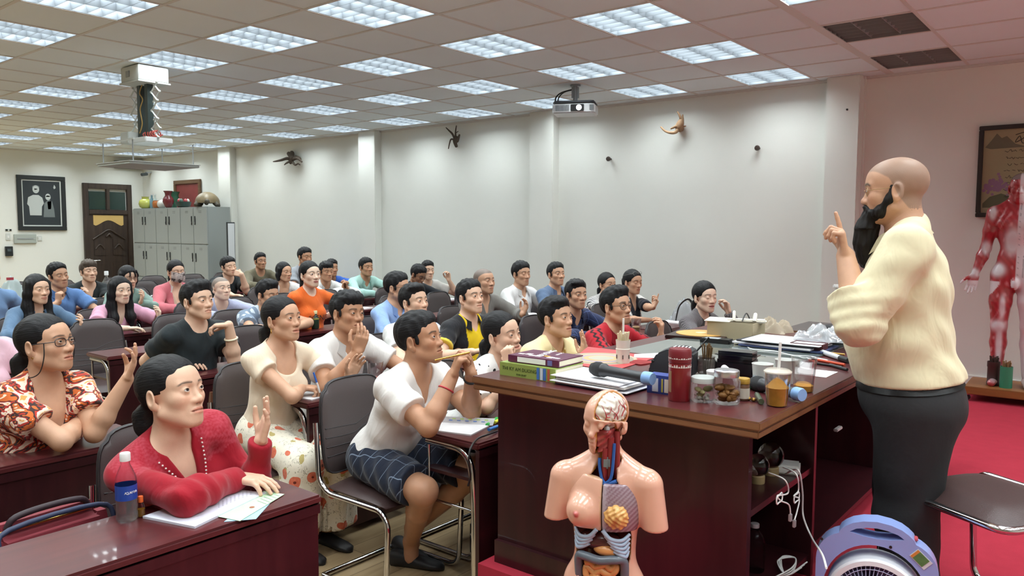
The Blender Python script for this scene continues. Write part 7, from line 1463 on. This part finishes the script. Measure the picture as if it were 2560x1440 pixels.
r = pot('pot', 392, [(.05, 0), (.07, .02), (.075, .10), (.06, .13), (.065, .14)], mat('glaze_orange', 'a8622e', rough=.35), 'small orange clay pot on the lockers', 'pot', 2.72)
r = pot('jar', 405, [(.04, 0), (.075, .03), (.085, .075), (.07, .12), (.035, .14), (.03, .15)], mat('glaze_white', 'c4c4bf', rough=.2), 'round white jar between orange pot and maroon vase', 'jar', 2.72)
r = pot('vase', 421, [(.04, 0), (.06, .02), (.095, .11), (.085, .17), (.05, .22), (.055, .26), (.08, .30), (.07, .30)], mat('glaze_maroon', '6b2a30', rough=.2), 'dark red vase with flared lip on the lockers', 'vase', 2.70)
r = pot('vase', 436, [(.05, 0), (.06, .02), (.09, .12), (.08, .2), (.075, .24), (.10, .30), (.09, .30)], mat('glaze_green', '2d5a44', rough=.2), 'dark green vase behind the dark red vase', 'vase', 2.90)
r = pot('basket', 459, [(.05, 0), (.11, .02), (.125, .07), (.13, .10), (.12, .10)], mat('bowl_green', '2a3f3a', rough=.4), 'dark green bowl of small ornaments beside the vases', 'bowl', 2.74)
for i, c_ in enumerate(('b04a50', 'c9c9c4', '3f5f6a', 'a9a090', 'b04a50', '50685f')): a = i*1.05; bm = B(); ball(bm, (.07*math.cos(a), .07*math.sin(a), .115), (.035, .03, .04), 10); obj('ornament', bm, mat('orn'+c_, c_, rough=.4), r, 60)
r = pot('figurine', 448, [(.035, 0), (.04, .01), (.025, .05), (.03, .09), (.015, .12)], mat('fig_red', 'a3404a', rough=.4), 'small red and white figurine beside the dark green bowl', 'figurine', 2.68); bm = B(); ball(bm, (0, 0, .13), .025, 12); obj('head', bm, WHITE, r, 60)
# mounted tortoise
q = at_y(519, 512, 2.80); r = root_at('tortoise', (q[0], 2.80, LT), R(-35), 'brown tortoise with domed shell at the end of the lockers', 'tortoise'); SHL = mat('shell_brown', '6f6044', rough=.45, var=.45, vscale=14)
bm = B(); vs = []; n = 24; m_ = 12
for i in range(m_+1):
    t = PI/2*i/m_
    for k in range(n): a = 2*PI*k/n; bp_ = 1+.035*math.cos(a*9)*math.sin(t*2)*1; vs.append((.27*math.sin(t)*math.cos(a)*bp_, .20*math.sin(t)*math.sin(a)*bp_, .065+.19*math.cos(t)*(1+.03*math.cos(a*6)*math.sin(2*t))))
add(bm, vs, [(i*n+k, (i+1)*n+k, (i+1)*n+(k+1) % n, i*n+(k+1) % n) for i in range(m_) for k in range(n)]+[tuple(m_*n+k for k in range(n))]); obj('shell', bm, SHL, r, 60)
TS = mat('tortoise_skin', '4a4438', rough=.7, bump=.4, bscale=60); bm = B(); ball(bm, (.30, .02, .085), (.055, .042, .042), 14); obj('head', bm, TS, r, 60); bm = B(); tube(bm, [(.20, 0, .06), (.27, .015, .08)], .036, 10); obj('neck', bm, TS, r, 60)
for x, y in ((.17, .16), (.17, -.16), (-.18, .15), (-.18, -.15)): bm = B(); tube(bm, [(x*.8, y*.8, .07), (x, y, .04), (x*1.12, y*1.08, .02)], [.045, .042, .030], 10); obj('leg', bm, TS, r, 60)
# whiteboard slip leaning by the pillar
q = at_y(556, 660, 2.56); bm = B(); box(bm, (q[0], 2.72, .87), (.03, .14, 1.70), bev=.003); o = thing('narrow_board', bm, mat('board_edge', '2f3336', rough=.4), 'narrow white board with dark edge standing at the locker end', 'board'); bm = B(); box(bm, (q[0]+.016, 2.72, .87), (.004, .115, 1.66)); obj('face', bm, mat('board_face', 'c9ccd0', rough=.4), o)
# driftwood on the long wall
BARK = mat('driftwood', '4a3f35', rough=.8, bump=.6, bscale=60, var=.35, vscale=30); PALE = mat('driftwood_pale', '9a7a5c', rough=.75, bump=.5, bscale=50, var=.45, vscale=18)
def branch(label, paths, m):
    o0 = at_y(*paths[0][0][:2], YW); r = empty('driftwood', tuple(o0), 0, label, 'driftwood', 'driftwood pieces on the long wall')
    for k, (p_, rr) in enumerate([(q[:-1], q[-1]) for q in paths]):
        bm = B(); tube(bm, [at_y(px, py, YW-dy)-o0 for px, py, dy in p_], rr, 8, smooth=4); obj('branch' if k else 'trunk', bm, m, r, 60)
branch('spread dark driftwood root on the wall above the back rows', [[(722, 384, .02), (730, 396, .10), (726, 408, .06), [.034, .04, .02]], [(728, 400, .08), (718, 396, .12), (704, 400, .14), (690, 403, .12), (683, 404, .10), [.028, .022, .008]], [(728, 402, .08), (716, 408, .14), (711, 412, .12), [.02, .008]], [(733, 398, .08), (744, 396, .12), (755, 405, .1), [.03, .012]], [(731, 404, .08), (738, 412, .12), (745, 409, .1), (750, 412, .1), [.02, .008]], [(730, 392, .08), (731, 382, .06), (728, 380, .05), [.035, .02]], [(738, 392, .08), (748, 394, .1), (752, 400, .08), [.025, .012]]], BARK)
branch('small forked driftwood twig on the middle of the long wall', [[(1141, 366, .01), (1137, 352, .08), (1142, 340, .08), [.02, .028, .014]], [(1138, 350, .08), (1131, 335, .12), (1122, 326, .12), (1115, 319, .10), [.016, .012, .006]], [(1139, 345, .08), (1139, 328, .10), (1141, 314, .08), [.013, .006]], [(1140, 332, .1), (1146, 328, .08), [.007, .004]], [(1137, 350, .08), (1128, 348, .12), (1124, 358, .12), (1121, 372, .10), [.012, .010, .006]], [(1138, 354, .08), (1143, 352, .08), (1149, 336, .06), [.018, .022, .01]]], BARK)
branch('pale animal-shaped driftwood piece on the wall above the knobs', [[(1702, 322, .01), (1698, 318, .09), (1702, 306, .10), (1706, 294, .08), [.035, .045, .035, .015]], [(1703, 300, .1), (1699, 288, .12), (1693, 279, .12), [.016, .006]], [(1706, 294, .08), (1707, 286, .08), [.014, .005]], [(1700, 312, .09), (1690, 316, .13), (1677, 322, .12), [.022, .008]], [(1696, 318, .09), (1690, 330, .13), (1676, 332, .15), (1662, 327, .15), (1652, 317, .13), [.022, .014, .008]], [(1702, 318, .06), (1715, 315, .05), [.016, .005]]], PALE)
for px, py, l_ in ((1527, 398, 'round brown wall knob left of the pale driftwood'), (1898, 371, 'round brown wall knob nearest the stage pillar')): q = at_y(px, py, YW); bm = B(); mxk = Matrix.Translation((q[0], YW, q[2])) @ Matrix.Rotation(PI/2, 4, 'X'); lathe(bm, [(.012, 0), (.012, .03), (.024, .04), (.027, .055), (.02, .07), (0, .072)], seg=20, mx=mxk); thing('wooden_stud', bm, mat('knob_brown', '3f332d', rough=.4), l_, 'knob')
q = at_y(2118, 274, 3.08); bm = B(); lathe(bm, [(.008, 0), (.008, .008), (0, .009)], seg=14, mx=Matrix.Translation((q[0], 3.08, q[2])) @ Matrix.Rotation(PI/2, 4, 'X')); thing('wall_plug', bm, BLACK, 'tiny black plug in the pillar beside the stage', 'plug')
# ceiling projector
pc_ = np.array([-.69, 1.97, CEIL]); r = empty('projector', tuple(pc_), R(26), 'white ceiling projector with glowing lens before the middle pillar', 'projector')
bm = B(); lathe(bm, [(.05, -.015), (.05, 0)], seg=20); lathe(bm, [(.022, -.155), (.022, -.01)], seg=16); box(bm, (0, 0, -.075), (.07, .03, .10)); obj('mount', bm, mat('mount_grey', '8a8d90', rough=.35, metal=.5), r, 40)
bm = B(); PR = [(-.19, -.13), (.17, -.13), (.205, -.10), (.205, .13), (-.205, .13), (-.205, -.10)]; prism(bm, PR, -.285, -.195); bmesh.ops.bevel(bm, geom=bm.edges[:], offset=.012, segments=2, affect='EDGES', clamp_overlap=True); bo = obj('body', bm, mat('proj_white', 'c9cbcd', rough=.35), r)
bm = B(); prism(bm, [(x*.98, y*.98) for x, y in PR], -.196, -.165); bmesh.ops.bevel(bm, geom=bm.edges[:], offset=.012, segments=2, affect='EDGES', clamp_overlap=True); obj('top_shell', bm, mat('proj_dark', '3a3d42', rough=.4), r)
bm = B(); box(bm, (.04, -.134, -.235), (.125, .014, .062), bev=.004); lb = obj('lens_bay', bm, BLACK, r); bm = B(); lathe(bm, [(.026, 0), (.024, .008), (0, .012)], seg=24, mx=Matrix.Translation((.055, -.140, -.235)) @ Matrix.Rotation(PI/2, 4, 'X')); obj('lens', bm, mat('lens_lit', 'f4f6ff', em=('eef2ff', 6)), lb, 40)
bm = B()
for i in range(11): box(bm, (-.165+.012*i, -.133, -.235), (.006, .008, .055))
for i in range(5): box(bm, (.155+.009*i, -.128-.0*i, -.235), (.004, .012, .05))
obj('vent', bm, mat('vent_grey', '6b6e72', rough=.5), r)
bm = B(); tube(bm, [(-.02, .06, -.03), (-.14, .05, -.06), (-.19, .0, -.12), (-.195, .04, -.20)], .007, 8, smooth=5); tube(bm, [(-.02, .08, -.03), (-.12, .09, -.05), (-.17, .05, -.11), (-.18, .06, -.19)], .006, 8, smooth=5); obj('cable', bm, BLACK, r, 60)
# projector lift hanging through the ceiling
lc = np.array([-3.17, -.97, CEIL]); r = empty('projector_lift', tuple(lc), 0, 'lowered scissor projector lift hanging from the ceiling', 'projector lift'); LW = mat('lift_white', 'b9bdb9', rough=.4); DG = mat('lift_post', '2c3a38', rough=.5)
bm = B(); box(bm, (.01, 0, -.075), (.32, .26, .13), bev=.006); hs = obj('housing', bm, LW, r); bm = B(); box(bm, (-.02, -.133, -.075), (.06, .006, .05)); obj('screen', bm, GREY, hs); bm = B(); lathe(bm, [(.045, -.05), (.05, -.045), (.05, .05), (.045, .055)], seg=24, mx=Matrix.Translation((-.20, -.02, -.075)) @ Matrix.Rotation(PI/2, 4, 'Y')); obj('motor', bm, DG, r, 40)
bm = B(); box(bm, (.01, 0, -.146), (.34, .28, .012)); obj('base_plate', bm, LW, r)
for x in (-.065, .07): bm = B(); box(bm, (x, 0, -.375), (.052, .05, .46)); obj('post', bm, DG, r)
for sx in (-1, 1):
    for ph in (0, 1):
        bm = B(); n = 6; P0_ = [(sx*.185 + (.052 if (i+ph) % 2 else -.052), -.010 if ph else .010, -.15-.077*i) for i in range(n+1)]
        for a_, b_ in zip(P0_[:-1], P0_[1:]): tube(bm, [a_, b_], .0075, 6, flat=.6)
        for p_ in P0_: ball(bm, p_, .012, 8)
        obj('scissor_arm', bm, LW, r, 60)
bm = B(); box(bm, (.08, 0, -.635), (.30, .24, .045), bev=.006); obj('carriage', bm, mat('carriage_white', 'd3d6d6', rough=.35), r); bm = B(); box(bm, (-.17, 0, -.60), (.15, .22, .10), bev=.006); obj('gear_box', bm, LW, r)
bm = B(); P_ = [(.0+.009*i+.0, .035*math.cos(i*1.5), -.600+.028*math.sin(i*1.5)+.02) for i in range(26)]; tube(bm, P_, .005, 6, smooth=3); obj('coil_cord', bm, mat('cord_red', 'b04438', rough=.45), r, 60)
bm = B(); tube(bm, [(.0, -.02, -.15), (-.03, -.03, -.22), (.02, -.03, -.28), (-.03, -.03, -.36), (.0, -.03, -.48), (-.05, -.03, -.56)], .0045, 6, smooth=5); obj('cord', bm, mat('cord_yellow', 'b8924a', rough=.5), r, 60)
bm = B(); box(bm, (.03, 0, -.845), (.60, .60, .022), bev=.003); hp_ = obj('hatch_panel', bm, mat('hatch', 'a9b0ac', rough=.5), r)
bm = B(); box(bm, (.03, 0, -.832), (.615, .615, .006)); obj('panel_rim', bm, LW, hp_)
for x, y in ((-.24, -.26), (.30, -.26), (-.24, .26), (.30, .26)): bm = B(); tube(bm, [(x, y, -.835), (x, y, -.655)], .0055, 6); obj('rod', bm, GREY, r, 60)
bm = B()
for y in (-.26, .26): box(bm, (.03, y, -.652), (.60, .018, .012))
obj('hanger_bar', bm, LW, r)
# dark slatted box and camera near the back corner
q = at_x(318, 406, XB); bm = B(); box(bm, (XB+.05, 2.90, 2.84), (.10, .52, .14), bev=.01); o = thing('dark_wall_box', bm, mat('box_dark', '4b5a58', rough=.5), 'dark box high on the back wall behind the lift panel', 'wall unit'); bm = B()
for i in range(5): box(bm, (XB+.102, 2.90, 2.80+.02*i), (.004, .48, .006))
obj('slat', bm, BLACK, o)
q = at_y(365, 435, 3.1); r = empty('security_camera', (q[0], 3.10, float(q[2])), 0, 'small dark security camera below the lift panel', 'camera'); bm = B(); box(bm, (0, .05, .03), (.05, .10, .02)); obj('bracket', bm, GREY, r); bm = B(); tube(bm, [(0, .02, 0), (.03, -.10, -.02)], .03, 12); obj('body', bm, mat('cam_dark', '3a3f40', rough=.4), r, 60)
def mat_dots(name):
    m = mat(name, '22242c', rough=.8); nt, N, L, b = nodes(m); tc = N.new('ShaderNodeTexCoord'); v = N.new('ShaderNodeTexVoronoi'); v.inputs['Scale'].default_value = 22; v.inputs['Randomness'].default_value = .4; L.new(tc.outputs['Object'], v.inputs['Vector'])
    r = ramp(N, [(0, 'dcdcde'), (.30, '22242c')]); L.new(v.outputs['Distance'], r.inputs[0]); L.new(r.outputs[0], b.inputs['Base Color']); return m
# ---------------------------------------------------------------- on and around the class desks
TB = TZ+.0005
def T(px, py, z=TB):
    p = at_z(px, py, z)
    if any(X-TD+.03 < p[0] < X-.03 for X in ROWX[:8]): return p
    X = min(ROWX[:8], key=lambda X: abs(p[0]-(X-TD/2))); p = at_x(px, py, X-TD/2); return np.array([p[0], min(p[1], 2.9), z])
def bottle(name, p, R_, H_, neck, capc, capR, capH, label, cat='bottle', m=None, liquid=None, wrap=None, ribs=0):
    r = root_at(name, p, 0, label, cat); pr = [(0, .0005), (R_*.82, .0005), (R_, R_*.25)]
    if ribs: 
        for i in range(ribs): z = H_*(.10+.5*i/ribs); pr += [(R_, z), (R_*.955, z+H_*.25/ribs), (R_, z+H_*.5/ribs)]
    pr += [(R_, H_*.66), (R_*.93, H_*.72), (R_*.6, H_*.86), (neck, H_*.92), (neck, H_)]
    bm = B(); lathe(bm, pr, seg=32, cap=False); obj('bottle', bm, m or PLASTIC, r, 40)
    bm = B(); lathe(bm, [(capR, H_-.004), (capR, H_+capH*.9), (capR*.9, H_+capH), (0, H_+capH)], seg=24); obj('cap', bm, mat('cap'+capc, capc, rough=.4), r, 40)
    if liquid: bm = B(); lathe(bm, [(0, .003), (R_*.80, .003), (R_*.95, R_*.3), (R_*.95, H_*liquid[1]), (0, H_*liquid[1])], seg=28); obj('liquid', bm, mat('liq'+liquid[0], liquid[0], rough=.05, trans=.75 if liquid[0] in ('e8ecee',) else .2, alpha=.45 if liquid[0] in ('e8ecee',) else 1), r, 40)
    if wrap: bm = B(); lathe(bm, [(R_*1.012, H_*wrap[1]), (R_*1.012, H_*wrap[2])], seg=32, cap=False); obj('label_wrap', bm, mat('wrap'+wrap[0], wrap[0], rough=.35), r, 40)
    return r
q = T(318, 1300); r = bottle('water_bottle', q, .030, .185, .0125, 'e2e2e2', .0150, .020, 'water bottle with white cap and blue label on the nearest desk', liquid=('e8ecee', .45), wrap=('2247a0', .36, .60), ribs=4)
al = math.atan2(CAM[1]-q[1], CAM[0]-q[0])+.35
for i, ch in enumerate('AQUAFINA'):
    a = al-.42+.155*i; mxl = Matrix.Translation((.0308*math.cos(a), .0308*math.sin(a), .090)) @ Matrix.Rotation(a+PI/2, 4, 'Z') @ Matrix.Rotation(PI/2, 4, 'X'); text(ch, PAPER, .010, mxl, r)
bottle('oil_bottle', T(353, 1292), .011, .050, .006, 'd8602a', .0075, .014, 'tiny oil bottle with orange cap beside the water bottle', liquid=('b07a2c', .5))
def sheet(name, p, w, h, rz, m, label, cat, z=0, th=.0015): bm = B(); box(bm, (0, 0, th/2), (w, h, th)); o = thing(name, bm, m, label, cat); o.location = (p[0], p[1], TB+z); o.rotation_euler = (0, 0, rz); return o
def quad(name, pts, z, th, m, label, cat): 
    bm = B(); P_ = [at_z(*p, TB+z) for p in pts]; add(bm, [tuple(p) for p in P_], [(0, 1, 2, 3)]); bmesh.ops.recalc_face_normals(bm, faces=bm.faces); g = bmesh.ops.extrude_face_region(bm, geom=bm.faces[:]); bmesh.ops.translate(bm, verts=[v for v in g['geom'] if isinstance(v, bmesh.types.BMVert)], vec=(0, 0, th)); return thing(name, bm, m, label, cat)
quad('leaflet', [(560, 1305), (640, 1298), (690, 1242), (640, 1240)], .0, .001, mat('leaf_blue', '9fc4dc', rough=.7), 'pale blue leaflet under the green leaflet on the nearest desk', 'leaflet')
o = quad('leaflet', [(545, 1292), (600, 1303), (711, 1236), (660, 1228)], .002, .001, mat('leaf_green', 'b9d8b4', rough=.7), 'pale green printed leaflet beside the white notebook', 'leaflet')
bm = B(); c_ = at_z(630, 1268, TB+.0035); lathe(bm, [(0, 0), (.008, 0), (.008, .0003), (0, .0003)], tuple(c_), 16); obj('seal', bm, mat('seal_red', 'a06048'), o, None); bm = B()
for i in range(5): p_ = at_z(655+8*i, 1256-5*i, TB+.0035); box(bm, tuple(p_), (.05, .0018, .0003), mx=None)
obj('print', bm, mat('print_green2', '7fa088'), o, None)
n_ = quad('notebook', [(357, 1296), (487, 1322), (665, 1236), (560, 1226)], .0, .007, mat('pages_blue', 'dcdfee', rough=.8), 'open white notebook in front of the woman in red', 'notebook'); bm = B()
for i in range(5):
    for j in range(9): p_ = at_z(545+10*j, 1262-4*j+3*i-6, TB+.0078); tube(bm, [p_, p_+np.array([.003, .004, 0])], .0006, 4)
obj('handwriting', bm, mat('pencil', '9a9caa'), n_, None)
# open notebook, highlighters and cable of the man in shorts
n_ = quad('notebook', [(1080, 1078), (1178, 1090), (1232, 1062), (1112, 1052)], .0, .006, PAPER, 'open notebook with highlighted lines before the man in shorts', 'notebook'); bm = B()
P_ = [at_z(1105, 1056, TB+.006), at_z(1232, 1064, TB+.006), at_z(1238, 1046, TB+.03), at_z(1112, 1041, TB+.03)]; add(bm, [tuple(p) for p in P_], [(0, 1, 2, 3)]); bmesh.ops.solidify(bm, geom=bm.faces[:], thickness=.002); pg_ = obj('page', bm, PAPER, n_, None)
for c_, ox in (('4f74b8', 0), ('a8c84a', 1)):
    bm = B()
    for i in range(5):
        a_, b_ = P_[0]+(P_[3]-P_[0])*(.30+.45*ox*.6), P_[1]+(P_[2]-P_[1])*(.30+.27*ox); t = .12+.16*i+.05*ox; c0 = a_+(b_-a_)*t; v = (b_-a_)*.07; u_ = (P_[3]-P_[0])*.14; nn = np.array([0, -.0005, .0025]); add(bm, [tuple(c0+nn), tuple(c0+v+nn), tuple(c0+v+u_+nn), tuple(c0+u_+nn)], [(0, 1, 2, 3)])
    obj('highlight', bm, mat('hl'+c_, c_), pg_, None)
for a_, b_, c_, l_ in (((1218, 1062), (1242, 1046), '35b34a', 'green highlighter beside the open notebook'), ((1222, 1074), (1244, 1066), '2f6fb5', 'blue highlighter beside the open notebook'), ((1236, 1056), (1248, 1050), 'd6d640', 'yellow highlighter behind the green highlighter')): bm = B(); tube(bm, [T(*a_, TB+.009), T(*b_, TB+.009)], .009, 10, flat=.8); o = thing('highlighter', bm, mat('hi'+c_, c_, rough=.35), l_, 'highlighter', 'highlighters on the front desk')
bm = B(); tube(bm, [T(1243, 1078, TB+.006), T(1215, 1088, TB+.010), T(1192, 1098, TB+.008), at_x(1177, 1120, 1.55), at_x(1172, 1150, 1.56), at_x(1176, 1190, 1.56), at_x(1170, 1215, 1.55)], .0045, 8, smooth=6); thing('cable', bm, BLACK, 'black cable drooping over the desk edge by the man in shorts', 'cable')
q = at_z(1165, 1425, .0); r = root_at('bag', (q[0]+.10, q[1]+.12, 0), .3, 'black bag with a white cord on the floor under the front desk', 'bag'); bm = B(); prism(bm, [(-.14, -.08), (.14, -.08), (.14, .08), (-.14, .08)], 0, .26); bmesh.ops.bevel(bm, geom=bm.edges[:], offset=.06, segments=3, affect='EDGES', clamp_overlap=True); obj('body', bm, mat('bag_black', '15161a', rough=.7), r); bm = B(); tube(bm, [(-.10, -.09, .18), (-.06, -.12, .22), (0, -.11, .20), (-.02, -.10, .12), (.02, -.10, .02)], .006, 8, smooth=6); obj('cord', bm, WHITE, r, 60)
# cream woman's desk
sheet('notebook', T(765, 990), .20, .14, .2, PAPER, 'white notebook under the hand of the woman in the cream blouse', 'notebook', 0, .006)
w_ = SKIRTW['AR'][1][2]; bm = B(); tube(bm, [w_+np.array([.10, .03, -.02]), w_+np.array([.075, .01, .085])], .005, 8); r = thing('pen', bm, mat('pen_blue', '2a62b8', rough=.35), 'blue and white ballpoint in the fingers of the woman in the cream blouse', 'pen'); bm = B(); tube(bm, [w_+np.array([.10, .03, -.02]), w_+np.array([.0875, .02, .033])], .0054, 8); obj('barrel', bm, WHITE, r)
r = vessel('pink_cup', T(938, 965), [(.0, .001), (.030, .001), (.034, .006), (.046, .135), (.048, .137)], PLASTIC, 'clear cup with a little pink drink beside the white polo man', 'cup', None, 'cup'); bm = B(); lathe(bm, [(0, .003), (.031, .003), (.035, .035), (.02, .045), (0, .04)], seg=24); obj('drink', bm, mat('pink_drink', 'd98078', rough=.5, var=.2, vscale=60), r, 50)
# open book of the man in yellow and black
n_ = quad('book', [(1120, 886), (1235, 905), (1250, 872), (1165, 868)], .0, .012, PAPER, 'open book in front of the man in yellow and black polo', 'book'); bm = B(); a_, b_ = T(1108, 905, TB+.014), T(1185, 873, TB+.02); tube(bm, [a_, b_], .006, 8); obj('page_edge', bm, mat('page_orange', 'b08a58'), n_)
sheet('notebook', T(1020, 775), .25, .18, .1, PAPER, 'white notebook behind the man with the swept fringe', 'notebook', 0, .006); sheet('notebook', T(1080, 757), .22, .16, .3, mat('pages_blue', 'dcdfee'), 'white open book on the desk before the man bowing over notes', 'notebook', 0, .01)
sheet('paper_sheet', T(1690, 795), .26, .18, .0, PAPER, 'white papers on the desk beside the woman in the grey hooded top', 'paper', 0, .012); sheet('notebook', T(905, 760), .2, .15, .2, PAPER, 'small white notebook on a middle desk behind the white polo man', 'notebook', 0, .008)
bottle('small_bottle', T(397, 836), .032, .105, .014, 'b8323c', .017, .022, 'small clear bottle with red cap on an empty desk', liquid=('e8ecee', .5), ribs=0)
bottle('sauce_bottle', T(788, 806), .034, .135, .016, 'd8cfa0', .019, .024, 'dark green drink bottle with cream cap before the woman in orange', m=mat('green_bottle', '25382c', rough=.15), wrap=('a59a4a', .62, .70))
r = vessel('clear_cup', T(765, 800), [(.0, .001), (.032, .001), (.045, .11), (.047, .112)], PLASTIC, 'clear plastic cup beside the dark green bottle', 'cup', None, 'cup')
bottle('white_bottle', T(418, 760), .034, .17, .014, 'e2e2e2', .017, .02, 'white bottle with blue label in front of the masked woman', m=WHITE, wrap=('4a78b0', .12, .50)); r = vessel('clear_tub', T(395, 770), [(.0, .001), (.05, .001), (.062, .085), (.066, .087)], PLASTIC, 'clear plastic tub left of the white bottle', 'tub', None, 'tub')
r = bottle('sanitiser_bottle', T(268, 745), .045, .30, .016, 'e6e6e6', .024, .045, 'tall clear pump bottle near the wavy-haired man', liquid=('e8ecee', .75))
r = vessel('coffee_cup', T(1590, 832), [(.0, .001), (.030, .001), (.033, .005), (.043, .12), (.045, .122)], PLASTIC, 'plastic cup of milky iced coffee behind the red polo', 'cup', None, 'cup'); bm = B(); lathe(bm, [(0, .003), (.031, .003), (.036, .05), (0, .05)], seg=24); obj('drink', bm, mat('coffee', 'a8845c', rough=.4), r, 50)
q = T(1338, 776); bm = B(); box(bm, (q[0], q[1], TB+.045), (.07, .10, .09), bev=.012); o = thing('snack_box', bm, mat('lime_box', '9fc23c', rough=.4), 'lime green box on the desk by the grey-robed man', 'box'); bm = B(); box(bm, (q[0], q[1], TB+.0935), (.068, .098, .012), bev=.004); obj('lid', bm, mat('lime_lid', 'dfe4c4'), o)
crumple('plastic_bag', (*T(1712, 778)[:2], TB), (.30, .26), .20, WRAP, 'white plastic bag on the desk behind the woman in the grey hooded top', 'plastic bag', 8); crumple('plastic_bag', (1.36, 1.55, TB), (.28, .22), .10, WRAP, 'small clear plastic bag by the lifted hand of the grey hooded woman', 'plastic bag', 9)
q = T(1690, 775); bm = B(); tube(bm, [q+np.array([0, 0, .02]), q+np.array([.02, .03, .16]), q+np.array([.08, .10, .22]), q+np.array([.12, .16, .10]), q+np.array([.10, .14, .02])], .012, 8, smooth=6, flat=.4); thing('bag_strap', bm, BLACK, 'black strap looped beside the white plastic bag', 'strap')
WBAG = mat('bag_white', 'cfd9d8', rough=.5); q = T(25, 722); crumple('plastic_bag', (q[0], q[1], TB), (.46, .40), .30, WBAG, 'large white carrier bag with red print at the left edge', 'plastic bag', 11, 26, .4); q2 = at_x(25, 697, q[0]+.16); bm = B(); box(bm, tuple(q2), (.004, .07, .03), mx=None); thing('bag_print', bm, mat('print_red', 'b0404a'), 'red printed mark on the large white carrier bag', 'label')
bm = B(); 
q = T(300, 700); crumple('plastic_bag', (q[0], q[1], TB), (.26, .22), .20, mat('bag_green', 'a8d89a', rough=.5), 'pale green plastic bag behind the woman in sage green', 'plastic bag', 12)
for i, (px, py, l_) in enumerate([(395, 697, 'white papers on a back desk by the empty chairs'), (378, 735, 'white and dark notebook before the sage green woman'), (320, 706, 'grey box file on a back desk left of the masked woman'), (560, 748, 'paper on the desk of the man resting his jaw'), (10, 752, 'white paper on the desk at the left edge'), (175, 799, 'small white eraser-sized packet on the desk of the denim woman'), (1120, 745, 'white open notebook of the young man lifting a hand')]): sheet('paper_sheet', T(px, py), .22 if i != 5 else .05, .16 if i != 5 else .03, .2*i, PAPER if i != 2 else GREY, l_, 'paper', 0, .012 if i != 2 else .05)
# bags on chairs
def satchel(name, p, rz, w, d, h, m, label, trim=None, hd=1):
    r = root_at(name, p, rz, label, 'bag'); bm = B(); t = bmesh.new(); box(t, (0, 0, h/2), (d, w, h)); 
    for v in t.verts:
        if v.co.z > h*.5: v.co.x *= .55; v.co.y *= .88
    bmesh.ops.bevel(t, geom=t.edges[:], offset=min(d, h)*.22, segments=3, affect='EDGES', clamp_overlap=True); merge(bm, t); obj('body', bm, m, r, 50)
    bm = B(); tube(bm, [(d*.1, -w*.3, h*.95), (d*.12, -w*.24, h*(1+.18*hd)), (d*.12, 0, h*(1+.27*hd)), (d*.12, w*.24, h*(1+.18*hd)), (d*.1, w*.3, h*.95)], .010, 8, smooth=5); obj('handle', bm, trim or m, r, 60)
    bm = B(); tube(bm, [(d*.12, -w*.42, h*.93), (d*.12, w*.42, h*.93)], .005, 6); obj('zip', bm, GOLD, r, 60); bm = B(); box(bm, (d*.30, -w*.36, h*.74), (.008, .010, .05), bev=.003); obj('zip_pull', bm, GOLD, r); return r
BRN = mat('bag_brown', '5a3524', rough=.3, var=.3, vscale=9)
q = at_z(590, 1040, .52); satchel('handbag', (q[0]-.02, q[1], .46), -.2, .30, .15, .25, BRN, 'glossy brown leather handbag on the chair beside the floral skirt', mat('strap_dark', '2f201a', rough=.4))
RBG = mat('bag_red', '7e2431', rough=.7); q = at_z(135, 1325, .70); r = satchel('bag', (q[0]-.06, q[1], .46), .1, .40, .20, .285, RBG, 'dark red fabric bag on the seat beside the woman in red', mat('bag_trim', '2b1a22', rough=.6), hd=.3); bm = B(); tube(bm, [(.10, -.18, .04), (.085, -.17, .22), (.06, -.13, .28), (.06, .13, .28), (.085, .17, .22), (.10, .18, .04)], .008, 8, smooth=4); obj('piping', bm, mat('bag_navy', '2b3350', rough=.6), r, 60)
q = at_x(362, 985, .18); crumple('plastic_bag', (q[0]-.05, q[1], .46), (.2, .26), .30, mat('bag_magenta', '8a2434', rough=.3, alpha=.8), 'crinkled dark red plastic bag on a chair behind the woman in red', 'plastic bag', 14)
# a dark dotted skirt-cloth and a hanging jacket seen between the rows
q = at_z(596, 765, .62); crumple('scarf', (q[0], q[1], .46), (.40, .34), .36, mat_dots('scarf_dots'), 'dark scarf with white dots over a chair behind the lilac jacket', 'scarf', 15)
# small lettering on shirts
def chest_text(d, body, m, size, z, y, fwd, name='lettering'):
    o = d['P0']+d['u']*z+d['l']*y; t0, t1 = .0, .4
    f = d['f']; x = d['l']; up = d['u']
    mxt = Matrix(((x[0], up[0], f[0], 0), (x[1], up[1], f[1], 0), (x[2], up[2], f[2], 0), (0, 0, 0, 1))); p_ = o+f*fwd-d['off']; mxt.translation = Vector(p_.tolist()); return text(body, m, size, mxt, d['shirt'], name)
chest_text(ORANGE, 'SCENE', mat('print_dark', '3a2420', rough=.7), .066, .265*ORANGE['s'], .0, .150, 'lettering')
# ---------------------------------------------------------------- light and exposure
w_ = bpy.data.worlds.new('world'); SC.world = w_; w_.use_nodes = True; w_.node_tree.nodes['Background'].inputs[0].default_value = (.5, .5, .5, 1); w_.node_tree.nodes['Background'].inputs[1].default_value = .05
SC.view_settings.view_transform = 'Standard'; SC.view_settings.look = 'None'; SC.view_settings.exposure = 0.0; SC.view_settings.gamma = 1; SC.view_settings.use_curve_mapping = False
SC.cycles.use_denoising = True; SC.cycles.max_bounces = 10; SC.cycles.diffuse_bounces = 7; SC.cycles.glossy_bounces = 3; SC.cycles.transmission_bounces = 6; SC.cycles.transparent_max_bounces = 8; SC.cycles.caustics_reflective = False; SC.cycles.caustics_refractive = False; SC.cycles.sample_clamp_indirect = 6; SC.cycles.use_light_tree = True
